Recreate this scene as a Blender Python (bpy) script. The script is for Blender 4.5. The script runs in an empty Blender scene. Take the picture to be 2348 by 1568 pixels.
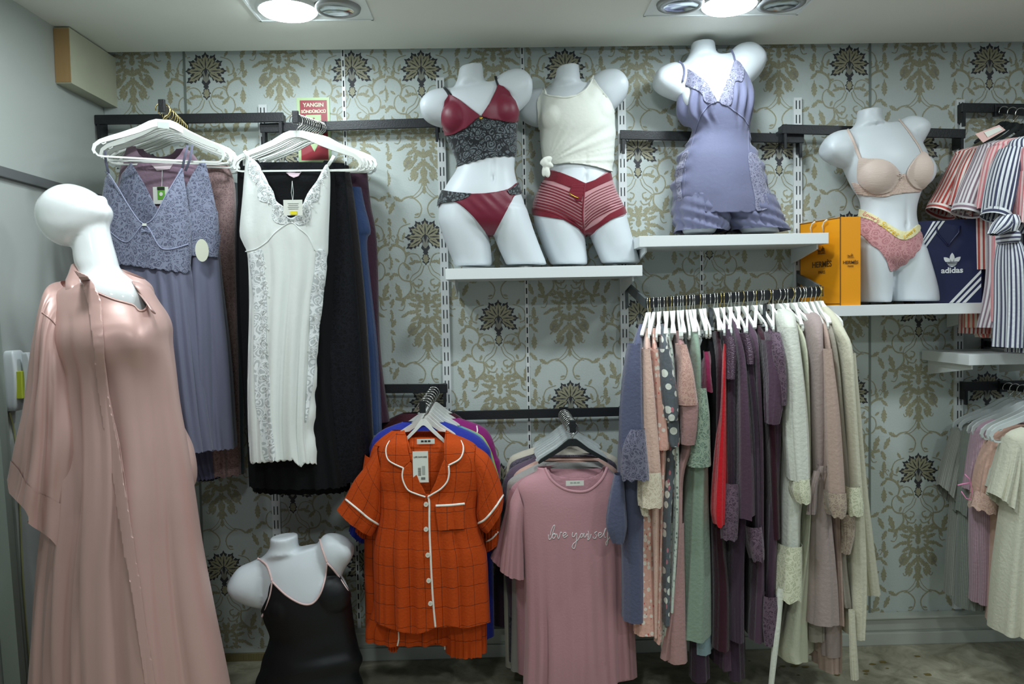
import bpy, bmesh, math, random
import numpy as np
from mathutils import Vector, Matrix
from mathutils.bvhtree import BVHTree
PI = math.pi
rng = np.random.RandomState(7)
random.seed(7)
S = bpy.context.scene
# ---------------- camera, light, exposure ----------------
CAM = np.array([-0.1766, -3.1977, 1.4284]); YAW, PITCH, ROLL, FPX = 0.0241, 0.0446, -0.0198, 1800.0
IW, IH = 2348, 1568
_cy, _sy, _cp, _sp = math.cos(YAW), math.sin(YAW), math.cos(PITCH), math.sin(PITCH)
FW = np.array([_sy*_cp, _cy*_cp, -_sp]); _r = np.array([_cy, -_sy, 0]); _u = np.cross(_r, FW)
RT = math.cos(ROLL)*_r + math.sin(ROLL)*_u; UP = -math.sin(ROLL)*_r + math.cos(ROLL)*_u
cd = bpy.data.cameras.new('camera'); cam = bpy.data.objects.new('camera', cd); S.collection.objects.link(cam)
M = Matrix(((RT[0], UP[0], -FW[0], CAM[0]), (RT[1], UP[1], -FW[1], CAM[1]), (RT[2], UP[2], -FW[2], CAM[2]), (0, 0, 0, 1)))
cam.matrix_world = M
cd.sensor_width = 36; cd.lens = FPX/IW*36; cd.clip_start = .05
S.camera = cam
S.view_settings.view_transform = 'Standard'; S.view_settings.look = 'None'
S.view_settings.gamma = 1; S.view_settings.use_curve_mapping = False
S.view_settings.exposure = 0.0
W = bpy.data.worlds.new('world'); S.world = W; W.use_nodes = True
W.node_tree.nodes['Background'].inputs[0].default_value = (.80, .93, 1.0, 1)
W.node_tree.nodes['Background'].inputs[1].default_value = 0.24
LCOL = (.87, .97, 1.0)
def area(name, loc, size, power, rot=(0, 0, 0)):
    l = bpy.data.lights.new(name, 'AREA'); l.shape = 'DISK'; l.size = size; l.energy = power; l.color = LCOL
    o = bpy.data.objects.new(name, l); o.location = loc; o.rotation_euler = rot; S.collection.objects.link(o); return o
for i, (x, y, p) in enumerate([(-1.15, -1.2, 11.5), (.3, -1.2, 12.5), (1.75, -1.2, 11.5), (-.5, -3.0, 13), (1.4, -3.0, 13)]):
    area('shop_lamp', (x, y, 2.43), .22, p)
HC = 2.45
XL = -1.7043
# ---------------- helpers ----------------
def P(px, py, Y):
    d = FW + RT*(px-IW/2)/FPX - UP*(py-IH/2)/FPX
    return CAM + d*((Y-CAM[1])/d[1])
def Pz(px, py, z):
    d = FW + RT*(px-IW/2)/FPX - UP*(py-IH/2)/FPX
    return CAM + d*((z-CAM[2])/d[2])
def Px(px, py, x):
    d = FW + RT*(px-IW/2)/FPX - UP*(py-IH/2)/FPX
    return CAM + d*((x-CAM[0])/d[0])
def proj(V):
    d = np.asarray(V)-CAM; z = d@FW
    return np.stack([IW/2+FPX*(d@RT)/z, IH/2-FPX*(d@UP)/z], -1)
def crop(s, ox, oy):
    return lambda *a: (a[0]/s+ox, a[1]/s+oy) if len(a) == 2 else None
def cp_poly(s, ox, oy, pts): return [(x/s+ox, y/s+oy) for x, y in pts]
def cp_rows(s, ox, oy, rows):
    out = []
    for r in rows:
        if len(r) >= 5 and r[4] is not None and not isinstance(r[4], str) and abs(r[4]) < 1 and abs(r[3]) > 1:
            out.append((r[0]/s+ox, r[1]/s+oy, r[2]/s+ox, r[3]/s+oy)+tuple(r[4:]))
        else:
            out.append((r[0]/s+oy, r[1]/s+ox, r[2]/s+ox)+tuple(r[3:]))
    return out
def lin(c):
    return tuple(((v/255)/12.92 if v/255 <= .04045 else ((v/255+.055)/1.055)**2.4) for v in c)
def mesh(name, V, F, mats, parent=None, uv=None, mi=None, smooth=True, kind=None):
    me = bpy.data.meshes.new(name)
    me.from_pydata([tuple(map(float, v)) for v in V], [], [tuple(int(i) for i in f) for f in F])
    if not isinstance(mats, (list, tuple)): mats = [mats]
    for m in mats: me.materials.append(m)
    if mi is not None: me.polygons.foreach_set('material_index', np.asarray(mi, dtype=np.int32))
    if smooth: me.polygons.foreach_set('use_smooth', [True]*len(me.polygons))
    if uv is not None:
        ul = me.uv_layers.new(name='UVMap'); idx = np.zeros(len(me.loops), dtype=np.int32); me.loops.foreach_get('vertex_index', idx)
        ul.data.foreach_set('uv', np.asarray(uv)[idx].astype(np.float32).ravel())
    me.update()
    o = bpy.data.objects.new(name, me); S.collection.objects.link(o)
    if parent is not None: o.parent = parent
    if kind: o['kind'] = kind
    return o
def reparent(o, p):
    o.parent = p; o.matrix_parent_inverse = p.matrix_world.inverted() if False else Matrix.Translation(-p.location) @ Matrix.Identity(4)
def empty(name, loc=(0, 0, 0)):
    o = bpy.data.objects.new(name, None); S.collection.objects.link(o); o.location = tuple(loc); o.empty_display_size = .05
    return o
def tag(o, label=None, cat=None, group=None, kind=None):
    if label: o['label'] = label
    if cat: o['category'] = cat
    if group: o['group'] = group
    if kind: o['kind'] = kind
    return o
class MB:
    def __init__(s): s.V = []; s.F = []; s.mi = []
    def add(s, V, F, mi=0):
        b = len(s.V); s.V += [tuple(v) for v in V]; s.F += [tuple(i+b for i in f) for f in F]; s.mi += [mi]*len(F)
    def box(s, a, b, bev=0, mi=0):
        x0, y0, z0 = [min(p, q) for p, q in zip(a, b)]; x1, y1, z1 = [max(p, q) for p, q in zip(a, b)]
        if bev <= 0:
            V = [(x, y, z) for x in (x0, x1) for y in (y0, y1) for z in (z0, z1)]
            s.add(V, [(0, 1, 3, 2), (4, 6, 7, 5), (0, 4, 5, 1), (2, 3, 7, 6), (0, 2, 6, 4), (1, 5, 7, 3)], mi); return
        bm = bmesh.new(); bmesh.ops.create_cube(bm, size=1)
        for v in bm.verts: v.co = Vector((x0+(v.co.x+.5)*(x1-x0), y0+(v.co.y+.5)*(y1-y0), z0+(v.co.z+.5)*(z1-z0)))
        bmesh.ops.bevel(bm, geom=bm.edges[:], offset=bev, segments=2, affect='EDGES', profile=.7)
        s.add([v.co[:] for v in bm.verts], [[v.index for v in f.verts] for f in bm.faces], mi); bm.free()
    def bar(s, a, b, w, h, mi=0, up=(0, 0, 1), bev=0):
        a = Vector(a); b = Vector(b); d = (b-a); L = d.length; d.normalize(); r = d.cross(Vector(up)).normalized(); u = r.cross(d)
        m = MB(); m.box((0, -w/2, -h/2), (L, w/2, h/2), bev)
        s.add([tuple(a+d*v[0]-r*v[1]+u*v[2]) for v in m.V], m.F, mi)
    def tube(s, pts, r, seg=8, mi=0, caps=True, sq=1.0, upv=None):
        pts = [Vector(p) for p in pts]; n = len(pts); b = len(s.V)
        rr = r if isinstance(r, (list, tuple, np.ndarray)) else [r]*n
        up = Vector(upv) if upv is not None else None; N = None
        for i, p in enumerate(pts):
            t = (pts[min(i+1, n-1)]-pts[max(i-1, 0)]).normalized()
            if up is not None: N = (up-t*up.dot(t)).normalized()
            elif N is None: N = t.orthogonal().normalized()
            else: N = (N-t*N.dot(t)).normalized()
            B = t.cross(N)
            for k in range(seg):
                a = 2*PI*k/seg; s.V.append(tuple(p+N*(math.cos(a)*rr[i])+B*(math.sin(a)*rr[i]*sq)))
        for i in range(n-1):
            for k in range(seg):
                s.F.append((b+i*seg+k, b+i*seg+(k+1) % seg, b+(i+1)*seg+(k+1) % seg, b+(i+1)*seg+k)); s.mi.append(mi)
        if caps: s.F.append(tuple(b+k for k in range(seg))[::-1]); s.F.append(tuple(b+(n-1)*seg+k for k in range(seg))); s.mi += [mi, mi]
    def lathe(s, c, prof, seg=24, mi=0, axis='z'):
        b = len(s.V)
        for (r, h) in prof:
            for k in range(seg):
                a = 2*PI*k/seg; s.V.append((c[0]+r*math.cos(a), c[1]+r*math.sin(a), c[2]+h))
        for i in range(len(prof)-1):
            for k in range(seg): s.F.append((b+i*seg+k, b+i*seg+(k+1) % seg, b+(i+1)*seg+(k+1) % seg, b+(i+1)*seg+k)); s.mi.append(mi)
    def build(s, name, mats, parent=None, smooth=False, kind=None, auto=None):
        o = mesh(name, s.V, s.F, mats, parent, mi=s.mi, smooth=smooth, kind=kind)
        return o
# ---------------- materials ----------------
MATS = {}
def nd(nt, t, **k):
    n = nt.nodes.new(t)
    for a, v in k.items(): setattr(n, a, v)
    return n
def mat(name, col, rough=.6, metal=0., spec=.5, sheen=0., bump=None, var=.0, emis=None, aniso=0, coat=0, alpha=None, srgb=True, pat=None):
    if name in MATS: return MATS[name]
    m = bpy.data.materials.new(name); m.use_nodes = True; nt = m.node_tree; b = nt.nodes['Principled BSDF']
    c = lin(col) if srgb else col
    b.inputs['Base Color'].default_value = (*c, 1); b.inputs['Roughness'].default_value = rough; b.inputs['Metallic'].default_value = metal
    b.inputs['Specular IOR Level'].default_value = spec; b.inputs['Sheen Weight'].default_value = sheen
    b.inputs['Anisotropic'].default_value = aniso; b.inputs['Coat Weight'].default_value = coat
    tc = nd(nt, 'ShaderNodeTexCoord')
    if emis: b.inputs['Emission Color'].default_value = (*emis[0], 1); b.inputs['Emission Strength'].default_value = emis[1]
    colsock = None
    if pat: colsock = pat(nt, tc, b, c)
    if var:
        n = nd(nt, 'ShaderNodeTexNoise'); n.inputs['Scale'].default_value = 3.; n.inputs['Detail'].default_value = 6
        nt.links.new(tc.outputs['Object'], n.inputs['Vector'])
        mx = nd(nt, 'ShaderNodeMix', data_type='RGBA', blend_type='MULTIPLY'); mx.inputs[0].default_value = 1
        r = nd(nt, 'ShaderNodeMapRange'); r.inputs['From Min'].default_value = .3; r.inputs['From Max'].default_value = .7
        r.inputs['To Min'].default_value = 1-var; r.inputs['To Max'].default_value = 1
        nt.links.new(n.outputs['Fac'], r.inputs['Value']); nt.links.new(r.outputs['Result'], mx.inputs[7])
        if colsock: nt.links.new(colsock, mx.inputs[6])
        else: mx.inputs[6].default_value = (*c, 1)
        colsock = mx.outputs[2]
    if colsock: nt.links.new(colsock, b.inputs['Base Color'])
    if bump:
        sc, st = bump[:2]
        n = nd(nt, 'ShaderNodeTexNoise'); n.inputs['Scale'].default_value = sc; n.inputs['Detail'].default_value = 4
        mp = nd(nt, 'ShaderNodeMapping'); nt.links.new(tc.outputs['Object'], mp.inputs['Vector'])
        if len(bump) > 2: mp.inputs['Scale'].default_value = bump[2]
        nt.links.new(mp.outputs['Vector'], n.inputs['Vector'])
        bp = nd(nt, 'ShaderNodeBump'); bp.inputs['Strength'].default_value = st; bp.inputs['Distance'].default_value = .01
        nt.links.new(n.outputs['Fac'], bp.inputs['Height']); nt.links.new(bp.outputs['Normal'], b.inputs['Normal'])
    MATS[name] = m; return m
def _mixc(nt, fac, a, b):
    mx = nd(nt, 'ShaderNodeMix', data_type='RGBA')
    nt.links.new(fac, mx.inputs[0]) if not isinstance(fac, float) else None
    for i, v in ((6, a), (7, b)):
        if isinstance(v, tuple): mx.inputs[i].default_value = (*v[:3], 1)
        else: nt.links.new(v, mx.inputs[i])
    return mx.outputs[2]
def _math(nt, op, a, b=None):
    m = nd(nt, 'ShaderNodeMath', operation=op)
    for i, v in ((0, a), (1, b)):
        if v is None: continue
        if isinstance(v, (int, float)): m.inputs[i].default_value = v
        else: nt.links.new(v, m.inputs[i])
    return m.outputs[0]
def fabric(name, col, rough=.85, sheen=.25, bump=(90, .25), var=.12, **k): return mat(name, col, rough, sheen=sheen, spec=.25, bump=bump, var=var, **k)
def satin(name, col, rough=.36, spec=.6): return mat(name, col, rough, spec=spec, metal=.22, sheen=.1, bump=(9, .08), var=.04)
def striped(name, ca, cb, period=.016, duty=.5, cc=None):
    def pat(nt, tc, b, c):
        sx = nd(nt, 'ShaderNodeSeparateXYZ'); nt.links.new(tc.outputs['UV'], sx.inputs[0])
        fr = _math(nt, 'FRACT', _math(nt, 'DIVIDE', sx.outputs[0], period))
        return _mixc(nt, _math(nt, 'GREATER_THAN', fr, duty), lin(ca), lin(cb))
    return fabric(name, ca, pat=pat)
def plaid(name, ca, cb, pu=.05, pv=.06, w=.0012):
    def pat(nt, tc, b, c):
        sx = nd(nt, 'ShaderNodeSeparateXYZ'); nt.links.new(tc.outputs['UV'], sx.inputs[0])
        f = None
        for i, p in ((0, pu), (1, pv)):
            g = _math(nt, 'LESS_THAN', _math(nt, 'MULTIPLY', _math(nt, 'FRACT', _math(nt, 'DIVIDE', sx.outputs[i], p)), p), w)
            f = g if f is None else _math(nt, 'MAXIMUM', f, g)
        return _mixc(nt, f, lin(ca), lin(cb))
    return fabric(name, ca, pat=pat, bump=(120, .2), sheen=.02)
def dotted(name, ca, cb, scale=60, thr=.25, cc=None, cthr=.12, scale2=None):
    def pat(nt, tc, b, c):
        v = nd(nt, 'ShaderNodeTexVoronoi'); v.inputs['Scale'].default_value = scale; v.inputs['Randomness'].default_value = .55
        nt.links.new(tc.outputs['UV'], v.inputs['Vector'])
        o = _mixc(nt, _math(nt, 'LESS_THAN', v.outputs['Distance'], thr), lin(ca), lin(cb))
        if cc:
            v2 = nd(nt, 'ShaderNodeTexVoronoi'); v2.inputs['Scale'].default_value = scale2 or scale*1.3
            mp = nd(nt, 'ShaderNodeMapping'); mp.inputs['Location'].default_value = (.37, .21, 0); mp.inputs['Scale'].default_value = (1, .6, 1)
            nt.links.new(tc.outputs['UV'], mp.inputs[0]); nt.links.new(mp.outputs[0], v2.inputs['Vector'])
            o = _mixc(nt, _math(nt, 'LESS_THAN', v2.outputs['Distance'], cthr), o, lin(cc))
        return o
    return fabric(name, ca, pat=pat)
def lace(name, ground, thread, scale=55, holes=0.0, rough=.7):
    """ground colour with a raised floral net of lighter thread; holes > 0 opens the mesh"""
    if name in MATS: return MATS[name]
    m = bpy.data.materials.new(name); m.use_nodes = True; nt = m.node_tree; b = nt.nodes['Principled BSDF']
    b.inputs['Roughness'].default_value = rough; b.inputs['Sheen Weight'].default_value = .3; b.inputs['Specular IOR Level'].default_value = .3
    tc = nd(nt, 'ShaderNodeTexCoord')
    n = nd(nt, 'ShaderNodeTexNoise'); n.inputs['Scale'].default_value = scale*.55; nt.links.new(tc.outputs['UV'], n.inputs['Vector'])
    add = nd(nt, 'ShaderNodeVectorMath', operation='MULTIPLY_ADD'); nt.links.new(n.outputs['Color'], add.inputs[0])
    add.inputs[1].default_value = (.035,)*3; nt.links.new(tc.outputs['UV'], add.inputs[2])
    v = nd(nt, 'ShaderNodeTexVoronoi', feature='DISTANCE_TO_EDGE'); v.inputs['Scale'].default_value = scale; nt.links.new(add.outputs[0], v.inputs['Vector'])
    v2 = nd(nt, 'ShaderNodeTexVoronoi'); v2.inputs['Scale'].default_value = scale; nt.links.new(add.outputs[0], v2.inputs['Vector'])
    rings = _math(nt, 'GREATER_THAN', _math(nt, 'SINE', _math(nt, 'MULTIPLY', v2.outputs['Distance'], 22.)), .35)
    edge = _math(nt, 'LESS_THAN', v.outputs['Distance'], .07)
    f = _math(nt, 'MAXIMUM', rings, edge)
    nt.links.new(_mixc(nt, f, lin(ground), lin(thread)), b.inputs['Base Color'])
    bp = nd(nt, 'ShaderNodeBump'); bp.inputs['Strength'].default_value = .5; bp.inputs['Distance'].default_value = .002
    nt.links.new(f, bp.inputs['Height']); nt.links.new(bp.outputs['Normal'], b.inputs['Normal'])
    if holes:
        a = _math(nt, 'MAXIMUM', f, 1-holes); nt.links.new(a, b.inputs['Alpha'])
    MATS[name] = m; return m
WHITE = mat('white_paint', (228, 232, 230), .35)
SHELFW = mat('shelf_laminate', (222, 226, 226), .3, spec=.5)
MANN = mat('mannequin_plastic', (208, 214, 218), .42, spec=.4)
MANNG = mat('mannequin_gloss', (240, 243, 243), .12, spec=.6, coat=.5)
BLK = mat('black_metal', (22, 24, 28), .45, spec=.5, bump=(200, .1))
CHR = mat('chrome', (205, 205, 200), .18, metal=1)
GOLDW = mat('brassy_wire', (190, 170, 110), .2, metal=1)
HANG = mat('hanger_plastic', (236, 238, 232), .35)
HANGB = mat('black_hanger_plastic', (24, 30, 32), .4)
HANGC = mat('clear_hanger_plastic', (205, 212, 212), .15, spec=.6)
SLOT = mat('slot_dark', (30, 32, 34), .8)
PRINTD = mat('dark_ink', (35, 30, 30), .7)
# ---------------- setting ----------------
def structure(o): o['kind'] = 'structure'; return o
XR = 3.2; YB = -5.2
wallm = mat('wall_core', (190, 195, 190), .9)
mb = MB(); mb.box((XL-.1, .012, 0), (XR, .12, HC+.25)); wall_back = structure(mb.build('wall_back', wallm))
lw = mat('left_wall_paint', (174, 179, 174), .42, spec=.4, bump=(6, .05), var=.06)
mb = MB(); mb.box((XL-.1, YB, 0), (XL, .12, HC+.25)); structure(mb.build('wall_left', lw))
def floorpat(nt, tc, b, c):
    n = nd(nt, 'ShaderNodeTexNoise'); n.inputs['Scale'].default_value = 7; n.inputs['Detail'].default_value = 10; n.inputs['Roughness'].default_value = .65
    n.inputs['Distortion'].default_value = 1.2; nt.links.new(tc.outputs['Object'], n.inputs['Vector'])
    r = nd(nt, 'ShaderNodeValToRGB'); nt.links.new(n.outputs['Fac'], r.inputs[0])
    e = r.color_ramp.elements; e[0].position = .3; e[0].color = (*lin((116, 112, 92)), 1); e[1].position = .7; e[1].color = (*lin((190, 186, 164)), 1)
    return r.outputs[0]
flm = mat('worn_floor', (150, 145, 125), .45, spec=.4, pat=floorpat, bump=(20, .08))
mb = MB(); mb.box((XL-.1, YB, -.1), (XR, .12, 0)); structure(mb.build('floor', flm))
cem = mat('ceiling_paint', (232, 233, 224), .75, bump=(5, .04), var=.03)
mb = MB(); mb.box((XL-.0, YB, HC), (XR, -.055, HC+.03)); structure(mb.build('ceiling', cem))
mb = MB(); mb.box((XL-.1, -.5, HC+.22), (XR, .12, HC+.25)); structure(mb.build('ceiling_void', mat('void_paint', (90, 92, 90), .9)))
def vx(px, py): return P(px, py, 0)[0]
XS = [vx(237, 600), vx(616, 600), vx(1019, 600), vx(1429, 600), vx(1827, 500), vx(2196, 600)]   # slotted standards
SEAM = [vx(440, 600), vx(800, 600), vx(1206, 600), vx(1608, 600), vx(1994, 600)]
# wallpaper: panels with a flat printed damask
paper = mat('wallpaper_ground', (196, 205, 201), .55, spec=.35, bump=(160, .12), var=.03)
def goldpat(nt, tc, b, c):
    n = nd(nt, 'ShaderNodeTexNoise'); n.inputs['Scale'].default_value = 420; nt.links.new(tc.outputs['Object'], n.inputs['Vector'])
    r = nd(nt, 'ShaderNodeValToRGB'); nt.links.new(n.outputs['Fac'], r.inputs[0])
    e = r.color_ramp.elements; e[0].position = .42; e[0].color = (*lin((146, 142, 116)), 1); e[1].position = .62; e[1].color = (*lin((176, 172, 142)), 1)
    return r.outputs[0]
goldm = mat('gold_print', (165, 156, 120), .5, spec=.5, pat=goldpat)
darkm = mat('dark_print', (56, 56, 60), .6)
silvm = mat('grey_print', (140, 140, 128), .5)
class Print:
    def __init__(s): s.polys = []   # (pts, mat, layer)
    def poly(s, pts, m=0, l=1): s.polys.append((pts, m, l)); s.polys.append(([(-x, y) for x, y in pts], m, l)) if s.mir else None
    mir = True
    def leaf(s, x, y, ang, L, w, m=0, l=1, ser=3):
        if m == 0 and l == 1: w *= .82
        c, sn = math.cos(ang), math.sin(ang); up = []; dn = []
        n = ser*2+1
        for i in range(n+1):
            t = i/n; ww = w*math.sin(PI*min(1, t*.92+.08))**.8*(1 if i % 2 else .62)
            if i == n: ww = 0
            tt = t*L+(L*.05 if i % 2 else 0)
            up.append((tt, ww)); dn.append((tt, -ww))
        for a, b in ((up, 1), (dn, -1)):
            for i in range(n):
                q = [(a[i][0], 0), (a[i+1][0], 0), a[i+1], a[i]]
                s.poly([(x+c*u-sn*v, y+sn*u+c*v) for u, v in q], m, l)
    def stroke(s, pts, w0, w1, m=0, l=1, n=10):
        pts = np.array(pts, float); k = len(pts); t = np.linspace(0, k-1, n+1); q = catmull(pts, t)
        d = np.gradient(q, axis=0); d /= np.linalg.norm(d, axis=1)[:, None]+1e-9; nr = np.stack([-d[:, 1], d[:, 0]], 1)
        w = np.linspace(w0, w1, n+1)[:, None]/2
        A = q+nr*w; B = q-nr*w
        for i in range(n): s.poly([tuple(A[i]), tuple(A[i+1]), tuple(B[i+1]), tuple(B[i])], m, l)
    def blob(s, x, y, rx, ry, m=0, l=1, n=12, ph=0):
        s.poly([(x+rx*math.cos(2*PI*i/n+ph), y+ry*math.sin(2*PI*i/n+ph)) for i in range(n)], m, l)
def catmull(pts, t):
    pts = np.asarray(pts, float); n = len(pts); i = np.clip(np.floor(t).astype(int), 0, n-2); f = (t-i)[:, None]
    g = lambda k: pts[np.clip(k, 0, n-1)]
    p0, p1, p2, p3 = g(i-1), g(i), g(i+1), g(i+2)
    return .5*((2*p1)+(-p0+p2)*f+(2*p0-5*p1+4*p2-p3)*f**2+(-p0+3*p1-3*p2+p3)*f**3)
pr = Print(); K = 2539.
def q(*a): return [((x-670)/K, -(y-385)/K) for x, y in a]
def w(v): return v/K
pr.stroke(q((630, 690), (600, 595), (540, 565), (480, 590), (450, 650)), w(10), w(7))
pr.stroke(q((450, 660), (470, 590), (440, 520), (375, 480), (318, 478)), w(12), w(30))
for x, y, a, L, ww in ((300, 470, 2.0, 90, 34), (330, 490, 3.9, 90, 26), (380, 480, 1.6, 75, 28), (455, 570, .3, 60, 18), (440, 540, 1.2, 55, 18), (400, 650, 2.5, 60, 18),
                     (440, 660, 5.5, 110, 28), (510, 600, 5.2, 55, 16), (560, 660, 3.3, 70, 22), (620, 655, 3.0, 90, 22)):
    (lambda p: pr.leaf(p[0], p[1], a, w(L), w(ww)))(q((x, y))[0])
pr.stroke(q((515, 850), (430, 835), (388, 765), (400, 690), (440, 655)), w(16), w(8))
pr.stroke(q((650, 690), (620, 770), (560, 820), (515, 860)), w(9), w(7)); pr.stroke(q((620, 690), (590, 750), (530, 790), (505, 840)), w(7), w(7))
pr.stroke(q((505, 850), (515, 930), (480, 990), (425, 1035), (350, 1020)), w(12), w(34))
pr.stroke(q((530, 860), (560, 900), (615, 888), (625, 845), (585, 830)), w(22), w(9))
pr.stroke(q((520, 870), (560, 940), (620, 955), (648, 915)), w(10), w(14))
pr.stroke(q((520, 290-30), (430, 290), (395, 350), (395, 420), (450, 445)), w(9), w(12))
pr.stroke(q((530, -20), (610, 40), (640, 110), (610, 190), (565, 195)), w(14), w(10))
pr.stroke(q((560, -20), (480, -5), (430, 30)), w(8), w(22))
for x, y, a, L, ww in ((410, 1020, 1.9, 160, 42), (330, 1030, 4.3, 110, 34), (450, 1030, 4.2, 90, 26), (300, 1010, 2.0, 140, 36), (500, 960, 5.4, 60, 22), (560, 930, 4.6, 50, 16),
                     (470, 830, 1.2, 60, 20), (390, 790, 2.8, 70, 24), (340, 780, 3.9, 90, 30), (590, 880, 4.7, 50, 16), (460, 350, 4.4, 80, 20), (480, 260, 2.1, 70, 20), (400, 420, 1.9, 60, 16), (615, 160, 3.4, 50, 16), (430, 30, 2.6, 90, 30)):
    (lambda p: pr.leaf(p[0], p[1], a, w(L), w(ww)))(q((x, y))[0])
pr.stroke(q((420, 1040), (445, 1090), (420, 1145), (378, 1140)), w(8), w(10)); pr.stroke(q((345, 440), (320, 400), (345, 380), (358, 400)), w(8), w(8))
# medallion
pr.stroke(q((684, 1045), (600, 1070), (565, 1140), (580, 1220), (640, 1270), (684, 1280)), w(26), w(30), n=14)
for a, L in ((2.7, 120), (2.2, 130), (1.75, 100), (3.15, 130), (3.6, 110), (4.0, 80)):
    x = 685+105*math.cos(a); y = 1160-105*math.sin(a); p = q((x, y))[0]; pr.leaf(p[0], p[1], a+.1, w(L), w(30), ser=4)
for x, y, a, L, ww in ((684, 1185, 2.0, 60, 20), (670, 1250, 2.6, 70, 22), (670, 1330, 4.1, 120, 34), (600, 1380, 4.4, 140, 42), (620, 1300, 3.9, 70, 24)):
    p = q((x-15, y))[0]; pr.leaf(p[0], p[1], a, w(L), w(ww), ser=4)
for a_, r_, L_ in ((2.45, 70, 70), (2.95, 75, 70), (3.4, 80, 70), (1.95, 80, 80), (2.0, 150, 70), (2.4, 160, 70)):
    x = 685+r_*math.cos(a_); y = 1160-r_*math.sin(a_); p = q((x, y))[0]; pr.leaf(p[0], p[1], a_+.5, w(L_), w(20), ser=3)
for x, y, a_, L_, ww_ in ((560, 1275, 3.5, 80, 22), (610, 1440, 4.3, 100, 26), (655, 1300, 4.9, 110, 24), (640, 1420, 5.0, 90, 22), (580, 1330, 4.0, 110, 26), (660, 1500, 4.0, 70, 18), (540, 1010, 3.2, 110, 26), (480, 1180, 3.6, 90, 22)):
    p = q((x, y))[0]; pr.leaf(p[0], p[1], a_, w(L_), w(ww_), ser=4)
p = q((515, 1350))[0]; pr.blob(p[0], p[1], w(52), w(56)); pr.leaf(p[0]-w(20), p[1]-w(45), 4.0, w(45), w(14))
for a in range(5):
    pr.stroke([(p[0]+w(40)*math.cos(a*.5+.4), p[1]+w(40)*math.sin(a*.5+.4)), (p[0]-w(40)*math.cos(a*.4), p[1]-w(40)*math.sin(a*.4+.6))], w(5), w(5), 2, 2, 4)
pr.stroke(q((575, 1490), (530, 1520), (510, 1490)), w(9), w(7)); pr.stroke(q((690, 1520), (660, 1620), (590, 1690), (520, 1700)), w(9), w(7)); pr.stroke(q((660, 1540), (620, 1620), (560, 1680)), w(7), w(6))
# palmette
for a, r0, L, ww in ((PI/2, 10, 155, 40), (PI*.67, 15, 150, 40), (PI*.83, 20, 150, 38), (PI*1.0, 25, 160, 32), (PI*1.17, 40, 160, 36)):
    c = q((670, 400))[0]; x = c[0]+w(r0)*math.cos(a); y = c[1]+w(r0)*math.sin(a)
    pr.mir = a > PI/2+.01
    pr.leaf(x, y, a, w(L+22), w(ww+15), 1, 1, ser=4); pr.leaf(x+w(8)*math.cos(a), y+w(8)*math.sin(a), a, w(L-14), w(ww-1), 0, 2, ser=3); pr.leaf(x+w(20)*math.cos(a), y+w(20)*math.sin(a), a, w(L-50), w(7), 1, 3, ser=1)
pr.mir = False
for m_, l_, k in ((1, 2, 1.), (2, 3, .75)):
    pr.leaf(0, w(-5), -PI/2, w(190)*k, w(48)*k, m_, l_, ser=2)
pr.leaf(0, w(20), -PI/2, w(90), w(18), 1, 4, ser=1); pr.leaf(0, w(-130), -PI/2, w(70), w(30), 1, 4, ser=2)
pr.leaf(0, w(-180), -PI/2, w(120), w(46), 1, 1, ser=3); pr.leaf(0, w(-190), -PI/2, w(95), w(34), 0, 2, ser=3)
# medallion centre pieces (on axis)
for y, a, L, ww in ((1060, -PI/2, 110, 34), (1200, -PI/2, 90, 26), (1390, -PI/2, 90, 50), (1470, -PI/2, 120, 56), (1580, -PI/2, 80, 30)):
    p = q((670, y))[0]; pr.leaf(0, p[1], a, w(L), w(ww), ser=4)
pr.mir = True
# buds on the column boundary
for (x, y, L, ww) in ((304, 590, 140, 42), (304, 560, 50, 8), (304, 290, 110, 32), (304, 1160, 110, 32), (304, 430-850, 10, 5)):
    p = q((x, y))[0]; pr.leaf(p[0], p[1], -PI/2, w(L), w(ww), ser=4)
A_, B_ = .288*1.003, .3345*1.0
cell = pr.polys
def build_print(x0, x1, parent, xoff, zoff, keep):
    buf = MB(); cen = []
    for i in range(-16, 18):
        for j in range(-5, 6):
            cx = xoff+i*A_; cz = zoff+j*2*B_+(B_ if i % 2 else 0)
            if cx < x0-.3 or cx > x1+.3: continue
            for pts, m_, l_ in cell:
                mx = sum(p[0] for p in pts)/len(pts)+cx; mz = sum(p[1] for p in pts)/len(pts)+cz
                if not (x0+.004 < mx < x1-.004 and .05 < mz < HC+.1) or not keep(mx): continue
                b = len(buf.V); jit = random.random()*.00032
                buf.V += [(min(max(p[0]+cx, x0+.002), x1-.002), -.0013-l_*.0004-jit, p[1]+cz) for p in pts]
                buf.F.append(tuple(range(b, b+len(pts)))); buf.mi.append(m_)
    if buf.V: mesh('damask_print', buf.V, buf.F, [goldm, darkm, silvm], parent, mi=buf.mi, smooth=False, kind='stuff')
pa = P(975, 540, 0); pb = P(472, 160, 0); xz = vx(890, 500)
edges = [XL]+SEAM+[vx(2400, 600)+.35]
for i in range(len(edges)-1):
    a, b = edges[i], edges[i+1]
    mb = MB(); mb.box((a+.0015, -.001, 0.0), (b-.0015, .012, HC+.24), 0)
    pan = mb.build('wallpaper_panel', paper, wall_back)
    build_print(a, b, pan, pa[0], pa[2], lambda x: x > xz)
    build_print(a, b, pan, pb[0], pb[2], lambda x: x <= xz)
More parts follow.
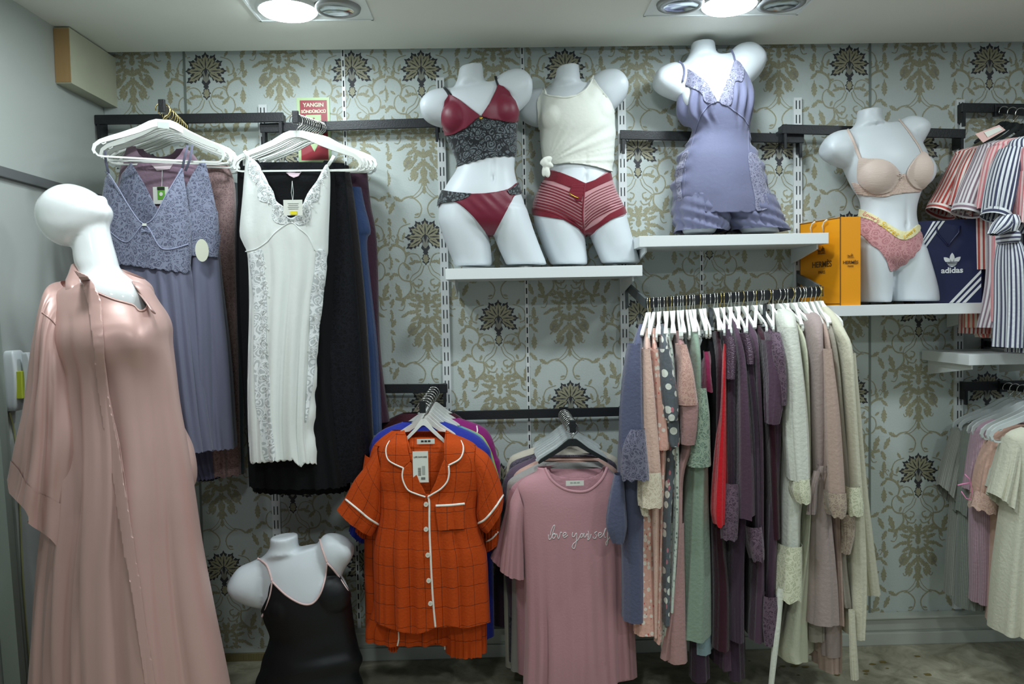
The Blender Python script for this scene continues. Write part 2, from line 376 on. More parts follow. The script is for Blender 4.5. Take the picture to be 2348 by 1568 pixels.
# seam channels with a slot ladder
alu = mat('aluminium', (200, 205, 205), .35, metal=.6)
for i in (1, 2, 3):
    x = SEAM[i]; mb = MB(); mb.box((x-.007, -.0045, .1), (x+.007, -.001, HC+.1), 0)
    t = mb.build('trim_%d' % (i+2), WHITE); structure(t)
    mb = MB()
    for k in range(58): mb.box((x-.0025, -.0052, .16+k*.04), (x+.0025, -.0044, .16+k*.04+.024))
    mb.build('slot', SLOT, t)
for i, px in ((0, 440), (4, 1994)):
    x = SEAM[i]; mb = MB(); mb.box((x-.004, -.004, .1), (x+.004, -.001, HC+.1)); structure(mb.build('trim_%d' % (i+10), mat('seam_strip', (120, 128, 122), .5)))
# beam stub with a bare wood end on the left wall
z0 = Px(126, 190, XL)[2]; z1 = HC-.0; ya = Px(124, 100, XL)[1]
t = MB(); t.box((XL, ya, z0), (XL+.055, 0, HC-.005), 0); t = structure(t.build('trim_1', mat('yellowed_paint', (196, 196, 172), .5, var=.15)))
mb = MB(); mb.box((XL+.001, ya-.003, z0+.003), (XL+.054, ya, HC-.008)); mb.build('wooden_end', mat('raw_wood', (172, 138, 92), .7, bump=(30, .2, (1, 1, .1))), t)
a = Px(0, 396, XL); b = Px(127, 428, XL); zr = (a[2]+b[2])/2
mb = MB(); mb.box((XL, YB+.1, zr-.016), (XL+.016, -.0, zr+.016), .003); structure(mb.build('trim_2', mat('grey_rail', (96, 98, 98), .45)))
# door frame strip on the near left wall
jamb = mat('jamb_paint', (150, 160, 152), .4)
a = Px(2, 960, XL+.03); b = Px(52, 1568, XL+.03)
mb = MB(); d = b-a; e1 = a-d*1.2; e2 = b+d*.3
mb.bar(tuple(e1+np.array([0, -.035, 0])), tuple(e2+np.array([0, -.035, 0])), .03, .05, up=(1, 0, 0)); mb.bar(tuple(e1+np.array([.006, .0, 0])), tuple(e2+np.array([.006, .0, 0])), .03, .012, up=(1, 0, 0))
structure(mb.build('trim_8', jamb))
# skirting plinth in two steps
xb = vx(815, 1500)
plm = mat('plinth_metal', (196, 200, 190), .4, spec=.5, var=.08)
mb = MB(); mb.box((xb, -.05, .0), (XR, -.001, .052), .004); mb.box((xb, -.042, .060), (XR, -.001, .112), .004); mb.box((xb, -.036, .05), (XR, -.001, .062)); mb.box((xb, -.055, .112), (XR, -.001, .12), .002)
structure(mb.build('baseboard_back', plm))
mb = MB(); mb.box((XL, -.015, 0), (xb, -.001, .03)); 
for k in range(90): mb.box((XL+.02+k*.0105, -.017, .004), (XL+.026+k*.0105, -.015, .028))
structure(mb.build('baseboard_left', mat('brass_trim', (130, 120, 80), .5)))
# floor stains
mb = MB()
for k in range(16):
    px, py = random.uniform(1700, 2130), random.uniform(1490, 1555); c = Pz(px, py, .0006); r = random.uniform(.004, .016)
    mb.add([(c[0]+r*math.cos(a)*random.uniform(.6, 1.6), c[1]+r*.7*math.sin(a), .0008+.00005*k) for a in np.linspace(0, 2*PI, 9)[:-1]], [tuple(range(8))])
tag(mb.build('stains', mat('stain', (120, 104, 50), .6)), 'brownish yellow spots dried on the worn floor', 'stain', kind='stuff')
# ceiling lamps
discm = mat('lamp_face', (255, 255, 255), .5, emis=((.80, .93, 1.0), 42.0))
refl = mat('lamp_reflector', (190, 196, 200), .12, metal=1)
greym = mat('lamp_ring_grey', (150, 152, 150), .35, metal=.5)
def lamp_fixture(px0, px1, py, lamps, label):
    c = Pz((px0+px1)/2, py, HC); x0 = Pz(px0, py, HC)[0]; x1 = Pz(px1, py, HC)[0]
    r = empty('ceiling_light', (c[0], c[1], HC)); tag(r, label, 'ceiling light', 'recessed ceiling lamps')
    f = MB(); hw = (x1-x0)/2; hd = .115
    for s in (-1, 1): f.box((-hw, s*hd-.006*(s > 0)-.0, -.006), (hw, s*hd+.006*(s < 0), -.0005)); f.box((s*hw, -hd, -.006), (s*(hw-.008), hd, -.0005))
    f.box((-hw+.008, -hd+.006, -.003), (hw-.008, hd-.006, -.0005)); f.build('frame', WHITE, r)
    for pxl, rad, on in lamps:
        lx = Pz(pxl, py, HC)[0]-c[0]
        g = MB(); g.lathe((lx, 0, 0), [(rad*.72, -.004), (rad*.74, -.016), (rad, -.012), (rad+.003, -.003)], 32)
        ring = g.build('ring', WHITE if on else greym, r, smooth=True)
        g = MB(); g.lathe((lx, 0, 0), [(rad*.73, -.012), (rad*.5, -.0045), (.001, -.004)], 32); 
        if not on: g.build('reflector', refl, ring, smooth=True)
        else:
            g = MB(); g.lathe((lx, 0, 0), [(rad*.93, -.012), (rad*.85, -.02), (rad*.5, -.026), (.001, -.028)], 32); g.build('lamp_disc', discm, ring, smooth=True)
            a = area('lamp_light', (c[0]+lx, c[1], HC-.035), .17, LAMP)
    return r
LAMP = 3.2
lamp_fixture(572, 846, 16, [(660, .105, True), (773, .077, False)], 'recessed ceiling lamp with one lit and one dark round head above the white nightgown')
lamp_fixture(1492, 1858, 4, [(1562, .08, False), (1672, .10, True), (1790, .08, False)], 'recessed ceiling lamp with three round heads above the lilac mannequin')
# ---------------- soft goods tools ----------------
def sdpoly(pts, poly):
    """signed distance, positive inside"""
    p = np.asarray(pts, float); v = np.asarray(poly, float); n = len(v); d = np.full(len(p), 1e18); ins = np.zeros(len(p), bool)
    for i in range(n):
        a, b = v[i], v[(i+1) % n]; e = b-a; wv = p-a
        t = np.clip((wv@e)/(e@e+1e-12), 0, 1); dd = wv-t[:, None]*e; d = np.minimum(d, (dd**2).sum(1))
        c1 = p[:, 1] >= a[1]; c2 = p[:, 1] < b[1]; c3 = e[0]*wv[:, 1] > e[1]*wv[:, 0]
        ins ^= (c1 & c2 & c3) | (~c1 & ~c2 & ~c3)
    return np.where(ins, 1, -1)*np.sqrt(d)
def smooth_poly(poly, k=6):
    a = np.array(list(poly[-1:])+list(poly)+list(poly[:2]), float); t = np.linspace(1, len(poly)+1, len(poly)*k, endpoint=False)
    return catmull(a, t)
def clip(V, T, U, f):
    """keep the part of a triangle mesh where the per-vertex field f > 0, cutting triangles along f = 0"""
    V = [tuple(v) for v in V]; U = [tuple(u) for u in U]; out = []; cache = {}; pos = f > 0
    def cut(a, b):
        k = (a, b) if a < b else (b, a)
        if k not in cache:
            t = f[k[0]]/(f[k[0]]-f[k[1]]); va, vb = V[k[0]], V[k[1]]; ua, ub = U[k[0]], U[k[1]]
            V.append(tuple(va[i]+(vb[i]-va[i])*t for i in range(3))); U.append(tuple(ua[i]+(ub[i]-ua[i])*t for i in range(2))); cache[k] = len(V)-1
        return cache[k]
    for tr in T:
        c = int(pos[tr[0]])+int(pos[tr[1]])+int(pos[tr[2]])
        if c == 3: out.append(tuple(tr)); continue
        if c == 0: continue
        r = [tr[0], tr[1], tr[2]]
        if c == 1:
            while not pos[r[0]]: r = r[1:]+r[:1]
            out.append((r[0], cut(r[0], r[1]), cut(r[2], r[0])))
        else:
            while pos[r[0]]: r = r[1:]+r[:1]
            a = cut(r[0], r[1]); b = cut(r[2], r[0]); out += [(a, r[1], r[2]), (a, r[2], b)]
    used = sorted({i for t in out for i in t}); mp = {o: n for n, o in enumerate(used)}
    return np.array([V[i] for i in used]).reshape(-1, 3), [tuple(mp[i] for i in t) for t in out], np.array([U[i] for i in used]).reshape(-1, 2)
def norm_rows(rows):
    out = []
    for r in rows:
        r = list(r)
        # short form (y, xl, xr, d[, yo]); long form ('t', xl, yl, xr, yr, d[, yo])
        if r[0] == 't': r = r[1:]; out.append((r[0], r[1], r[2], r[3], r[4], r[5] if len(r) > 5 else 0))
        else: out.append((r[1], r[0], r[2], r[0], r[3], r[4] if len(r) > 4 else 0))
    return out
def cr(s, ox, oy, rows):
    out = []
    for r in rows:
        if r[0] == 't': out.append(('t', r[1]/s+ox, r[2]/s+oy, r[3]/s+ox, r[4]/s+oy)+tuple(r[5:]))
        else: out.append((r[0]/s+oy, r[1]/s+ox, r[2]/s+ox)+tuple(r[3:]))
    return out
def loft(rows, Y, N=60, M=64, n=2.3, fold=None, hem=None, flip=0):
    """closed tube through sections given by their left and right ends in the photo frame, a depth and a plane Y.
    returns V (N,M,3), T angles, S"""
    R = norm_rows(rows); L = np.array([P(a[0], a[1], Y+a[5]) for a in R]); Q = np.array([P(a[2], a[3], Y+a[5]) for a in R]); D = np.array([a[4] for a in R])
    mid = (L+Q)/2; s = np.concatenate([[0], np.cumsum(np.linalg.norm(np.diff(mid, axis=0), axis=1))])
    tt = np.interp(np.linspace(0, s[-1], N), s, np.arange(len(R)))
    L = catmull(L, tt); Q = catmull(Q, tt); D = np.maximum(catmull(D[:, None], tt)[:, 0], .002)
    S_ = np.linspace(0, 1, N); th = 2*PI*np.arange(M)/M
    ct, st = np.cos(th), np.sin(th); e = 2/n
    X = -np.sign(ct)*np.abs(ct)**e; Z = np.sign(st)*np.abs(st)**e      # front = +Z = towards -y
    A = (Q-L)/2; C = (Q+L)/2; hw = np.linalg.norm(A, axis=1); ax = A/(hw[:, None]+1e-9)
    ax[:, :] = ax
    bk = np.tile(np.array([0, -1., 0]), (N, 1)); bk -= ax*(bk*ax).sum(1)[:, None]; bk /= np.linalg.norm(bk, axis=1)[:, None]
    V = C[:, None]+ax[:, None]*(hw[:, None]*X[None])[..., None]+bk[:, None]*(D[:, None]*Z[None])[..., None]
    if fold is not None:
        TH, SS = np.meshgrid(th, S_); dz = fold(TH, SS)
        nx = -np.cos(TH)*D[:, None]; nz = np.sin(TH)*hw[:, None]; ln = np.sqrt(nx**2+nz**2)+1e-9
        V = V+ax[:, None]*(nx/ln*dz)[..., None]+bk[:, None]*(nz/ln*dz)[..., None]
    if hem: V[..., 2] += (hem[0]*np.sin(th*hem[1])[None]*np.clip((S_-.97)/.03, 0, 1)[:, None])
    mw = hw.max(); per = np.concatenate([[0], np.cumsum(np.hypot(np.diff(X)*mw, np.diff(Z)*D.mean()))])
    U = np.stack(np.broadcast_arrays(per[None, :], -np.linspace(0, s[-1], N)[:, None]), -1)
    return V, U
def grid_tris(N, M, off=0):
    i = np.arange(N-1)[:, None]; k = np.arange(M)[None]; a = i*M+k; b = i*M+(k+1) % M; c = a+M; d = b+M
    t = np.concatenate([np.stack([a, c, d], -1).reshape(-1, 3), np.stack([a, d, b], -1).reshape(-1, 3)])+off
    return t
def folds(amp, k, seed=0, s0=.1, pw=.8, wob=.8, drift=.0, n=3, sharp=.35):
    r = np.random.RandomState(seed); ph = r.uniform(0, 6.28, n); fr = k*r.uniform(.6, 1.5, n); wt = r.uniform(.5, 1, n); dr = r.uniform(-1, 1, n)*wob; ph2 = r.uniform(0, 6.28, n)
    vc = (np.arange(int(k)+1)+r.uniform(.15, .85, int(k)+1))/(int(k)+1)*2-1; vw = r.uniform(.022, .05, len(vc)); vs = r.uniform(-.05, .45, len(vc)); vd = r.uniform(.7, 1.5, len(vc)); vt = r.uniform(-.06, .06, len(vc))
    def f(TH, SS):
        X = -np.cos(TH); back = np.sin(TH) < 0; o = 0
        for c, w_, s_, d_, t_ in zip(vc, vw, vs, vd, vt): o = o-1.5*d_*np.exp(-((X-c-t_*SS)/w_)**2)*np.clip((SS-s_)*2.5, 0, 1)
        for i in range(n):
            p = fr[i]*2*PI/2*(X+drift*SS)+ph[i]+dr[i]*np.sin(SS*2.5+ph2[i])+back*1.7
            q = .45*np.sin(p)+.75*(2*np.abs(np.sin(p/2+.6))**.75-1.2); o = o+wt[i]*q
        return amp*o/n**.5*np.clip((SS-s0)/(1-s0), 0, 1)**pw*np.abs(np.sin(TH))**.35
    return f
def addf(*fs): return lambda T, S_: sum(f(T, S_) for f in fs)
class Cloth:
    """collects lofts / patches into one mesh"""
    def __init__(s): s.V = np.zeros((0, 3)); s.T = []; s.U = np.zeros((0, 2)); s.mi = []
    def add(s, V, T, U, mi=0):
        b = len(s.V); s.V = np.concatenate([s.V, V]); s.U = np.concatenate([s.U, U]); s.T += [tuple(int(i)+b for i in t) for t in T]; s.mi += [mi]*len(T)
    def loft(s, rows, Y, keep=None, cutout=None, side=None, mi=0, **k):
        V, U = loft(rows, Y, **k); N, M = V.shape[:2]; T = grid_tris(N, M); V = V.reshape(-1, 3); U = U.reshape(-1, 2)
        if keep is not None or cutout is not None:
            px = proj(V); f = np.full(len(V), 1e3)
            if keep is not None: f = np.minimum(f, sdpoly(px, keep))
            if cutout is not None:
                g = -sdpoly(px, cutout)
                if side: # cut-out only bites into the front layer; the back keeps side px more
                    fr = (np.tile(np.sin(2*PI*np.arange(M)/M), N) > -.02); g = np.where(fr, g, g+side)
                f = np.minimum(f, g)
            V, T, U = clip(V, T.tolist(), U, f)
        s.add(V, T, U, mi); return s
    def disp(s, fn):
        nv = vnormals(s.V, s.T); s.V = s.V+nv*fn(s.V, proj(s.V))[:, None]; return s
    def bvh(s): return BVHTree.FromPolygons([tuple(v) for v in s.V], s.T)
    def build(s, name, mats, parent=None, thick=0, kind=None, sub=0):
        loc = np.array(parent.location) if parent is not None and parent.type == 'EMPTY' else 0
        o = mesh(name, s.V-loc, s.T, mats, parent, uv=s.U, mi=s.mi, kind=kind)
        if thick: m = o.modifiers.new('solid', 'SOLIDIFY'); m.thickness = thick; m.offset = -1
        return o
def vnormals(V, T):
    T = np.asarray(T); n = np.cross(V[T[:, 1]]-V[T[:, 0]], V[T[:, 2]]-V[T[:, 0]]); o = np.zeros_like(V)
    for i in range(3): np.add.at(o, T[:, i], n)
    return o/(np.linalg.norm(o, axis=1)[:, None]+1e-12)
def remesh(C, voxel=.006, it=10, f=.5):
    me = bpy.data.meshes.new('t'); me.from_pydata([tuple(v) for v in C.V], [], C.T); o = bpy.data.objects.new('t', me); S.collection.objects.link(o)
    m = o.modifiers.new('r', 'REMESH'); m.mode = 'VOXEL'; m.voxel_size = voxel
    m = o.modifiers.new('s', 'SMOOTH'); m.factor = f; m.iterations = it
    m = o.modifiers.new('t', 'TRIANGULATE')
    dg = bpy.context.evaluated_depsgraph_get(); ev = o.evaluated_get(dg); em = ev.to_mesh()
    V = np.zeros(len(em.vertices)*3); em.vertices.foreach_get('co', V); V = V.reshape(-1, 3)
    T = np.zeros(len(em.polygons)*3, dtype=np.int32); em.polygons.foreach_get('vertices', T); T = T.reshape(-1, 3)
    ev.to_mesh_clear(); bpy.data.objects.remove(o); bpy.data.meshes.remove(me)
    return V, T
def capped(C, rows, Y, **k):
    """loft closed at both ends (for bodies that are then fused by voxels)"""
    V, U = loft(rows, Y, **k); N, M = V.shape[:2]; T = grid_tris(N, M).tolist(); V = V.reshape(-1, 3)
    c0 = V[:M].mean(0); c1 = V[-M:].mean(0); b = len(V); V = np.concatenate([V, [c0, c1]])
    T += [(b, k_, (k_+1) % M) for k_ in range(M)]+[(b+1, (N-1)*M+(k_+1) % M, (N-1)*M+k_) for k_ in range(M)]
    C.add(V, T, np.zeros((len(V), 2)))
def ellipsoid(C, c, r, rot=None, n=24):
    V = []; T = []
    for i in range(n+1):
        a = PI*i/n
        for k in range(n*2):
            b = PI*k/n; V.append((r[0]*math.sin(a)*math.cos(b), r[1]*math.sin(a)*math.sin(b), r[2]*math.cos(a)))
    m = n*2
    for i in range(n):
        for k in range(m): a, b, c_, d = i*m+k, i*m+(k+1) % m, (i+1)*m+(k+1) % m, (i+1)*m+k; T += [(a, d, c_), (a, c_, b)]
    V = np.array(V)
    if rot is not None: V = V@np.array(rot.to_3x3()).T
    C.add(V+np.array(c), T, np.zeros((len(V), 2)))
def shoulder_stub(C, c_px, Y, root_px, r=(.052, .055), cut_n=(0, 0), n=20):
    """upper-arm stub: swept from the shoulder root to a flat slanted end"""
    a = P(*root_px, Y); b = P(*c_px, Y); return a, b
def patch(bvh, poly, off=.003, step=3., Yd=None, mi=0, dirv=None, uvm=None):
    """a piece of cloth lying on a surface: outline in the photo frame, laid onto the surface by rays from the front"""
    poly = np.asarray(poly, float); x0, y0 = poly.min(0)-step; x1, y1 = poly.max(0)+step
    xs = np.arange(x0, x1+step, step); ys = np.arange(y0, y1+step, step); V = []; U = []; n = len(xs); last = None; ok = []
    for y in ys:
        for x in xs:
            d = FW+RT*(x-IW/2)/FPX-UP*(y-IH/2)/FPX; d = d/np.linalg.norm(d); h = bvh.ray_cast(Vector(CAM), Vector(d))
            if h[0] is None: V.append(None)
            else:
                nn = h[1]; nn = nn if nn.dot(Vector(d)) < 0 else -nn; g = Vector(d)*-.6+nn*.6
                V.append(np.array(h[0]+g*off))
            U.append(None)
    good = [v for v in V if v is not None]
    if not good: return None
    my = np.median([v[1] for v in good]); Vn = []
    for j, y in enumerate(ys):
        for i, x in enumerate(xs):
            v = V[j*n+i]
            if v is None:
                # nearest good in row
                cand = [abs(k-i) for k in range(n) if V[j*n+k] is not None]; yy = my
                if cand: k = min((k for k in range(n) if V[j*n+k] is not None), key=lambda k: abs(k-i)); yy = V[j*n+k][1]
                v = P(x, y, yy)
            Vn.append(v); 
    Vn = np.array(Vn); px = np.array([(x, y) for y in ys for x in xs])
    T = []
    for j in range(len(ys)-1):
        for i in range(n-1):
            a = j*n+i; T += [(a, a+n, a+n+1), (a, a+n+1, a+1)]
    Um = Vn[:, [0, 2]] if uvm is None else uvm(px)
    return clip(Vn, T, Um, sdpoly(px, poly))
def add_patch(name, bvh, poly, mats, parent, off=.003, step=3., thick=.0012, uvm=None, kind=None, fn=None):
    r = patch(bvh, poly, off, step, uvm=uvm)
    if r is None or len(r[1]) == 0: return None
    C = Cloth(); C.add(*r)
    if fn: C.disp(fn)
    return C.build(name, mats, parent, thick=thick, kind=kind)
def onsurf(bvh, pts, off=.003, dens=None):
    out = []; 
    for x, y in pts:
        d = FW+RT*(x-IW/2)/FPX-UP*(y-IH/2)/FPX; d = d/np.linalg.norm(d); h = bvh.ray_cast(Vector(CAM), Vector(d))
        out.append(None if h[0] is None else np.array(h[0])-d*off)
    ly = [o for o in out if o is not None]
    if not ly: return None
    for i, o in enumerate(out):
        if o is None:
            j = min((k for k in range(len(out)) if out[k] is not None), key=lambda k: abs(k-i)); out[i] = P(pts[i][0], pts[i][1], out[j][1])
    return out
def dense(pts, step=6):
    a = np.asarray(pts, float); n = max(2, int(np.linalg.norm(np.diff(a, axis=0), axis=1).sum()/step)); return catmull(a, np.linspace(0, len(a)-1, n))
def cord(name, bvh, pts, r, m, parent, off=.002, seg=6, step=6, sq=1.0):
    q_ = onsurf(bvh, dense(pts, step), off)
    if q_ is None: return None
    loc = np.array(parent.location) if parent is not None and parent.type == 'EMPTY' else np.zeros(3)
    mb = MB(); mb.tube([v-loc for v in q_], r, seg, sq=sq); return mb.build(name, m, parent, smooth=True)
def ribbon(name, pts3, wdt, m, parent, th=.0015, upv=(0, 1, 0)):
    loc = np.array(parent.location) if parent is not None and parent.type == 'EMPTY' else np.zeros(3)
    mb = MB(); mb.tube([np.array(v)-loc for v in pts3], th/2, 8, sq=wdt/th, upv=upv); return mb.build(name, m, parent, smooth=True)
def text(s, size, m, parent, mtx, name='lettering', ext=.0004, bold=0, spacing=1., align='CENTER', shear=0):
    c = bpy.data.curves.new(name, 'FONT'); c.body = s; c.size = size; c.extrude = ext; c.align_x = align; c.align_y = 'CENTER'; c.offset = bold; c.space_character = spacing; c.shear = shear; c.resolution_u = 3
    o = bpy.data.objects.new(name, c); S.collection.objects.link(o)
    dg = bpy.context.evaluated_depsgraph_get(); me = bpy.data.meshes.new_from_object(o.evaluated_get(dg)); bpy.data.objects.remove(o)
    me.materials.clear(); me.materials.append(m); o = bpy.data.objects.new(name, me); S.collection.objects.link(o); o.parent = parent; o.matrix_local = mtx
    return o
def frame_at(p, right, up):
    """matrix with local x along right, local y along up, z towards the viewer"""
    r_ = Vector(right).normalized(); u_ = Vector(up); u_ = (u_-r_*u_.dot(r_)).normalized(); n_ = r_.cross(u_)
    return Matrix(((r_.x, u_.x, n_.x, p[0]), (r_.y, u_.y, n_.y, p[1]), (r_.z, u_.z, n_.z, p[2]), (0, 0, 0, 1)))
# ---------------- mannequin torsos ----------------
def stub(C, sec, Y, **k): capped(C, sec, Y, **k)
def bust_torso(name, label, Y, s, ox, oy, neck, torso, legs, lstub, rstub, busts, gloss=False, navel=None, group=None, vox=.0055):
    C = Cloth(); c = lambda rows: cr(s, ox, oy, rows)
    capped(C, c(neck), Y, N=24, M=40, n=2); capped(C, c(torso), Y, N=60, M=56, n=2.15)
    for l in legs: capped(C, c(l), Y, N=30, M=40, n=2)
    for l in (lstub, rstub):
        if l: capped(C, c(l), Y, N=24, M=40, n=2)
    for (x, y, r, fwd) in busts:
        cc = P(x/s+ox, y/s+oy, Y-fwd); ellipsoid(C, cc, (r, r*.82, r*1.02))
    V, T = remesh(C, vox, 9)
    if navel:
        nx, ny = navel[0]/s+ox, navel[1]/s+oy; px = proj(V); fr = V[:, 1] < Y
        g = np.exp(-(((px[:, 0]-nx)/3.5)**2+((px[:, 1]-ny)/9)**2))*.008+np.exp(-(((px[:, 0]-nx)/5)**2+((px[:, 1]-ny+28)/30)**2))*.0035
        V[:, 1] += np.where(fr, g, 0)
    o = mesh(name, V, T.tolist(), MANNG if gloss else MANN); tag(o, label, 'mannequin', group)
    return o, V, T
def body_garment(V, T, off, poly, inner=None, front=False, fn=None):
    nv = vnormals(V, T); W_ = V+nv*off; px = proj(V); f = sdpoly(px, poly)
    if front:
        d = V-CAM; d /= np.linalg.norm(d, axis=1)[:, None]; f = np.minimum(f, (-(nv*d).sum(1)+.12)*40)
    if inner is not None: f = np.minimum(f, -sdpoly(px, inner))
    U = np.stack([np.where(V[:, 1] < V[:, 1].mean(), V[:, 0], -V[:, 0]), V[:, 2]], -1)
    v, t, u = clip(W_, T.tolist(), U, f); C = Cloth(); C.add(v, t, u)
    if fn: C.disp(fn)
    return C
def BV(V, T): return BVHTree.FromPolygons([tuple(v) for v in V], [tuple(int(i) for i in t) for t in T])
Y1 = -.19
# burgundy set
s8 = (2.904, 940, 120); c8 = lambda pts: cp_poly(*s8, pts)
m1, V1, T1 = bust_torso('mannequin_torso', 'white headless female mannequin torso in a burgundy bralette and briefs', Y1, *s8,
    neck=[('t', 326, 108, 486, 80, .050, .0), ('t', 322, 150, 488, 135, .052), ('t', 305, 210, 500, 190, .06), ('t', 270, 262, 560, 220, .05)],
    torso=[('t', 250, 262, 600, 195, .045), ('t', 205, 300, 660, 235, .07), ('t', 222, 345, 672, 300, .088), ('t', 228, 420, 705, 380, .10), ('t', 235, 500, 710, 470, .098), ('t', 255, 590, 705, 560, .088), (660, 290, 705, .08), (735, 318, 697, .078), (790, 305, 697, .08), (860, 258, 712, .09), (930, 218, 735, .1), (1000, 192, 760, .105), (1080, 190, 780, .105), (1150, 200, 790, .095), (1215, 300, 760, .06)],
    legs=[[(1040, 195, 480, .09), (1120, 190, 500, .095), (1200, 212, 518, .095), (1300, 248, 538, .09), (1380, 282, 545, .085), (1424, 300, 543, .082)],
          [(1040, 540, 778, .09), (1120, 545, 803, .095), (1200, 552, 830, .095), (1300, 588, 868, .09), (1380, 625, 900, .085), (1415, 640, 911, .082)]],
    lstub=[('t', 300, 240, 330, 470, .055), ('t', 205, 240, 262, 505, .066), ('t', 130, 262, 178, 492, .068), ('t', 85, 305, 115, 462, .062), ('t', 68, 345, 80, 425, .045)],
    rstub=[('t', 565, 175, 610, 400, .055), ('t', 650, 124, 700, 408, .068), ('t', 735, 113, 772, 350, .068), ('t', 790, 150, 806, 300, .06), ('t', 812, 195, 816, 250, .04)],
    busts=[(318, 435, .057, .047), (612, 395, .057, .047)], navel=(553, 835))
# fabrics for the dressed torsos
velv = mat('burgundy_satin', (112, 16, 44), .45, spec=.45, sheen=.15, bump=(60, .05), var=.1)
blace = lace('black_lace', (92, 100, 104), (16, 18, 22), 44)
blackf = fabric('black_elastic', (16, 17, 20), .6)
g = body_garment(V1, T1, .0045, c8([(243, 548), (290, 538), (380, 495), (455, 428), (475, 425), (540, 438), (620, 448), (716, 452), (735, 560), (756, 680), (735, 690), (722, 682), (700, 696), (680, 690), (655, 697), (630, 688), (600, 697), (570, 692), (540, 702), (515, 698), (490, 714), (465, 712), (440, 728), (415, 726), (390, 742), (365, 740), (345, 752), (315, 762), (295, 700), (262, 600)]))
bra = g.build('lace_bralette', blace, None, thick=.0015); tag(bra, 'burgundy velvet bralette with a long black lace band on the leftmost shelf torso', 'bra')
L_ = c8([(262, 286), (228, 330), (219, 420), (222, 500), (240, 553), (290, 547), (380, 502), (455, 434), (472, 425), (400, 372), (330, 318), (285, 290)])
R_ = c8([(583, 222), (568, 262), (528, 345), (473, 425), (540, 447), (620, 456), (716, 460), (716, 400), (692, 330), (665, 262), (625, 230)])
for nm, poly in (('cup', L_), ('cup', R_)):
    g = body_garment(V1, T1, .0085, poly, front=True); g.build(nm, velv, bra, thick=.003)
bv1 = BV(V1, T1)
for pts in ([(222, 236), (245, 258), (270, 292)], [(570, 158), (578, 190), (592, 228)]): cord('strap', bv1, c8(pts), .0075, blackf, bra, .002, 8, 4, .25)
cord('lace_piping', bv1, c8([(243, 550), (290, 545), (380, 500), (455, 432), (475, 427), (540, 445), (620, 455), (714, 459)]), .0018, blackf, bra, .006, 6, 4)
cc = onsurf(bv1, c8([(474, 438)]), .008)[0]; mb = MB()
for a in range(6): mb.tube([cc, cc+np.array([.007*math.cos(a), -.002, .005*math.sin(a)])], .0016, 6)
mb.build('gold_charm', mat('gold', (200, 160, 60), .25, metal=1), bra, smooth=True)
g = body_garment(V1, T1, .004, smooth_poly(c8([(218, 922), (300, 934), (420, 942), (540, 935), (650, 912), (716, 868), (745, 938), (700, 947), (650, 1040), (590, 1150), (552, 1222), (525, 1240), (500, 1190), (420, 1090), (330, 1010), (280, 994), (215, 1000), (172, 1045), (190, 985), (203, 950)]), 3),
    fn=lambda v, px: .0011*np.sin((px[:, 0]*.9-px[:, 1]*.9)/4.2)*np.exp(-((px[:, 1]-460)/25)**2))
br = g.build('satin_briefs', velv, None, thick=.0015); tag(br, 'burgundy satin briefs with black lace corners on the leftmost shelf torso', 'underwear')
for poly in ([(212, 920), (300, 933), (410, 942), (395, 960), (340, 985), (280, 997), (215, 1003), (170, 1050), (190, 985)], [(640, 925), (690, 895), (718, 866), (748, 938), (700, 950), (665, 952)]):
    body_garment(V1, T1, .0062, c8(poly)).build('lace_corner', blace, br)
# cream tank over burgundy shorts
Y2 = -.12
m2, V2, T2 = bust_torso('mannequin_torso', 'white headless female mannequin torso in a knotted cream top and burgundy shorts', Y2, *s8,
    neck=[('t', 975, 108, 1124, 82, .050), ('t', 968, 160, 1130, 140, .052), ('t', 940, 215, 1140, 195, .06), ('t', 915, 262, 1200, 222, .05)],
    torso=[('t', 905, 262, 1220, 200, .045), ('t', 872, 300, 1290, 250, .07), ('t', 872, 350, 1318, 310, .09), ('t', 876, 430, 1342, 400, .105), ('t', 880, 520, 1350, 490, .105), ('t', 884, 600, 1348, 570, .095), (660, 890, 1342, .09), (730, 905, 1338, .085), (790, 928, 1328, .088), (860, 888, 1345, .1), (940, 845, 1375, .105), (1020, 820, 1415, .108), (1090, 822, 1435, .1), (1150, 850, 1440, .09), (1205, 950, 1380, .06)],
    legs=[[(1040, 820, 1130, .09), (1120, 826, 1145, .095), (1200, 850, 1160, .095), (1300, 885, 1172, .09), (1380, 922, 1180, .085), (1414, 940, 1180, .082)],
          [(1040, 1190, 1425, .09), (1120, 1190, 1448, .095), (1200, 1192, 1470, .095), (1300, 1232, 1502, .09), (1370, 1262, 1525, .085), (1404, 1278, 1535, .082)]],
    lstub=[('t', 930, 240, 960, 470, .05, .01), ('t', 850, 240, 895, 500, .055, .03), ('t', 775, 262, 820, 492, .055, .045), ('t', 735, 305, 760, 462, .05, .05), ('t', 718, 345, 728, 425, .04, .05)],
    rstub=[('t', 1195, 180, 1230, 400, .055), ('t', 1270, 125, 1325, 405, .068), ('t', 1360, 112, 1400, 345, .068), ('t', 1415, 145, 1438, 295, .06), ('t', 1440, 190, 1450, 250, .04)],
    busts=[(985, 440, .056, .047), (1240, 400, .056, .047)], navel=(1172, 830))
cream = fabric('cream_jersey', (226, 228, 218), .7, bump=(60, .12), var=.04)
kx, ky = c8([(915, 735)])[0]
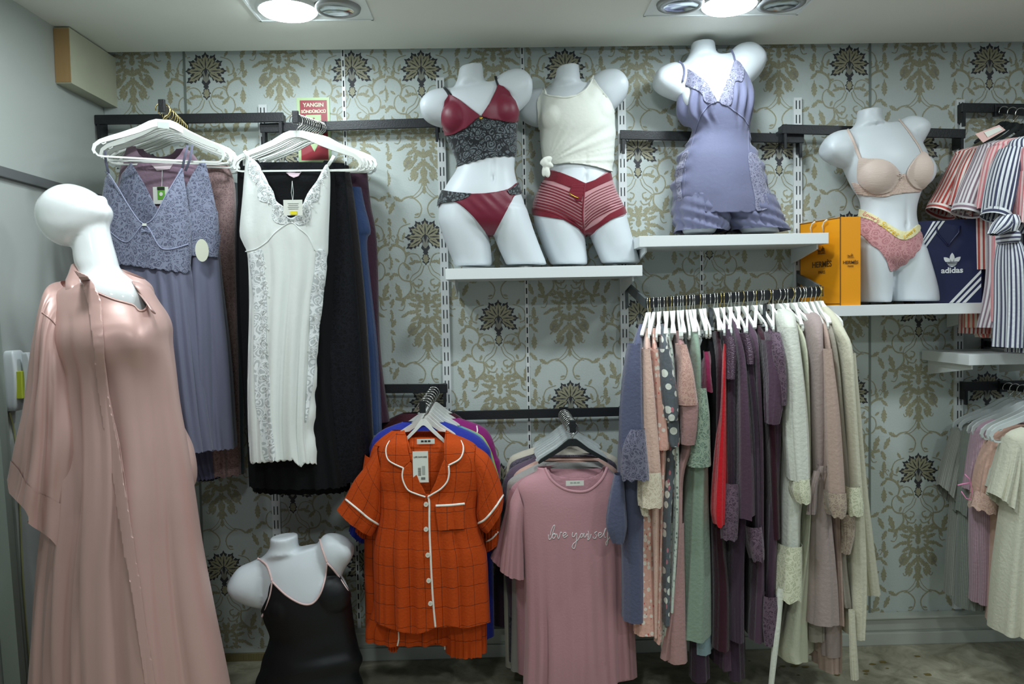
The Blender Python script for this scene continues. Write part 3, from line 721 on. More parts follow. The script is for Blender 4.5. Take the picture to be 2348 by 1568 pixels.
def knotf(v, px):
    dx = px[:, 0]-kx; dy = px[:, 1]-ky; a = np.arctan2(-dy, dx); r = np.hypot(dx, dy)
    e = np.clip(r/25, 0, 1)*np.clip((px[:, 1]-250)/90, 0, 1)*np.exp(-np.clip(r-170, 0, None)/90)
    return .0065*(np.abs(np.sin(a*11+.8*np.sin(a*5)))**.7+.35*np.sin(a*31+1)-.5)*e*np.clip(1.2-a*.75, .1, 1)+.002*np.sin(px[:, 0]/4.5)*np.exp(-((px[:, 1]-ky+157-.0*dx)/7)**2)
g = body_garment(V2, T2, .009, smooth_poly(c8([(893, 262), (905, 282), (960, 294), (1040, 302), (1110, 286), (1165, 253), (1200, 208), (1212, 180), (1235, 190), (1262, 232), (1310, 290), (1340, 350), (1370, 450), (1370, 560), (1360, 660), (1345, 750), (1332, 798), (1240, 768), (1100, 742), (960, 742), (880, 722), (865, 600), (858, 450), (850, 330), (872, 285)]), 3), fn=knotf)
top = g.build('knotted_tank_top', cream, None, thick=.0015); tag(top, 'cream tank top tied in a knot at the hip above burgundy shorts', 'top')
bv2 = BV(V2, T2); bt2 = BV(g.V, g.T)
cord('neckline_binding', bt2, c8([(893, 262), (905, 282), (960, 294), (1040, 302), (1110, 286), (1165, 253), (1200, 208), (1215, 178)]), .003, cream, top, .001, 8, 4)
for pts in ([(893, 240), (900, 262), (905, 282)], [(1222, 158), (1214, 175), (1212, 200)]): cord('strap', bv2, c8(pts), .0045, cream, top, .004, 8, 4)
K_ = Cloth(); kc = P(kx-3, ky-1, Y2-.105)
for i, (dx, dz, a, rr) in enumerate([(0, .006, .5, (.026, .014, .014)), (.004, -.006, -.4, (.026, .015, .013)), (-.004, .0, 1.5, (.02, .016, .014)), (-.004, -.028, 1.35, (.026, .010, .012)), (.004, -.036, 1.7, (.022, .009, .011))]):
    ellipsoid(K_, kc+np.array([dx, -.004*i % .008, dz]), rr, Matrix.Rotation(-a, 3, 'Y').to_4x4(), 10)
kv, kt = remesh(K_, .003, 2); mesh('knot', kv, kt.tolist(), cream, top)
burg = fabric('burgundy_knit', (116, 20, 38), .75, bump=(200, .1))
sheer = fabric('sheer_burgundy', (188, 138, 142), .7, bump=(300, .1), var=.02)
shp = smooth_poly(c8([(925, 788), (1000, 803), (1100, 842), (1168, 874), (1230, 850), (1328, 798), (1392, 930), (1440, 1068), (1340, 1112), (1240, 1180), (1195, 1228), (1165, 1230), (1120, 1170), (1020, 1112), (810, 1078), (812, 1000), (845, 900)]), 3)
g = body_garment(V2, T2, .003, shp); sh = g.build('striped_shorts', sheer, None); tag(sh, 'burgundy boyshorts with sheer chevron stripes on the torso with the cream top', 'underwear')
bs2 = BV(g.V, g.T)
body_garment(V2, T2, .0045, c8([(925, 786), (1000, 801), (1100, 840), (1168, 874), (1230, 850), (1330, 796), (1352, 845), (1250, 890), (1160, 935), (1060, 900), (960, 862), (880, 850)])).build('waistband', burg, sh, thick=.001)
body_garment(V2, T2, .0045, c8([(1440, 1070), (1340, 1114), (1240, 1182), (1195, 1230), (1165, 1232), (1120, 1172), (1020, 1114), (805, 1080), (812, 1030), (960, 1068), (1090, 1120), (1165, 1185), (1250, 1135), (1330, 1075), (1425, 1025)])).build('leg_band', burg, sh, thick=.001)
for k in range(10):
    t = k/9
    cord('stripe', bs2, c8([(872-50*t, 868+165*t), (960, 893+175*t), (1070, 935+190*t), (1146, 975+195*t)]), .0032 if k < 7 else .0045, burg, sh, .001, 6, 6, .35)
    cord('stripe', bs2, c8([(1350+70*t, 880+140*t), (1290+30*t, 903+155*t), (1220, 935+180*t), (1166, 970+200*t)]), .0028 if k < 7 else .0042, burg, sh, .001, 6, 6, .35)
cord('centre_seam', bs2, c8([(1165, 875), (1158, 960), (1150, 1080), (1160, 1190), (1178, 1225)]), .0045, burg, sh, .001, 6, 4, .6)
add_patch('front_gather', bs2, c8([(1080, 880), (1168, 876), (1160, 930), (1140, 990), (1110, 995), (1060, 930)]), burg, sh, .003, fn=lambda v, px: .0012*np.sin(px[:, 1]*1.3))
cord('gold_label', bs2, c8([(1060, 935), (1090, 955), (1125, 970)]), .003, MATS['gold'], sh, .006, 6, 4, .4)
# lilac camisole set
Y3 = -.14; s1 = (2.8, 1400, 80); c1 = lambda p: cp_poly(*s1, p)
m3, V3, T3 = bust_torso('mannequin_torso', 'white headless mannequin torso in a lilac camisole set, neck touching the ceiling', Y3, *s1,
    neck=[('t', 518, 52, 668, 50, .05), ('t', 515, 100, 671, 90, .052), ('t', 490, 150, 690, 130, .06), ('t', 465, 185, 760, 140, .05)],
    torso=[('t', 455, 185, 800, 120, .045), ('t', 440, 250, 850, 180, .07), ('t', 450, 320, 880, 270, .085), ('t', 460, 410, 890, 370, .095), ('t', 470, 500, 885, 460, .09), (580, 520, 870, .08), (680, 530, 860, .075), (800, 480, 920, .09), (920, 440, 960, .095), (1040, 440, 1000, .095), (1140, 480, 1000, .08)],
    legs=[[(1080, 440, 700, .08), (1180, 450, 710, .08), (1276, 470, 660, .075)], [(1080, 740, 1010, .08), (1180, 790, 1040, .08), (1272, 850, 1080, .075)]],
    lstub=[('t', 490, 190, 520, 400, .055), ('t', 410, 178, 445, 425, .066), ('t', 340, 200, 385, 408, .068), ('t', 295, 235, 320, 375, .062), ('t', 278, 280, 286, 340, .045)],
    rstub=[('t', 765, 110, 800, 320, .055), ('t', 820, 62, 880, 320, .068), ('t', 900, 50, 945, 270, .068), ('t', 955, 90, 975, 225, .06), ('t', 978, 130, 988, 190, .04)],
    busts=[(545, 400, .055, .045), (810, 360, .055, .045)])
lil = fabric('lilac_jersey', (108, 110, 138), .65, bump=(80, .1), var=.05); lill = lace('lilac_lace', (94, 94, 118), (138, 138, 160), 60)
keep = smooth_poly(c1([(474, 212), (452, 260), (436, 330), (420, 480), (432, 540), (470, 585), (520, 600), (510, 660), (480, 705), (440, 740), (422, 800), (418, 860), (398, 920), (372, 975), (398, 1030), (412, 1095), (462, 1120), (480, 1136), (520, 1130), (560, 1146), (600, 1134), (640, 1144), (680, 1132), (720, 1146), (760, 1136), (800, 1144), (840, 1132), (880, 1142), (930, 1128), (985, 1112), (1030, 1105), (1050, 1070), (1010, 960), (1000, 860), (965, 770), (915, 700), (895, 600), (912, 500), (925, 380), (900, 290), (858, 215), (806, 160), (790, 178), (768, 245), (735, 320), (700, 418), (684, 426), (655, 370), (612, 300), (560, 260), (505, 225)]), 3)
C3 = Cloth(); 
def camf(T_, S_):
    X = -np.cos(T_); s_ = S_
    gather = .010*np.sin(X*26+6*s_)*np.exp(-((s_-.32)/.10)**2)*(np.abs(X) > .18)
    side = .007*np.sin(s_*70+X*4)*np.clip((np.abs(X)-.68)/.3, 0, 1)*(s_ > .45)
    return gather+side+.004*np.sin(X*9+2*s_)*np.clip(s_-.5, 0, 1)*2
C3.loft(cr(*s1, [('t', 455, 165, 850, 130, .075), ('t', 448, 240, 880, 200, .09), ('t', 438, 330, 900, 290, .112), (400, 430, 918, .125), (480, 424, 915, .125), (545, 440, 906, .118), (605, 500, 894, .11), (660, 508, 890, .105), (720, 475, 902, .108), (800, 428, 950, .118), (900, 408, 992, .126), (1000, 388, 1015, .13), (1080, 402, 1045, .132), (1165, 420, 1045, .132)]), Y3, keep=keep, N=110, M=140, fold=camf)
cam3 = C3.build('camisole', lil, None, thick=.0012); tag(cam3, 'lilac camisole with lace at the bust and sides on the torso under the ceiling', 'camisole')
b3 = C3.bvh()
for poly in ([(474, 212), (560, 258), (620, 308), (655, 370), (684, 428), (645, 440), (600, 425), (580, 370), (505, 335), (462, 300)], [(806, 160), (856, 215), (845, 300), (800, 300), (782, 420), (760, 455), (700, 430), (735, 320), (772, 240)],
             [(505, 745), (465, 765), (440, 830), (418, 900), (425, 1000), (438, 1095), (470, 1085), (452, 980), (472, 850)], [(885, 760), (950, 790), (980, 900), (1012, 1010), (1040, 1095), (940, 1130), (928, 1050), (900, 920)]):
    add_patch('lace_panel', b3, smooth_poly(c1(poly), 3), lill, cam3, .003, 3)
for pts in ([(455, 950), (480, 850), (540, 640), (575, 530), (610, 475), (650, 440), (690, 428), (740, 448), (800, 492), (850, 530), (885, 580)], [(480, 860), (470, 1000), (475, 1085)], [(885, 600), (890, 760), (925, 1000), (935, 1110)]):
    cord('seam', b3, c1(pts), .0022, lil, cam3, .001, 6, 4)
bb3 = BV(V3, T3)
for pts in ([(438, 170), (465, 195), (474, 240), (462, 300)], [(775, 97), (790, 130), (800, 165), (830, 195)]): cord('strap', bb3, c1(pts), .004, lil, cam3, .004, 8, 4)
C = Cloth(); ff = folds(.007, 7, 5, .0, .3)
C.loft(cr(*s1, [(1040, 412, 730, .115), (1120, 400, 748, .12), (1200, 412, 752, .12), (1262, 425, 735, .12)]), Y3, N=40, M=80, fold=lambda T_, S_: .006*np.sin(S_*22+3*np.cos(T_)*2)*np.clip(S_, .2, 1)+ff(T_, S_))
C.loft(cr(*s1, [(1040, 690, 1040, .115), (1120, 712, 1070, .12), (1200, 745, 1098, .12), (1255, 790, 1128, .12)]), Y3, N=40, M=80, fold=lambda T_, S_: .006*np.sin(S_*20+3*np.cos(T_)*2+1)*np.clip(S_, .2, 1)+ff(T_, S_))
sh = C.build('lilac_shorts', lil, None); tag(sh, 'lilac jersey shorts bunched on the shelf under the lilac camisole', 'shorts')
# beige bra torso
Y4 = -.15; s2 = (3.0146, 1800, 220); c2 = lambda p: cp_poly(*s2, p)
m4, V4, T4 = bust_torso('mannequin_torso', 'white headless mannequin torso in a beige bra between the orange and navy bags', Y4, *s2,
    neck=[('t', 506, 100, 664, 92, .050), ('t', 502, 160, 664, 155, .052), ('t', 480, 205, 690, 190, .06), ('t', 440, 240, 760, 185, .05)],
    torso=[('t', 420, 250, 800, 175, .045), ('t', 390, 300, 870, 230, .07), ('t', 395, 380, 930, 320, .088), ('t', 405, 470, 975, 420, .10), ('t', 440, 560, 975, 520, .10), ('t', 480, 640, 945, 610, .09), (700, 520, 915, .082), (760, 535, 898, .08), (830, 525, 893, .082), (900, 500, 905, .09), (970, 470, 925, .1), (1050, 455, 945, .105), (1130, 460, 960, .1), (1200, 540, 900, .06)],
    legs=[[(1050, 452, 690, .09), (1130, 456, 712, .095), (1210, 468, 722, .095), (1310, 490, 722, .09), (1390, 510, 718, .085), (1425, 522, 715, .082)],
          [(1050, 740, 950, .09), (1130, 730, 975, .095), (1210, 727, 1002, .095), (1310, 730, 1035, .09), (1380, 735, 1052, .085), (1418, 740, 1056, .082)]],
    lstub=[('t', 445, 230, 480, 450, .055), ('t', 370, 240, 420, 500, .066), ('t', 305, 270, 350, 480, .068), ('t', 270, 315, 290, 440, .062), ('t', 262, 345, 266, 400, .045)],
    rstub=[('t', 790, 170, 850, 350, .055), ('t', 850, 140, 930, 335, .062), ('t', 905, 142, 955, 300, .06), ('t', 950, 165, 972, 265, .05), ('t', 974, 190, 980, 240, .03)],
    busts=[(640, 550, .066, .055), (925, 515, .064, .055)], navel=(845, 890))
beig = mat('beige_bra_fabric', (206, 186, 174), .5, spec=.4, sheen=.3, bump=(70, .2, (1, 1, 5)), var=.05)
g = body_garment(V4, T4, .004, c2([(462, 596), (520, 606), (580, 640), (650, 660), (720, 650), (770, 590), (790, 540), (830, 542), (862, 595), (905, 632), (965, 622), (925, 664), (850, 668), (740, 684), (690, 698), (600, 692), (500, 676)]), fn=lambda v, px: .001*np.sin(px[:, 1]*1.2+px[:, 0]*.1))
b4 = g.build('beige_bra', lace('beige_lace', (206, 178, 166), (222, 198, 184), 70), None, thick=.002); tag(b4, 'beige push-up bra with a small bow on the torso between the bags', 'bra')
for poly in ([(512, 438), (580, 435), (650, 438), (715, 460), (765, 500), (788, 545), (772, 592), (742, 640), (702, 668), (640, 670), (580, 645), (530, 605), (508, 560)], [(948, 393), (985, 425), (1012, 480), (1008, 545), (978, 602), (940, 634), (898, 638), (858, 602), (836, 555), (845, 505), (880, 450), (918, 408)]):
    body_garment(V4, T4, .010, smooth_poly(c2(poly), 4), front=True).build('cup', beig, b4, thick=.006)
bv4 = BV(V4, T4)
for pts in ([(430, 232), (470, 310), (520, 437)], [(788, 158), (850, 235), (895, 300), (925, 345), (948, 393)]): cord('strap', bv4, c2(pts), .006, beig, b4, .004, 8, 4, .3)
bc = onsurf(bv4, c2([(805, 548)]), .012)[0]; mb = MB()
for s_ in (-1, 1):
    mb.tube([bc, bc+np.array([s_*.009, -.003, .006]), bc+np.array([s_*.015, -.002, .001]), bc+np.array([s_*.008, -.002, -.004]), bc], .0016, 6)
    mb.tube([bc, bc+np.array([s_*.006, -.002, -.012])], .0014, 6)
mb.build('bow', MATS['beige_bra_fabric'], b4, smooth=True)
place_ = lace('dusty_pink_lace', (176, 118, 122), (200, 146, 148), 42)
g = body_garment(V4, T4, .0035, smooth_poly(c2([(505, 815), (600, 850), (700, 920), (780, 982), (850, 988), (925, 935), (948, 985), (930, 1060), (905, 1080), (890, 1110), (860, 1125), (835, 1160), (800, 1172), (775, 1195), (742, 1208), (722, 1208), (700, 1140), (665, 1085), (640, 1058), (595, 1030), (570, 1000), (535, 965), (490, 930)]), 3))
th = g.build('lace_thong', place_, None, thick=.001); tag(th, 'dusty pink lace thong with a printed white waistband beside the orange bag', 'underwear')
wbm = fabric('waistband_cream', (238, 230, 178), .6)
g = body_garment(V4, T4, .0055, smooth_poly(c2([(510, 780), (600, 815), (700, 878), (790, 932), (850, 936), (915, 890), (925, 935), (850, 992), (780, 988), (700, 930), (600, 862), (500, 828)]), 3)); wb = g.build('waistband', wbm, th, thick=.001)
bw = BV(g.V, g.T); inky = mat('yellow_orange_ink', (232, 190, 40), .6); inkp = mat('pink_ink', (225, 130, 130), .6)
for st, (x, y), (x2, y2), sz, im in (("Lover's", (580, 830), (640, 862), .026, inkp), ('Secret', (705, 905), (770, 950), .030, inky), ("Lover's", (850, 965), (905, 932), .022, inky)):
    a, b = onsurf(bw, c2([(x-20, y-10 if x2 > x and y2 > y else y+8), (x2-20, y2-10 if y2 > y else y2)]), .002); text(st, sz, im, th, frame_at((a+b)/2+np.array([0, -.002, 0]), b-a, (0, 0, 1)), shear=.3, ext=.0006)
# black camisole torso on the floor
Y5 = -.42; s6 = (2.184, 440, 850); c6 = lambda p: cp_poly(*s6, p)
m5, V5, T5 = bust_torso('mannequin_torso', 'white headless mannequin torso in a black camisole standing on the floor', Y5, *s6,
    neck=[('t', 393, 835, 530, 820, .050), ('t', 392, 880, 532, 872, .052), ('t', 370, 915, 545, 890, .06), ('t', 330, 950, 620, 880, .05)],
    torso=[('t', 310, 950, 650, 865, .045), ('t', 330, 1010, 690, 920, .07), ('t', 345, 1070, 730, 1000, .088), ('t', 352, 1150, 775, 1080, .10), ('t', 370, 1230, 788, 1170, .10), ('t', 400, 1310, 800, 1260, .09), (1350, 395, 815, .09), (1430, 370, 838, .1), (1500, 345, 835, .1), (1590, 330, 845, .105), (1700, 340, 860, .1), (1760, 400, 800, .06)],
    legs=[[(1600, 338, 560, .09), (1740, 345, 580, .09), (1880, 390, 585, .085)], [(1600, 610, 850, .09), (1740, 610, 860, .09), (1880, 640, 880, .085)]],
    lstub=[('t', 350, 935, 380, 1190, .055), ('t', 290, 960, 345, 1185, .068), ('t', 235, 985, 285, 1168, .07), ('t', 205, 1020, 230, 1140, .062), ('t', 190, 1050, 198, 1100, .045)],
    rstub=[('t', 630, 860, 690, 1060, .055), ('t', 665, 820, 745, 1030, .066), ('t', 725, 818, 770, 985, .062), ('t', 775, 845, 795, 950, .055), ('t', 800, 875, 810, 915, .04)],
    busts=[(470, 1180, .062, .048), (700, 1120, .062, .048)])
blks = mat('black_satin', (14, 16, 19), .5, spec=.35, sheen=.0, bump=(12, .06))
pkp = fabric('pale_pink_binding', (228, 196, 192), .5)
g = body_garment(V5, T5, .006, smooth_poly(c6([(402, 1056), (470, 1122), (545, 1165), (600, 1166), (640, 1122), (665, 1050), (677, 962), (700, 985), (787, 1110), (800, 1200), (835, 1290), (860, 1400), (845, 1480), (870, 1600), (870, 1680), (300, 1680), (320, 1560), (345, 1500), (330, 1470), (362, 1400), (375, 1300), (340, 1235), (385, 1130)]), 2),
    fn=lambda v, px: .006*np.sin((px[:, 1]-1400)/9+px[:, 0]/40)*np.exp(-((px[:, 1]-1530)/45)**2)*np.clip(np.abs(px[:, 0]-650)/90, .1, 1))
c5 = g.build('black_camisole', blks, None, thick=.0015); tag(c5, 'black satin camisole with pale pink piping on the floor-standing torso', 'camisole')
bv5 = BV(V5, T5); bg5 = BV(g.V, g.T)
for pts in ([(402, 1056), (470, 1122), (545, 1165), (600, 1166), (640, 1122), (665, 1050), (677, 962)], [(402, 1056), (392, 1120), (370, 1190), (350, 1232)], [(677, 962), (720, 1010), (787, 1110)]):
    cord('piping', bv5, dense(c6(pts), 5), .0032, pkp, c5, .007, 8, 4)
for pts in ([(328, 938), (375, 975), (402, 1056)], [(640, 842), (652, 890), (677, 962)]): cord('strap', bv5, c6(pts), .0035, pkp, c5, .004, 8, 4)
# ---------------- shop fittings ----------------
def standard(i, ztop, zbot, label):
    x = XS[i]; mb = MB(); mb.box((x-.0165, -.016, zbot), (x+.0165, -.001, ztop), .001)
    t = mb.build('wall_standard', SHELFW); tag(t, label, 'slotted upright', 'slotted white uprights')
    k = 0; z = ztop-.012; m2_ = MB()
    while z-.034 > zbot:
        for s_ in (-1, 1): m2_.box((x+s_*.0068-.0018, -.0172, z-.034), (x+s_*.0068+.0018, -.0155, z))
        z -= .0572; k += 1
    o = m2_.build('slots', SLOT, t); o['kind'] = 'stuff'
    m3_ = MB()
    for z in np.arange(zbot+.2, ztop-.05, .46): m3_.lathe((0, 0, 0), [(.004, 0), (.002, .0015), (.0005, .0015)], 8); 
    return t
zt = lambda px, py: P(px, py, 0)[2]
standard(0, zt(233, 240), .2, 'white slotted upright in the left corner beside the side wall')
standard(1, zt(600, 242), .05, 'white slotted upright behind the white nightgown and its stack')
standard(2, zt(1012, 180), .13, 'white slotted upright left of the burgundy bralette torso')
standard(3, zt(1420, 228), .13, 'white slotted upright between the cream top torso and the lilac camisole')
standard(4, zt(1820, 226), .13, 'white slotted upright above the orange bag')
standard(5, zt(2196, 230), .13, 'white slotted upright right of the navy bag, near the striped pyjamas')
def crossbar(a, b, Y, label, ha=True, hb=True, hgt=.036):
    A = P(a[0], a[1], Y); B = P(b[0], b[1], Y); z = (A[2]+B[2])/2
    r = empty('crossbar', ((A[0]+B[0])/2, Y, z)); tag(r, label, 'rail', 'black crossbars on the wall')
    L = (B[0]-A[0])/2; dz = (B[2]-A[2])/2; mb = MB(); mb.bar((-L, 0, -dz), (L, 0, dz), .014, hgt, bev=.002); mb.build('bar', BLK, r)
    for s_, on in ((-1, ha), (1, hb)):
        if not on: continue
        x = s_*(L-.012); mb = MB(); zz = s_*dz
        mb.box((x-.006, -.004, zz-.055), (x+.006, -Y-.017, zz+.018)); mb.box((x-.005, -.006, zz-.075), (x+.005, .006, zz-.018)); mb.build('bracket', BLK, r)
    return r
crossbar((219, 275), (650, 269), -.075, 'black wall rail carrying the lilac nightwear in the left corner')
crossbar((597, 294), (1008, 281), -.05, 'black wall rail carrying the white nightgown, ending at the burgundy torso')
crossbar((1422, 309), (1842, 318), -.05, 'black wall rail running behind the lilac camisole torso')
crossbar((1793, 296), (2212, 307), -.075, 'black wall rail running behind the beige bra torso')
crossbar((2203, 247), (2420, 250), -.05, 'black wall rail above the striped pyjamas')
crossbar((640, 893), (1026, 890), -.05, 'black wall rail behind the orange pyjama shirt')
crossbar((1032, 953), (1432, 943), -.05, 'black wall rail carrying the pink t-shirts')
crossbar((2208, 886), (2420, 880), -.05, 'black wall rail carrying the pale knit tops')
def arm(a, b, Yt, label, Y0=-.06):
    A = P(a[0], a[1], Y0); B = P(b[0], b[1], Yt); r = empty('display_arm', A); tag(r, label, 'display arm', 'black display arms')
    mb = MB(); mb.bar((0, 0, 0), B-A, .012, .024, bev=.002); mb.build('arm_bar', BLK, r)
    mb = MB(); d = B-A; mb.box(d+np.array([-.011, -.008, -.018]), d+np.array([.011, .004, .026]), .003); mb.build('end_stop', BLK, r)
    mb = MB(); mb.box((-.016, -.004, -.024), (.016, .016, .022), .002); mb.build('clamp', BLK, r)
    return A, B
AA = arm((420, 292), (372, 246), -.44, 'black display arm pointing out over the lilac nightwear stack')
AB = arm((738, 290), (678, 272), -.44, 'black display arm holding the white nightgown and black slips')
AC = arm((996, 893), (969, 935), -.44, 'black display arm holding the orange pyjama shirt stack')
AD = arm((1292, 946), (1313, 980), -.44, 'black display arm holding the pink t-shirt stack')
AE = arm((2290, 252), (2440, 268), -.5, 'black display arm holding the striped pyjamas')
AF = arm((2300, 885), (2440, 905), -.5, 'black display arm holding the pale knit tops')
arm((2262, 788), (2400, 800), -.4, 'black display arm just above the small white shelf', -.012)
def shelf(a, b, Yf, label, th=.04, wedge=None):
    A = P(a[0], a[1], Yf); B = P(b[0], b[1], Yf); r = empty('wall_shelf', ((A[0]+B[0])/2, 0, A[2])); tag(r, label, 'shelf', 'white wall shelves')
    L = (B[0]-A[0])/2; dz = 0; mb = MB(); mb.box((-L, Yf, -th), (L, -.02, 0), .0015); mb.build('board', SHELFW, r)
    for s_ in (-1, 1):
        x = s_*(L-.03); mb = MB()
        V = [(x-.003, -.017, -th-.0005), (x-.003, Yf+.03, -th-.0005), (x-.003, Yf+.03, -th-.018), (x-.003, -.017, -th-.06)]; V += [(v[0]+.006, v[1], v[2]) for v in V]
        mb.add(V, [(0, 1, 2, 3), (7, 6, 5, 4), (0, 4, 5, 1), (1, 5, 6, 2), (2, 6, 7, 3), (3, 7, 4, 0)]); mb.build('bracket', SHELFW, r)
    return A[2]
SH1 = shelf((1021, 616), (1473, 608), -.30, 'white shelf under the burgundy and cream torsos')
SH2 = shelf((1466, 541), (1900, 533), -.30, 'white shelf under the lilac camisole torso')
SH3 = shelf((1893, 701), (2291, 697), -.30, 'white shelf under the bags and the beige bra torso')
SH4 = shelf((2222, 813), (2440, 812), -.34, 'small white shelf at the right edge below the striped pyjamas')
# hanging rail of the dense rack
YR = -.36
RA = P(1482, 695, YR); RB = P(1886, 668, YR)
r = empty('hanging_rail', (RA+RB)/2); tag(r, 'black hanging rail on two arms carrying the crowded rack of nightwear', 'rail')
mb = MB(); mb.bar(RA-(RA+RB)/2, RB-(RA+RB)/2, .014, .036, bev=.002); mb.build('bar', BLK, r)
for px, py, E_ in ((1437, 655, RA), (1830, 637, RB)):
    a = P(px, py, -.02); c0 = (RA+RB)/2; mb = MB(); mb.bar(a-c0, E_-c0+np.array([0, .007, 0]), .010, .036, bev=.001); mb.box(a-c0+np.array([-.006, .0, -.09]), a-c0+np.array([.006, .012, .03])); mb.build('support_arm', mat('grey_arm', (84, 90, 92), .45), r)
# fire extinguisher sign
a = P(680, 224, -.006); b = P(755, 228, -.006); c = P(683, 424, -.006)
wd = b[0]-a[0]; hh = wd*2.0; o = empty('fire_sign', (a[0]+wd/2, -.003, a[2]-hh/2)); tag(o, 'red and pale green fire extinguisher sign on the wallpaper behind the hangers', 'sign')
mb = MB(); mb.box((-wd/2, -.003, -hh/2), (wd/2, .002, hh/2), .0005); mb.build('board', mat('photolum_green', (188, 214, 160), .4), o)
redm = mat('sign_red', (158, 38, 52), .4); glow = MATS['photolum_green']; crm = mat('sign_cream', (226, 226, 196), .4)
mb = MB(); mb.box((-wd/2+.012, -.0036, -hh/2+.012), (wd/2-.010, -.0030, hh/2-.011)); mb.build('red_field', redm, o)
mb = MB(); mb.box((-wd*.235, -.0042, hh*.02), (wd*.235, -.0036, hh*.235)); mb.build('pictogram_panel', glow, o)
mb = MB(); mb.box((-.006, -.0048, hh*.04), (.008, -.0042, hh*.15)); mb.box((-.003, -.0048, hh*.15), (.005, -.0042, hh*.19)); mb.build('pictogram', redm, o)
mb = MB(); mb.add([(-wd*.3, -.0042, -.01), (wd*.3, -.0042, -.01), (0, -.0042, -hh*.33)], [(0, 1, 2)]); mb.build('arrow', glow, o)
FR = lambda x, z, y=-.0038: frame_at((x, y, z), (1, 0, 0), (0, 0, 1))
text('YANGIN', .0215, crm, o, FR(.001, hh/2-.030), bold=.0006); text('SÖNDÜRÜCÜ', .0165, crm, o, FR(.001, hh/2-.056), bold=.0006, spacing=.93)
# ---- bags
BAGO = mat('orange_card', (232, 152, 20), .45, spec=.4, bump=(30, .05)); BAGN = mat('navy_card', (26, 32, 72), .35, spec=.5, bump=(25, .06)); BRN = mat('brown_print', (96, 62, 24), .5)
def bagbox(w_, d_, h_, m, root, edge=None, th=.0015):
    mb = MB()
    mb.box((-w_/2, -d_/2, 0), (w_/2, -d_/2+th, h_)); mb.box((-w_/2, d_/2-th, 0), (w_/2, d_/2, h_))
    mb.box((-w_/2, -d_/2, 0), (-w_/2+th, d_/2, h_)); mb.box((w_/2-th, -d_/2, 0), (w_/2, d_/2, h_)); mb.box((-w_/2, -d_/2, 0), (w_/2, d_/2, th)); return mb.build('body', m, root)
a = P(1928, 699, -.285); bq = P(1975, 698, -.285); zb = SH3
# orange bag: narrow gusset faces the viewer, broad face turned to the left front
gus = bq[0]-a[0]; far = P(1836, 690, -.06)
o = empty('shopping_bag', (0, 0, 0)); 
ang = math.atan2(a[1]-far[1], a[0]-far[0]); Lb = math.hypot(a[0]-far[0], a[1]-far[1]); hbag = P(1928, 497, -.285)[2]-SH3
yawb = ang
ctr = np.array([(far[0]+a[0])/2+gus/2*math.cos(ang+PI/2)*0+gus/2, (far[1]+a[1])/2+.004, zb])
o.location = tuple(ctr); tag(o, 'orange gift bag with brown lettering and white rope handles on the right shelf', 'bag')
hx, hy = (a[0]-far[0])/2, (a[1]-far[1])/2
def quadbox(mb, p, q_, z0, z1, th, nrm):
    V = []
    for z in (z0, z1):
        for (x, y) in (p, q_): V += [(x, y, z), (x+nrm[0]*th, y+nrm[1]*th, z)]
    mb.add(V, [(0, 2, 3, 1), (4, 5, 7, 6), (0, 4, 6, 2), (1, 3, 7, 5), (0, 1, 5, 4), (2, 6, 7, 3)])
c_ = [(-hx-gus/2, -hy), (hx-gus/2, hy), (hx+gus/2, hy+.002), (-hx+gus/2, -hy+.002)]
mb = MB()
for i in range(4):
    p, q_ = c_[i], c_[(i+1) % 4]; d = (q_[0]-p[0], q_[1]-p[1]); l = math.hypot(*d); quadbox(mb, p, q_, 0, hbag, .0015, (-d[1]/l, d[0]/l))
mb.add([(x, y, .001) for x, y in c_], [(0, 1, 2, 3)]); mb.build('body', BAGO, o)
mb = MB(); fr_ = lambda t: (c_[0][0]+(c_[1][0]-c_[0][0])*t, c_[0][1]+(c_[1][1]-c_[0][1])*t)
for z in (.006, hbag-.003): mb.tube([(*fr_(0), z), (*fr_(1), z)], .0016, 6)
mb.tube([(*fr_(1), 0), (*fr_(1), hbag)], .0018, 6); mb.tube([(*fr_(0), 0), (*fr_(0), hbag)], .0018, 6); mb.build('brown_edging', BRN, o)
nb = np.array([hy, -hx, 0]); nb /= np.linalg.norm(nb); nb = -nb if nb[0] > 0 else nb
fdir = np.array([hx, hy, 0]); fdir /= np.linalg.norm(fdir); nf = np.array([fdir[1], -fdir[0], 0])
for t in (.32, .62):
    p = np.array([*fr_(t), hbag*.86])+nf*.004; mb = MB()
    mb.tube([p, p+nf*.004+np.array([0, 0, .022]), p+nf*.006+fdir*.012+np.array([0, 0, .036]), p+nf*.006+fdir*.028+np.array([0, 0, .042])], .0028, 8); mb.build('rope_handle', mat('white_rope', (230, 226, 210), .7), o, smooth=True)
p = np.array([*fr_(.56), hbag*.48])+nf*.0012
text('HERMÈS', .032, BRN, o, frame_at(p, fdir, (0, 0, 1)), bold=.0004); text('PARIS', .016, BRN, o, frame_at(p+np.array([0, 0, -.030]), fdir, (0, 0, 1)))
pg = np.array([0+hx, hy-.0012, hbag*.485]); text('HERMÈS', .0165, BRN, o, frame_at(pg, (1, 0, 0), (0, 0, 1)), bold=.0002); text('PARIS', .009, BRN, o, frame_at(pg+np.array([0, 0, -.014]), (1, 0, 0), (0, 0, 1)))
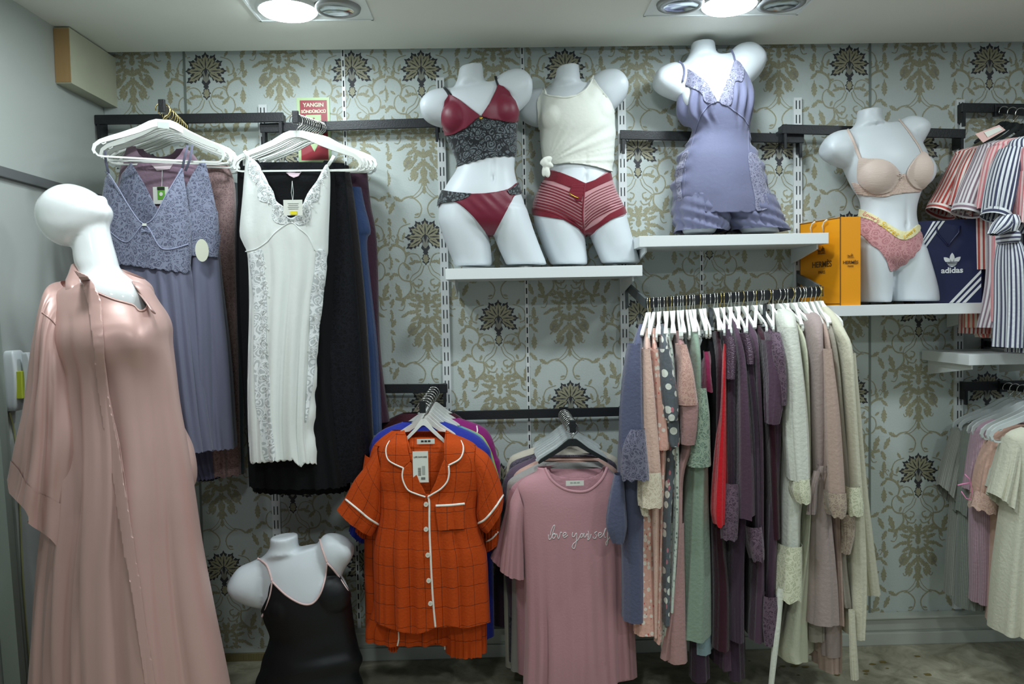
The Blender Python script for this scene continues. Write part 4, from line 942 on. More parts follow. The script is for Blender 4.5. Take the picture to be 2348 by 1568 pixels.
def carriage(c, rx, s_):
    mb = MB(); rx = np.array(rx, float); nn = np.cross(rx, (0, 0, 1)); uz = np.array([0, 0, 1.])
    def P2(u, v): return c+rx*u*s_+uz*v*s_+nn*.0012
    def line(pts, w_=.08): mb.tube([P2(*p_) for p_ in pts], w_*s_/2, 6)
    line([(-1.2, -.55), (1.2, -.55)], .1)
    for cx, r_ in ((.15, .32), (.65, .26)): line([(cx+r_*math.cos(a_), -.2+r_*math.sin(a_)) for a_ in np.linspace(0, 2*PI, 14)])
    line([(0, .1), (.2, .45), (.75, .5), (.8, .1), (0, .1)], .2); line([(.0, 0), (-.5, .05)]); line([(-.45, .1), (-1, .15)], .24); line([(-1, .15), (-1.15, .5)], .16)
    for x_ in (-1, -.85, -.55, -.45): line([(x_, .1), (x_, -.5)])
    line([(.35, .5), (.4, .95)], .16)
    mb.build('carriage_emblem', BRN, o)
carriage(p+np.array([0, 0, .052]), fdir, .019); carriage(pg+np.array([0, 0, .024]), (1, 0, 0), .010)
# navy bag: broad face to the front, folded side at the right
A0 = P(2098, 505, -.20); Bc = P(2250, 500, -.26); Cc = P(2300, 505, -.17)
A0 = P(2098, 695, -.17); Bc = P(2250, 699, -.26); Cc = P(2302, 697, -.14); hN = P(2250, 500, -.26)[2]-SH3
o = empty('shopping_bag', (Bc[0], Bc[1], SH3)); tag(o, 'navy blue paper bag with white stripes and a white flower logo', 'bag')
A_n = np.array([A0[0]-Bc[0], A0[1]-Bc[1], 0]); C_n = np.array([Cc[0]-Bc[0], Cc[1]-Bc[1], 0]); D_n = A_n+C_n; D_n[1] = min(D_n[1], -Bc[1]-.02)
mb = MB(); cs = [tuple(A_n[:2]), (0, 0), tuple(C_n[:2]), tuple(D_n[:2])]
for i in range(4):
    p, q_ = cs[i], cs[(i+1) % 4]; d = (q_[0]-p[0], q_[1]-p[1]); l = math.hypot(*d); quadbox(mb, p, q_, 0, hN, .0015, (-d[1]/l, d[0]/l))
mb.add([(x, y, .001) for x, y in cs], [(0, 1, 2, 3)]); mb.build('body', BAGN, o)
wp = mat('white_print', (226, 228, 228), .5)
def face(dirv):
    dv = np.array(dirv, float); dv /= np.linalg.norm(dv); n_ = np.cross(dv, (0, 0, 1)); return lambda u, v, k=1: dv*u+np.array([0, 0, v])+n_*.0006*k
LA = np.linalg.norm(A_n); fN = face(-A_n); LC = np.linalg.norm(C_n); fS = face(C_n)
def flat(name, polys, F_, m, root, k=1):
    mb = MB()
    for pl in polys: mb.add([F_(u, v, k) for u, v in pl], [tuple(range(len(pl)))])
    return mb.build(name, m, root)
W_N = LA
st = []
for k in range(3):
    x0 = -.108+k*.022; st.append([(x0, .001), (x0+.013, .001), (-.001, .125-.125*0-k*.026-.013-.0), (-.001, .125-k*.026)])
for k, pl in enumerate(st): flat('stripe', [pl], fN, wp, o)
for k in range(3):
    x0 = -W_N+.006+k*.016; flat('stripe', [[(x0+.055, hN-.003), (x0+.064, hN-.003), (max(x0-.012, -W_N+.001), hN-.12+k*.0), (max(x0-.021, -W_N+.001), hN-.12)]], fN, wp, o)
def trefoil(F_, cx, cz, s_, root, tsize):
    def leafp(ang, L, wd_): 
        pts = []
        for t in np.linspace(0, 1, 9): pts.append((t*L, wd_*math.sin(PI*t)**.75))
        pts += [(x, -y) for x, y in pts[::-1][1:-1]]; c, sn = math.cos(ang), math.sin(ang)
        return [(cx+(x*c-y*sn)*s_, cz+(x*sn+y*c)*s_) for x, y in pts]
    flat('logo_leaf', [leafp(PI/2, 1.65, .33)], F_, wp, root); flat('logo_leaf', [leafp(PI*.76, 1.5, .34)], F_, wp, root); flat('logo_leaf', [leafp(PI*.24, 1.5, .34)], F_, wp, root)
    flat('logo_base', [[(cx-.75*s_, cz+.3*s_), (cx-.45*s_, cz-.25*s_), (cx, cz-.45*s_), (cx+.45*s_, cz-.25*s_), (cx+.75*s_, cz+.3*s_)]], F_, wp, root)
    flat('logo_gap', [[(cx-1.1*s_, cz+h_*s_), (cx+1.1*s_, cz+h_*s_), (cx+1.1*s_, cz+(h_+.1)*s_), (cx-1.1*s_, cz+(h_+.1)*s_)] for h_ in (.22, -.0, -.21)], F_, BAGN, root, 2)
    dv = F_(1, 0)-F_(0, 0); text('adidas', tsize, wp, root, frame_at(F_(cx, cz-.95*s_), dv, (0, 0, 1)), bold=tsize*.03)
trefoil(fN, -W_N*.49+.012, hN*.47, .026, o, .030); trefoil(fS, LC*.52, hN*.50, .0165, o, .017)
for s_ in (-1, 1):
    mb = MB(); mb.tube([fN(-W_N*.5+s_*.04, hN-.025, 4), fN(-W_N*.5+s_*.036, hN-.05, 8), fN(-W_N*.5+s_*.010, hN-.085, 8), fN(-W_N*.5, hN-.10, 6)], .003, 8); mb.build('rope_handle', BAGN, o, smooth=True)
# wall phone on the left wall
pc = Px(42, 872, XL+.03); o = empty('wall_phone', (XL, pc[1], pc[2])); tag(o, 'white wall phone with a coiled cord on the left wall beside the pink robe', 'phone')
phm = mat('phone_plastic', (206, 212, 214), .35, spec=.5); sc = .115
hp = Px(42, 790, XL+.03)[2]-pc[2]
mb = MB(); b_ = bmesh.new()
def phone_shape(w_, d0, d1, h_, m, name, y0, bev=.012, curve=0):
    b = bmesh.new(); bmesh.ops.create_cube(b, size=1); bmesh.ops.subdivide_edges(b, edges=b.edges[:], cuts=3, use_grid_fill=True)
    for v in b.verts:
        z = v.co.z*2; tp = 1-.18*z*z; v.co = Vector((d0+(v.co.x+.5)*(d1-d0)*(1-.25*z*z)+curve*z*z, y0+v.co.y*w_*tp, z*h_))
    bmesh.ops.bevel(b, geom=[e for e in b.edges if e.is_boundary], offset=.001, segments=1, affect='EDGES') if False else None
    me_ = MB(); me_.add([v.co[:] for v in b.verts], [[v.index for v in f.verts] for f in b.faces]); b.free()
    ob = me_.build(name, m, o, smooth=True); md = ob.modifiers.new('s', 'SUBSURF'); md.levels = 2; md.render_levels = 2; return ob
phone_shape(.075, .001, .045, .095, phm, 'base', .0)
phone_shape(.030, .058, .085, .088, phm, 'handset', -.004, curve=-.008)
mb = MB(); mb.box((.038, -.030, -.055), (.057, .014, .03), .002); mb.build('yellow_label', mat('yellow_label', (176, 186, 50), .6), o)
mb = MB(); pts = []
for i in range(520):
    t = i/520; zz = -.095-.03-.22*math.sin(PI*min(t*1.15, 1))**.8*1.0 if False else 0
    u = t*2*PI*34; path = np.array([.055-.02*t, .02-.05*math.sin(PI*t), -.10-.17*math.sin(PI*t*.94)])
    pts.append(path+np.array([.006*math.cos(u), .007*math.sin(u), .0]))
mb.tube(pts, .0018, 5); mb.build('coiled_cord', mat('cord_grey', (196, 202, 190), .5), o, smooth=True)
wirem = mat('wire_yellow', (168, 168, 110), .6); pts = [Px(x, y, XL+.004) for x, y in ((22, 945), (36, 1010), (45, 1150), (54, 1350), (66, 1500), (74, 1568), (84, 1700))]
mb = MB(); mb.tube([tuple(v) for v in catmull(pts, np.linspace(0, 6, 30))], .0025, 6); tag(mb.build('wall_cable', wirem), 'thin yellowish cable running down the left wall below the phone', 'cable')
# ---------------- hangers ----------------
def strip2d(mb, pts, ws, th):
    pts = np.array(pts, float); n = len(pts); d = np.gradient(pts, axis=0); d /= np.linalg.norm(d, axis=1)[:, None]; nr = np.stack([-d[:, 1], d[:, 0]], 1); ws = np.array(ws)[:, None]/2
    A = pts+nr*ws; B = pts-nr*ws; b = len(mb.V)
    for i in range(n):
        for (q_, y) in ((A[i], -th/2), (A[i], th/2), (B[i], th/2), (B[i], -th/2)): mb.V.append((q_[0], y, q_[1]))
    for i in range(n-1):
        for k in range(4): mb.F.append((b+i*4+k, b+i*4+(k+1) % 4, b+(i+1)*4+(k+1) % 4, b+(i+1)*4+k)); mb.mi.append(0)
    mb.F += [(b, b+1, b+2, b+3), (b+(n-1)*4+3, b+(n-1)*4+2, b+(n-1)*4+1, b+(n-1)*4)]; mb.mi += [0, 0]
def hanger_meshes():
    hk = MB(); pts = [(0, 0, -.064), (0, 0, -.052), (.006, 0, -.044)]+[(.0+.0225*math.cos(a), 0, -.0205+.0225*math.sin(a)) for a in np.linspace(-.9, 3.4, 16)]
    hk.tube(pts, .0020, 6)
    bd = MB()
    for s_ in (-1, 1):
        strip2d(bd, [(0, -.066), (s_*.02, -.067), (s_*.04, -.074), (s_*.08, -.096), (s_*.13, -.117), (s_*.17, -.132), (s_*.195, -.142), (s_*.212, -.156), (s_*.217, -.172), (s_*.212, -.184)], [.022, .025, .024, .020, .018, .016, .013, .012, .010, .009], .008)
        strip2d(bd, [(s_*.176, -.134), (s_*.180, -.147), (s_*.187, -.151), (s_*.193, -.147), (s_*.190, -.142)], [.004]*5, .005)
        strip2d(bd, [(s_*.212, -.180), (s_*.203, -.190), (s_*.19, -.192), (0, -.192)], [.006]*4, .005)
    sb = MB()
    for s_ in (-1, 1): strip2d(sb, [(0, -.068), (s_*.02, -.070), (s_*.045, -.082), (s_*.09, -.106), (s_*.14, -.128), (s_*.19, -.150), (s_*.205, -.160)], [.026, .028, .024, .018, .017, .015, .008], .012)
    return hk, bd, sb
HK, BD, SB = hanger_meshes(); HM = {}
def hanger(p, yaw, label, group, body='strap', m=None, roll=0, scale=1.0, hm=None, narrow=None):
    m = m or HANG; hm = hm or CHR; e = empty('clothes_hanger', p); e.rotation_euler = (0, roll, yaw); e.scale = (scale,)*3
    tag(e, label, 'hanger', group); key = (body, m.name, hm.name)
    if key not in HM:
        a = HK.build('hook', hm, e, smooth=True); b = (BD if body == 'strap' else SB).build('shoulder_frame', m, e); HM[key] = (a.data, b.data)
    else:
        for nm, d in zip(('hook', 'shoulder_frame'), HM[key]): b = bpy.data.objects.new(nm, d); S.collection.objects.link(b); b.parent = e
    if narrow: b.scale = (narrow, 1, .8); b.location = (0, 0, -.0125)
    return e
def on(a, b, t): return tuple(np.array(a)+(np.array(b)-np.array(a))*t+np.array([0, 0, .014]))
ORD = 'first second third fourth fifth sixth seventh eighth ninth tenth'.split()
def stack(arm_, n, grp, lab, t0=.12, t1=.97, yaws=None, **k):
    for i in range(n):
        t = t0+(t1-t0)*i/(max(n-1, 1)); hanger(on(*arm_, t), (yaws(i) if yaws else rng.uniform(-.06, .06)), lab % ORD[n-1-i], grp, roll=rng.uniform(-.03, .03), **k)
stack(AA, 8, 'white hangers behind the lilac nightwear', '%s white hanger behind the two front ones of the lilac nightwear stack', .1, .8, lambda i: .22+rng.uniform(-.1, .06), hm=GOLDW)
hanger(on(*AA, .90), -.10, 'white hanger tilted back just behind the front lilac nightgown hanger', None, roll=.05, hm=GOLDW)
h = hanger(on(*AA, .985), .42, 'front white hanger with a paper sticker holding the lilac lace nightgown', None, hm=GOLDW)
mb = MB(); mb.box((-.018, -.0048, -.085), (.018, -.0038, -.064)); mb.build('sticker', mat('sticker_grey', (205, 212, 205), .6), h)
stack(AB, 10, 'white hangers behind the white nightgown', '%s white hanger behind the front one that holds the white nightgown', .15, .9, lambda i: rng.uniform(-.1, .05))
hanger(on(*AB, .985), .02, 'front white hanger with a bottom bar holding the white nightgown', None)
hanger(on(*AB, .06), .0, 'translucent grey hanger at the back of the white nightgown stack', None, m=HANGC, roll=.05)
stack(AC, 7, 'white hangers in the orange pyjama stack', '%s white hanger behind the front one of the orange pyjama stack', .1, .86, body='solid', narrow=.55)
hanger(on(*AC, .97), .0, 'front white hanger inside the orange pyjama collar', None, body='solid', narrow=.36)
stack(AD, 9, 'hangers behind the black one in the pink t-shirt stack', '%s pale hanger behind the black one of the pink t-shirt stack', .1, .88, body='solid', m=HANGC, narrow=.62)
hanger(on(*AD, .97), .0, 'black plastic hanger holding the pink t-shirt with white lettering', None, body='solid', m=HANGB, narrow=.60)
stack(AE, 6, 'black hangers in the striped pyjama stack', '%s black hanger from the front in the striped pyjama stack', .1, .8, lambda i: rng.uniform(-.1, .1), body='solid', m=HANGB, narrow=.6)
stack(AF, 7, 'clear hangers in the pale knit stack', '%s clear plastic hanger from the front in the pale knit stack', .1, .85, m=HANGC)
# ---------------- garments on the stacks ----------------
def garment(name, label, cat, group=None): 
    return dict(name=name, label=label, cat=cat, group=group)
def cloth(name, label, cat, m, lofts, Y, group=None, thick=0, seed=0, amp=.008, k=6, s0=.1, hem=None, fn=None, fold=None, N=70, M=96, n=2.3):
    C = Cloth()
    for i, l in enumerate(lofts):
        kw = {}
        if isinstance(l, dict): kw = dict(l); l = kw.pop('rows')
        f = kw.pop('fold', None) or (fold if fold else folds(kw.pop('amp', amp), kw.pop('k', k), seed*13+i, kw.pop('s0', s0)))
        for q_ in ('amp', 'k', 's0'): kw.pop(q_, None)
        C.loft(l, kw.pop('Y', Y), N=kw.pop('N', N), M=kw.pop('M', M), n=kw.pop('n', n), fold=f, hem=kw.pop('hem', hem), **kw)
    if fn: C.disp(fn)
    o = C.build(name, m, None, thick=thick)
    if label: tag(o, label, cat, group)
    o['_'] = 0; del o['_']
    return o, C
lilc = fabric('lilac_grey_chiffon', (104, 105, 126), .6, bump=(150, .08), var=.05)
lilace = lace('lilac_grey_lace', (84, 87, 108), (128, 133, 154), 55)
# --- stack of lilac nightwear
YA = -.43
x = cloth('dark_slip', 'dark slip at the back of the lilac stack, hem showing lowest', 'slip', fabric('charcoal', (30, 32, 40), .8), [[(380, 400, 520, .03), (700, 405, 540, .05), (1097, 455, 500, .05)]], -.12, seed=31)
x = cloth('nightgown', 'dark green-grey slip between the pink lace and black slips', 'nightgown', fabric('slate_green', (64, 72, 74), .8), [[(420, 500, 545, .03), (700, 480, 556, .05), (1085, 470, 560, .05)]], -.15, seed=32)
x = cloth('nightgown', 'brownish pink lace nightgown peeking out right of the lilac stack', 'nightgown', lace('mauve_pink_lace', (136, 108, 108), (168, 138, 134), 60),
    [[(372, 470, 520, .03), (430, 440, 538, .05), (560, 430, 540, .06), (800, 430, 546, .07), (1000, 430, 550, .07), (1086, 440, 552, .07)]], -.18, seed=33, amp=.012, hem=(.004, 18))
x = cloth('nightgown', 'long grey-lilac nightgown whose hem hangs below the others', 'nightgown', fabric('grey_lilac', (96, 94, 122), .7), [[(420, 330, 450, .03), (700, 330, 480, .05), (1000, 380, 495, .06), (1093, 430, 503, .06)]], -.22, seed=34, hem=(.003, 30))
mauve = fabric('mauve_jersey', (142, 116, 132), .8)
_, C = cloth('nightshirt', 'mauve jersey nightshirt with scoop neck behind the lilac lace', 'nightshirt', mauve, [dict(rows=[(338, 292, 425, .03), (372, 282, 455, .05), (450, 270, 465, .06), (650, 262, 450, .07), (900, 270, 450, .07)], cutout=smooth_poly([(308, 320), (318, 352), (345, 370), (375, 373), (405, 362), (425, 330), (425, 300), (308, 300)]), side=14)], -.30, seed=35)
mauve_o = S.collection.objects['nightshirt'] if 'nightshirt' in S.collection.objects else _
bvm = C.bvh()
add_patch('neck_label', bvm, [(348, 378), (398, 374), (390, 388), (360, 392)], mat('label_pink_white', (226, 206, 212), .6), _, .003, 2)
q_ = onsurf(bvm, [(372, 390), (371, 428)], .006); mb = MB(); mb.tube(q_, .001, 5); mb.build('tag_string', MATS['white_print'], _)
tg = onsurf(bvm, [(369, 448)], .010)[0]
def card(name, c, w_, h_, m, parent, yaw=0, th=.001, rnd=0):
    loc = np.array(parent.location) if parent.type == 'EMPTY' else np.zeros(3); mb = MB()
    if rnd:
        pts = [(w_/2*math.cos(a), h_/2*math.sin(a)) for a in np.linspace(0, 2*PI, 28)[:-1]]
    else: pts = [(-w_/2, -h_/2), (w_/2, -h_/2), (w_/2, h_/2), (-w_/2, h_/2)]
    n_ = len(pts); cy, sy = math.cos(yaw), math.sin(yaw)
    V = [(c[0]+u*cy+t*sy, c[1]+u*sy-t*cy, c[2]+v) for t in (0, th) for u, v in pts]; V = [tuple(np.array(v)-loc) for v in V]
    mb.add(V, [tuple(range(n_))[::-1], tuple(range(n_, 2*n_))]+[(i, (i+1) % n_, n_+(i+1) % n_, n_+i) for i in range(n_)]); return mb.build(name, m, parent)
whc = mat('tag_card', (228, 230, 220), .5); pink_t = mat('tag_pink_print', (220, 150, 170), .6)
card('hang_tag', tg, .054, .060, whc, _); card('green_band', tg+np.array([.002, -.0015, .008]), .026, .046, mat('tag_green', (104, 172, 60), .4), _)
card('black_mark', tg+np.array([.002, -.003, .024]), .026, .010, SLOT, _); card('round_mark', tg+np.array([.002, -.003, .004]), .012, .014, whc, _, rnd=1)
def lacetop(name, label, m_top, m_skirt, top_rows, keep, skirt_rows, Y, seed, hem=(.0025, 40), topamp=.003, amp=.024, k=6.5):
    Ct = Cloth(); Ct.loft(top_rows, Y, keep=keep, N=90, M=120, fold=folds(topamp, 5, seed, 0), n=2.2)
    root = Ct.build(name, m_top, None, thick=.0008)
    Cs = Cloth(); Cs.loft(skirt_rows, Y+.004, N=80, M=130, fold=folds(amp, k, seed+1, -.12, .7, 1.0), hem=hem); Cs.build('skirt', m_skirt, root)
    tag(root, label, 'nightgown'); return root, Ct, Cs
def scal(x0, x1, y0, y1, n, d):
    out = []
    for i in range(n*4+1):
        t = i/(n*4); out.append((x0+(x1-x0)*t, y0+(y1-y0)*t+d*abs(math.sin(PI*t*n))))
    return out
# second lilac chemise (behind)
keep = [(470, 366), (478, 400), (488, 440), (496, 480)]+scal(500, 503, 486, 545, 3, 0)+[(508, 520), (504, 560), (500, 590), (420, 585), (300, 560), (262, 420), (300, 372), (330, 420), (355, 470), (380, 500), (405, 470), (440, 400), (462, 366)]
r_, Ct, Cs = lacetop('nightgown', 'lilac-grey chemise with sequinned lace, second in the lilac stack', lilace, lilc, [(350, 290, 480, .03), (400, 280, 492, .05), (470, 268, 500, .065), (540, 262, 508, .07), (600, 262, 505, .07)], keep,
    [(560, 300, 498, .055), (650, 300, 506, .07), (800, 300, 520, .085), (950, 300, 530, .09), (1026, 300, 536, .09)], -.37, 41)
# front lilac chemise
keep = smooth_poly([(249, 396), (262, 420), (285, 460), (310, 500), (330, 514), (350, 500), (378, 450), (402, 410), (417, 384), (424, 420), (433, 480), (438, 540)], 3).tolist()[:-2]+[(440, 575), (436, 622)]+scal(432, 300, 624, 606, 7, 5)+scal(300, 240, 606, 602, 3, 4)+[(236, 560), (232, 500), (234, 450), (240, 410)]
r_, Ct, Cs = lacetop('nightgown', 'lilac-grey chemise with V-shaped lace bodice at the front of its stack', lilace, lilc, [(370, 244, 424, .04), (420, 240, 428, .06), (480, 236, 436, .075), (560, 232, 441, .08), (640, 236, 442, .08)], keep,
    [(585, 246, 434, .066), (680, 262, 448, .08), (800, 280, 462, .095), (950, 300, 478, .1), (1030, 315, 488, .1)], YA, 43, k=7.5)
bt = Ct.bvh()
for pts in ([(249, 398), (270, 430), (295, 472), (318, 505), (332, 514)], [(418, 386), (400, 415), (378, 452), (352, 500), (332, 514)], [(240, 520), (290, 555), (332, 516), (372, 570), (432, 560)]): cord('scallop_edge', bt, pts, .0022, mat('lilac_trim', (142, 146, 172), .6), r_, .001, 6, 5)
for a, b in (([(249, 398), (243, 372), (240, 345)], -.43), ([(418, 386), (424, 358), (430, 333)], -.44), ([(425, 392), (436, 365), (441, 333)], -.43)):
    ribbon('strap', [P(*p_, b) for p_ in a], .009, lilc, r_)
card('size_label', onsurf(bt, [(331, 515)], .006)[0], .014, .008, whc, r_); 
mb = MB(); bcn = onsurf(bt, [(333, 530)], .005)[0]
for s_ in (-1, 1): mb.tube([bcn, bcn+np.array([s_*.012, -.002, .006]), bcn+np.array([s_*.015, -.002, -.003]), bcn], .0015, 6)
mb.build('bow', MATS['lilac_trim'], r_)
tg = P(463, 574, -.455); card('round_tag', tg, .044, .078, mat('round_card', (206, 208, 188), .5), r_, rnd=1, yaw=.5)
# --- stack of the white nightgown
YBk = -.43
blkj = fabric('black_jersey', (10, 11, 14), .9, sheen=0, bump=(120, .15)); blka = lace('black_net_lace', (8, 9, 12), (20, 21, 27), 60)
blka.node_tree.nodes['Principled BSDF'].inputs['Sheen Weight'].default_value = 0; blka.node_tree.nodes['Principled BSDF'].inputs['Specular IOR Level'].default_value = .15
cloth('nightgown', 'plum slip hanging last on the right of the black slips', 'nightgown', fabric('plum_slip', (62, 30, 50), .7), [[(395, 770, 842, .03), (470, 740, 850, .05), (560, 740, 864, .05), (800, 740, 872, .06), (966, 745, 893, .06)]], -.12, seed=51)
cloth('nightgown', 'blue slip showing between the black slips and the plum one', 'nightgown', fabric('denim_blue_jersey', (44, 64, 104), .8), [[(430, 780, 828, .03), (470, 720, 836, .05), (530, 720, 850, .05), (570, 720, 842, .05), (800, 720, 866, .06), (994, 730, 876, .06)]], -.18, seed=52)
cloth('nightgown', 'black slip with dark red edge next to the blue slip', 'nightgown', fabric('black_burgundy', (22, 14, 18), .8), [[(380, 600, 800, .03), (500, 590, 818, .05), (700, 585, 838, .06), (900, 585, 850, .06), (1088, 590, 860, .06)]], -.24, seed=53, hem=(.003, 30))
cloth('nightgown', 'black slip reaching lowest, third behind the white nightgown', 'nightgown', blkj, [[(380, 560, 770, .03), (480, 545, 790, .05), (700, 545, 812, .06), (900, 560, 815, .07), (1124, 583, 800, .07)]], -.29, seed=54, hem=(.003, 34))
cloth('nightgown', 'black lace-trimmed slip, second behind the white nightgown', 'nightgown', blka, [[(375, 560, 790, .03), (480, 560, 800, .05), (700, 560, 820, .06), (900, 565, 835, .07), (1100, 600, 850, .07)]], -.335, seed=55, hem=(.003, 34), amp=.01)
_, C = cloth('nightgown', 'black scoop-neck nightgown directly behind the white one', 'nightgown', blkj, [dict(rows=[(370, 548, 760, .03), (410, 545, 768, .05), (520, 548, 770, .06), (700, 552, 765, .07), (900, 562, 770, .07), (1112, 572, 800, .07)], cutout=smooth_poly([(592, 340), (598, 375), (625, 392), (672, 396), (715, 390), (740, 372), (745, 340)]), side=10)], -.375, seed=56, hem=(.003, 34))
bb = C.bvh(); add_patch('neck_label', bb, [(652, 393), (693, 391), (685, 404), (674, 408), (664, 403)], mat('label_white_pink', (224, 196, 206), .6), _, .003, 2)
whj = fabric('white_jersey', (232, 236, 232), .6, bump=(80, .08), var=.03); whl = lace('white_lace', (196, 204, 204), (238, 240, 238), 46, holes=.25); tull = lace('white_tulle', (206, 212, 212), (236, 240, 240), 34, holes=.18)
keep = smooth_poly([(562, 376), (575, 366), (600, 392), (615, 420), (628, 455), (648, 485), (668, 500), (690, 482), (708, 450), (728, 412), (742, 385), (750, 377), (757, 398), (757, 450), (754, 530), (751, 600), (740, 700), (730, 790), (726, 900), (723, 1000), (728, 1040), (733, 1062)], 3).tolist()[:-2]+scal(733, 700, 1062, 1060, 3, 4)+[(690, 1072), (676, 1060)]+scal(672, 573, 1052, 1060, 7, 5)+smooth_poly([(570, 1000), (567, 915), (569, 790), (571, 700), (568, 590), (556, 556), (549, 530), (556, 450), (559, 395)], 3).tolist()[:-6]
def wf(T_, S_):
    X = -np.cos(T_); g_ = .004*np.sin(X*14+4*S_)*np.exp(-((S_-.16)/.07)**2)*(np.abs(X) > .2)
    return g_+folds(.012, 5, 58, .2, .5, 1.2)(T_, S_)+.004*np.sin(S_*60+4*X)*np.clip((np.abs(X)-.7)/.3, 0, 1)*(S_ > .3)
Cw = Cloth(); Cw.loft([(350, 566, 760, .03), (400, 560, 760, .05), (450, 556, 757, .065), (530, 549, 754, .07), (580, 560, 752, .068), (640, 570, 746, .068), (700, 570, 738, .07), (790, 568, 730, .075), (915, 566, 724, .08), (1000, 569, 723, .08), (1090, 572, 734, .08)], YBk, keep=keep, N=130, M=130, fold=wf, n=2.2)
wg = Cw.build('white_nightgown', whj, None, thick=.0008); tag(wg, 'long white nightgown with lace neckline and lace side strips on a white hanger', 'nightgown')
bw_ = Cw.bvh(); z7 = (2.4115, 380, 500); z3 = (3.5636, 500, 200)
for poly in ([(262, 590), (290, 590), (345, 650), (365, 740), (395, 770), (450, 850), (475, 930), (540, 980), (545, 1040), (600, 1095), (560, 1120), (480, 1110), (440, 1060), (440, 960), (340, 930), (320, 860), (330, 800), (280, 760), (245, 680)], [(880, 655), (895, 700), (870, 740), (835, 760), (830, 850), (815, 930), (760, 950), (755, 1060), (730, 1110), (660, 1130), (610, 1095), (640, 1040), (690, 960), (730, 870), (780, 800), (840, 720)]):
    add_patch('neckline_lace', bw_, smooth_poly(cp_poly(*z3, poly), 3), whl, wg, .002, 2.5)
for poly in ([(495, 185), (535, 180), (545, 300), (560, 500), (555, 700), (575, 900), (580, 1100), (605, 1335), (545, 1330), (525, 1200), (500, 1050), (490, 900), (485, 700), (490, 500), (470, 300), (462, 200)], [(835, 180), (884, 190), (882, 300), (870, 450), (850, 600), (832, 750), (815, 900), (790, 1060), (770, 1150), (775, 1000), (785, 850), (795, 650), (800, 450), (822, 300)]):
    add_patch('side_lace', bw_, smooth_poly(cp_poly(*z7, poly), 3), tull, wg, .002, 3)
thr = mat('white_thread', (240, 242, 240), .6); 
def rosettes(pts, n, r_, parent, bv_):
    mb = MB(); ps = catmull(np.array(pts, float), np.linspace(0, len(pts)-1, n))
    for i, (x_, y_) in enumerate(ps):
        x_ += 3*math.sin(i*2.1); c = onsurf(bv_, [(x_, y_)], .004)[0]
        if c is None: continue
        for k in range(3):
            rr = r_*(1-.3*k); mb.tube([c+np.array([rr*math.cos(a), -.0006*k, rr*math.sin(a)*.9]) for a in np.linspace(k, k+5.2, 9)], .0009, 4)
        for k in (-1, 1): mb.tube([c+np.array([k*r_*.5, 0, -r_]), c+np.array([k*r_*1.4, 0, -r_*1.7]), c+np.array([k*r_*1.0, 0, -r_*2.4])], [.0006, .0016, .0005], 4)
    o_ = mb.build('embroidery', thr, parent, smooth=True); o_['kind'] = 'stuff'
rosettes(cp_poly(*z7, [(520, 210), (545, 350), (540, 500), (545, 700), (550, 900), (560, 1100), (575, 1290)]), 18, .0085, wg, bw_)
rosettes(cp_poly(*z7, [(855, 215), (845, 330), (830, 500), (818, 650), (805, 750)]), 10, .0075, wg, bw_)
rosettes(cp_poly(*z3, [(285, 640), (330, 740), (390, 840), (450, 930), (520, 1020)]), 8, .008, wg, bw_)
rosettes(cp_poly(*z3, [(870, 700), (810, 800), (770, 880), (720, 980), (680, 1070)]), 7, .008, wg, bw_)
for pts in ([(440, 185), (500, 170), (560, 130), (610, 75), (690, 25), (740, 60), (790, 105), (825, 180)],): cord('underbust_seam', bw_, cp_poly(*z7, pts), .002, whj, wg, .001, 6, 4)
for pts in ([(560, 345), (566, 356), (572, 370)], [(766, 357), (760, 368), (752, 380)]): ribbon('strap', [P(*p_, -.445) for p_ in pts], .012, whj, wg)
ribbon('strap', [P(*p_, -.42) for p_ in [(563, 348), (560, 362), (561, 380)]], .012, whj, wg)
tg = onsurf(bw_, [(672, 505)], .02)[0]; tg = P(672, 476, tg[1]-.004); card('hang_tag', tg, .063, .052, whc, wg, .05); card('price_sticker', tg+np.array([.002, -.0022, -.018]), .022, .012, mat('sticker_yellow', (236, 222, 30), .5), wg, .05)
mb = MB(); mb.tube([tg+np.array([0, -.001, .020]), tg+np.array([-.004, -.001, .05]), tg+np.array([-.001, .004, .09])], .0007, 5); mb.tube([tg+np.array([0, -.001, .020]), tg+np.array([.003, -.001, .05]), tg+np.array([-.001, .004, .09])], .0007, 5); mb.build('tag_string', thr, wg)
for k in range(4): card('print_line', tg+np.array([.001, -.0016, .014-.006*k]), .036-.004*(k % 2), .0016, mat('tag_grey', (170, 174, 168), .6), wg, .05)
# --- orange pyjama stack
z4 = (2.45, 760, 860); YC = -.43
pipw = mat('white_piping', (236, 232, 222), .55)
def shirt(label, m, body, Y, cat='pyjama shirt', seed=0, sleeves=(), amp=.006, **k):
    return cloth('pyjama_shirt', label, cat, m, [body]+list(sleeves), Y, seed=seed, amp=amp, **k)
shirt('maroon top at the back left of the orange pyjama stack', fabric('maroon_knit', (62, 16, 30), .8), cr(*z4, [(212, 400, 690, .02), (250, 320, 740, .04), (330, 255, 780, .05), (700, 250, 800, .06), (1000, 250, 800, .06)]), -.10, seed=61)
o_, C = shirt('magenta top with white trim at the back of the orange pyjama stack', fabric('magenta_knit', (138, 20, 110), .8), cr(*z4, [(240, 560, 715, .02), (268, 480, 800, .04), (300, 420, 865, .05), (360, 380, 905, .06), (450, 360, 930, .06), (545, 360, 948, .06), (1000, 350, 900, .06)]), -.16, seed=62)
cord('trim', C.bvh(), cp_poly(*z4, [(816, 285), (820, 310), (817, 335)]), .003, pipw, o_)
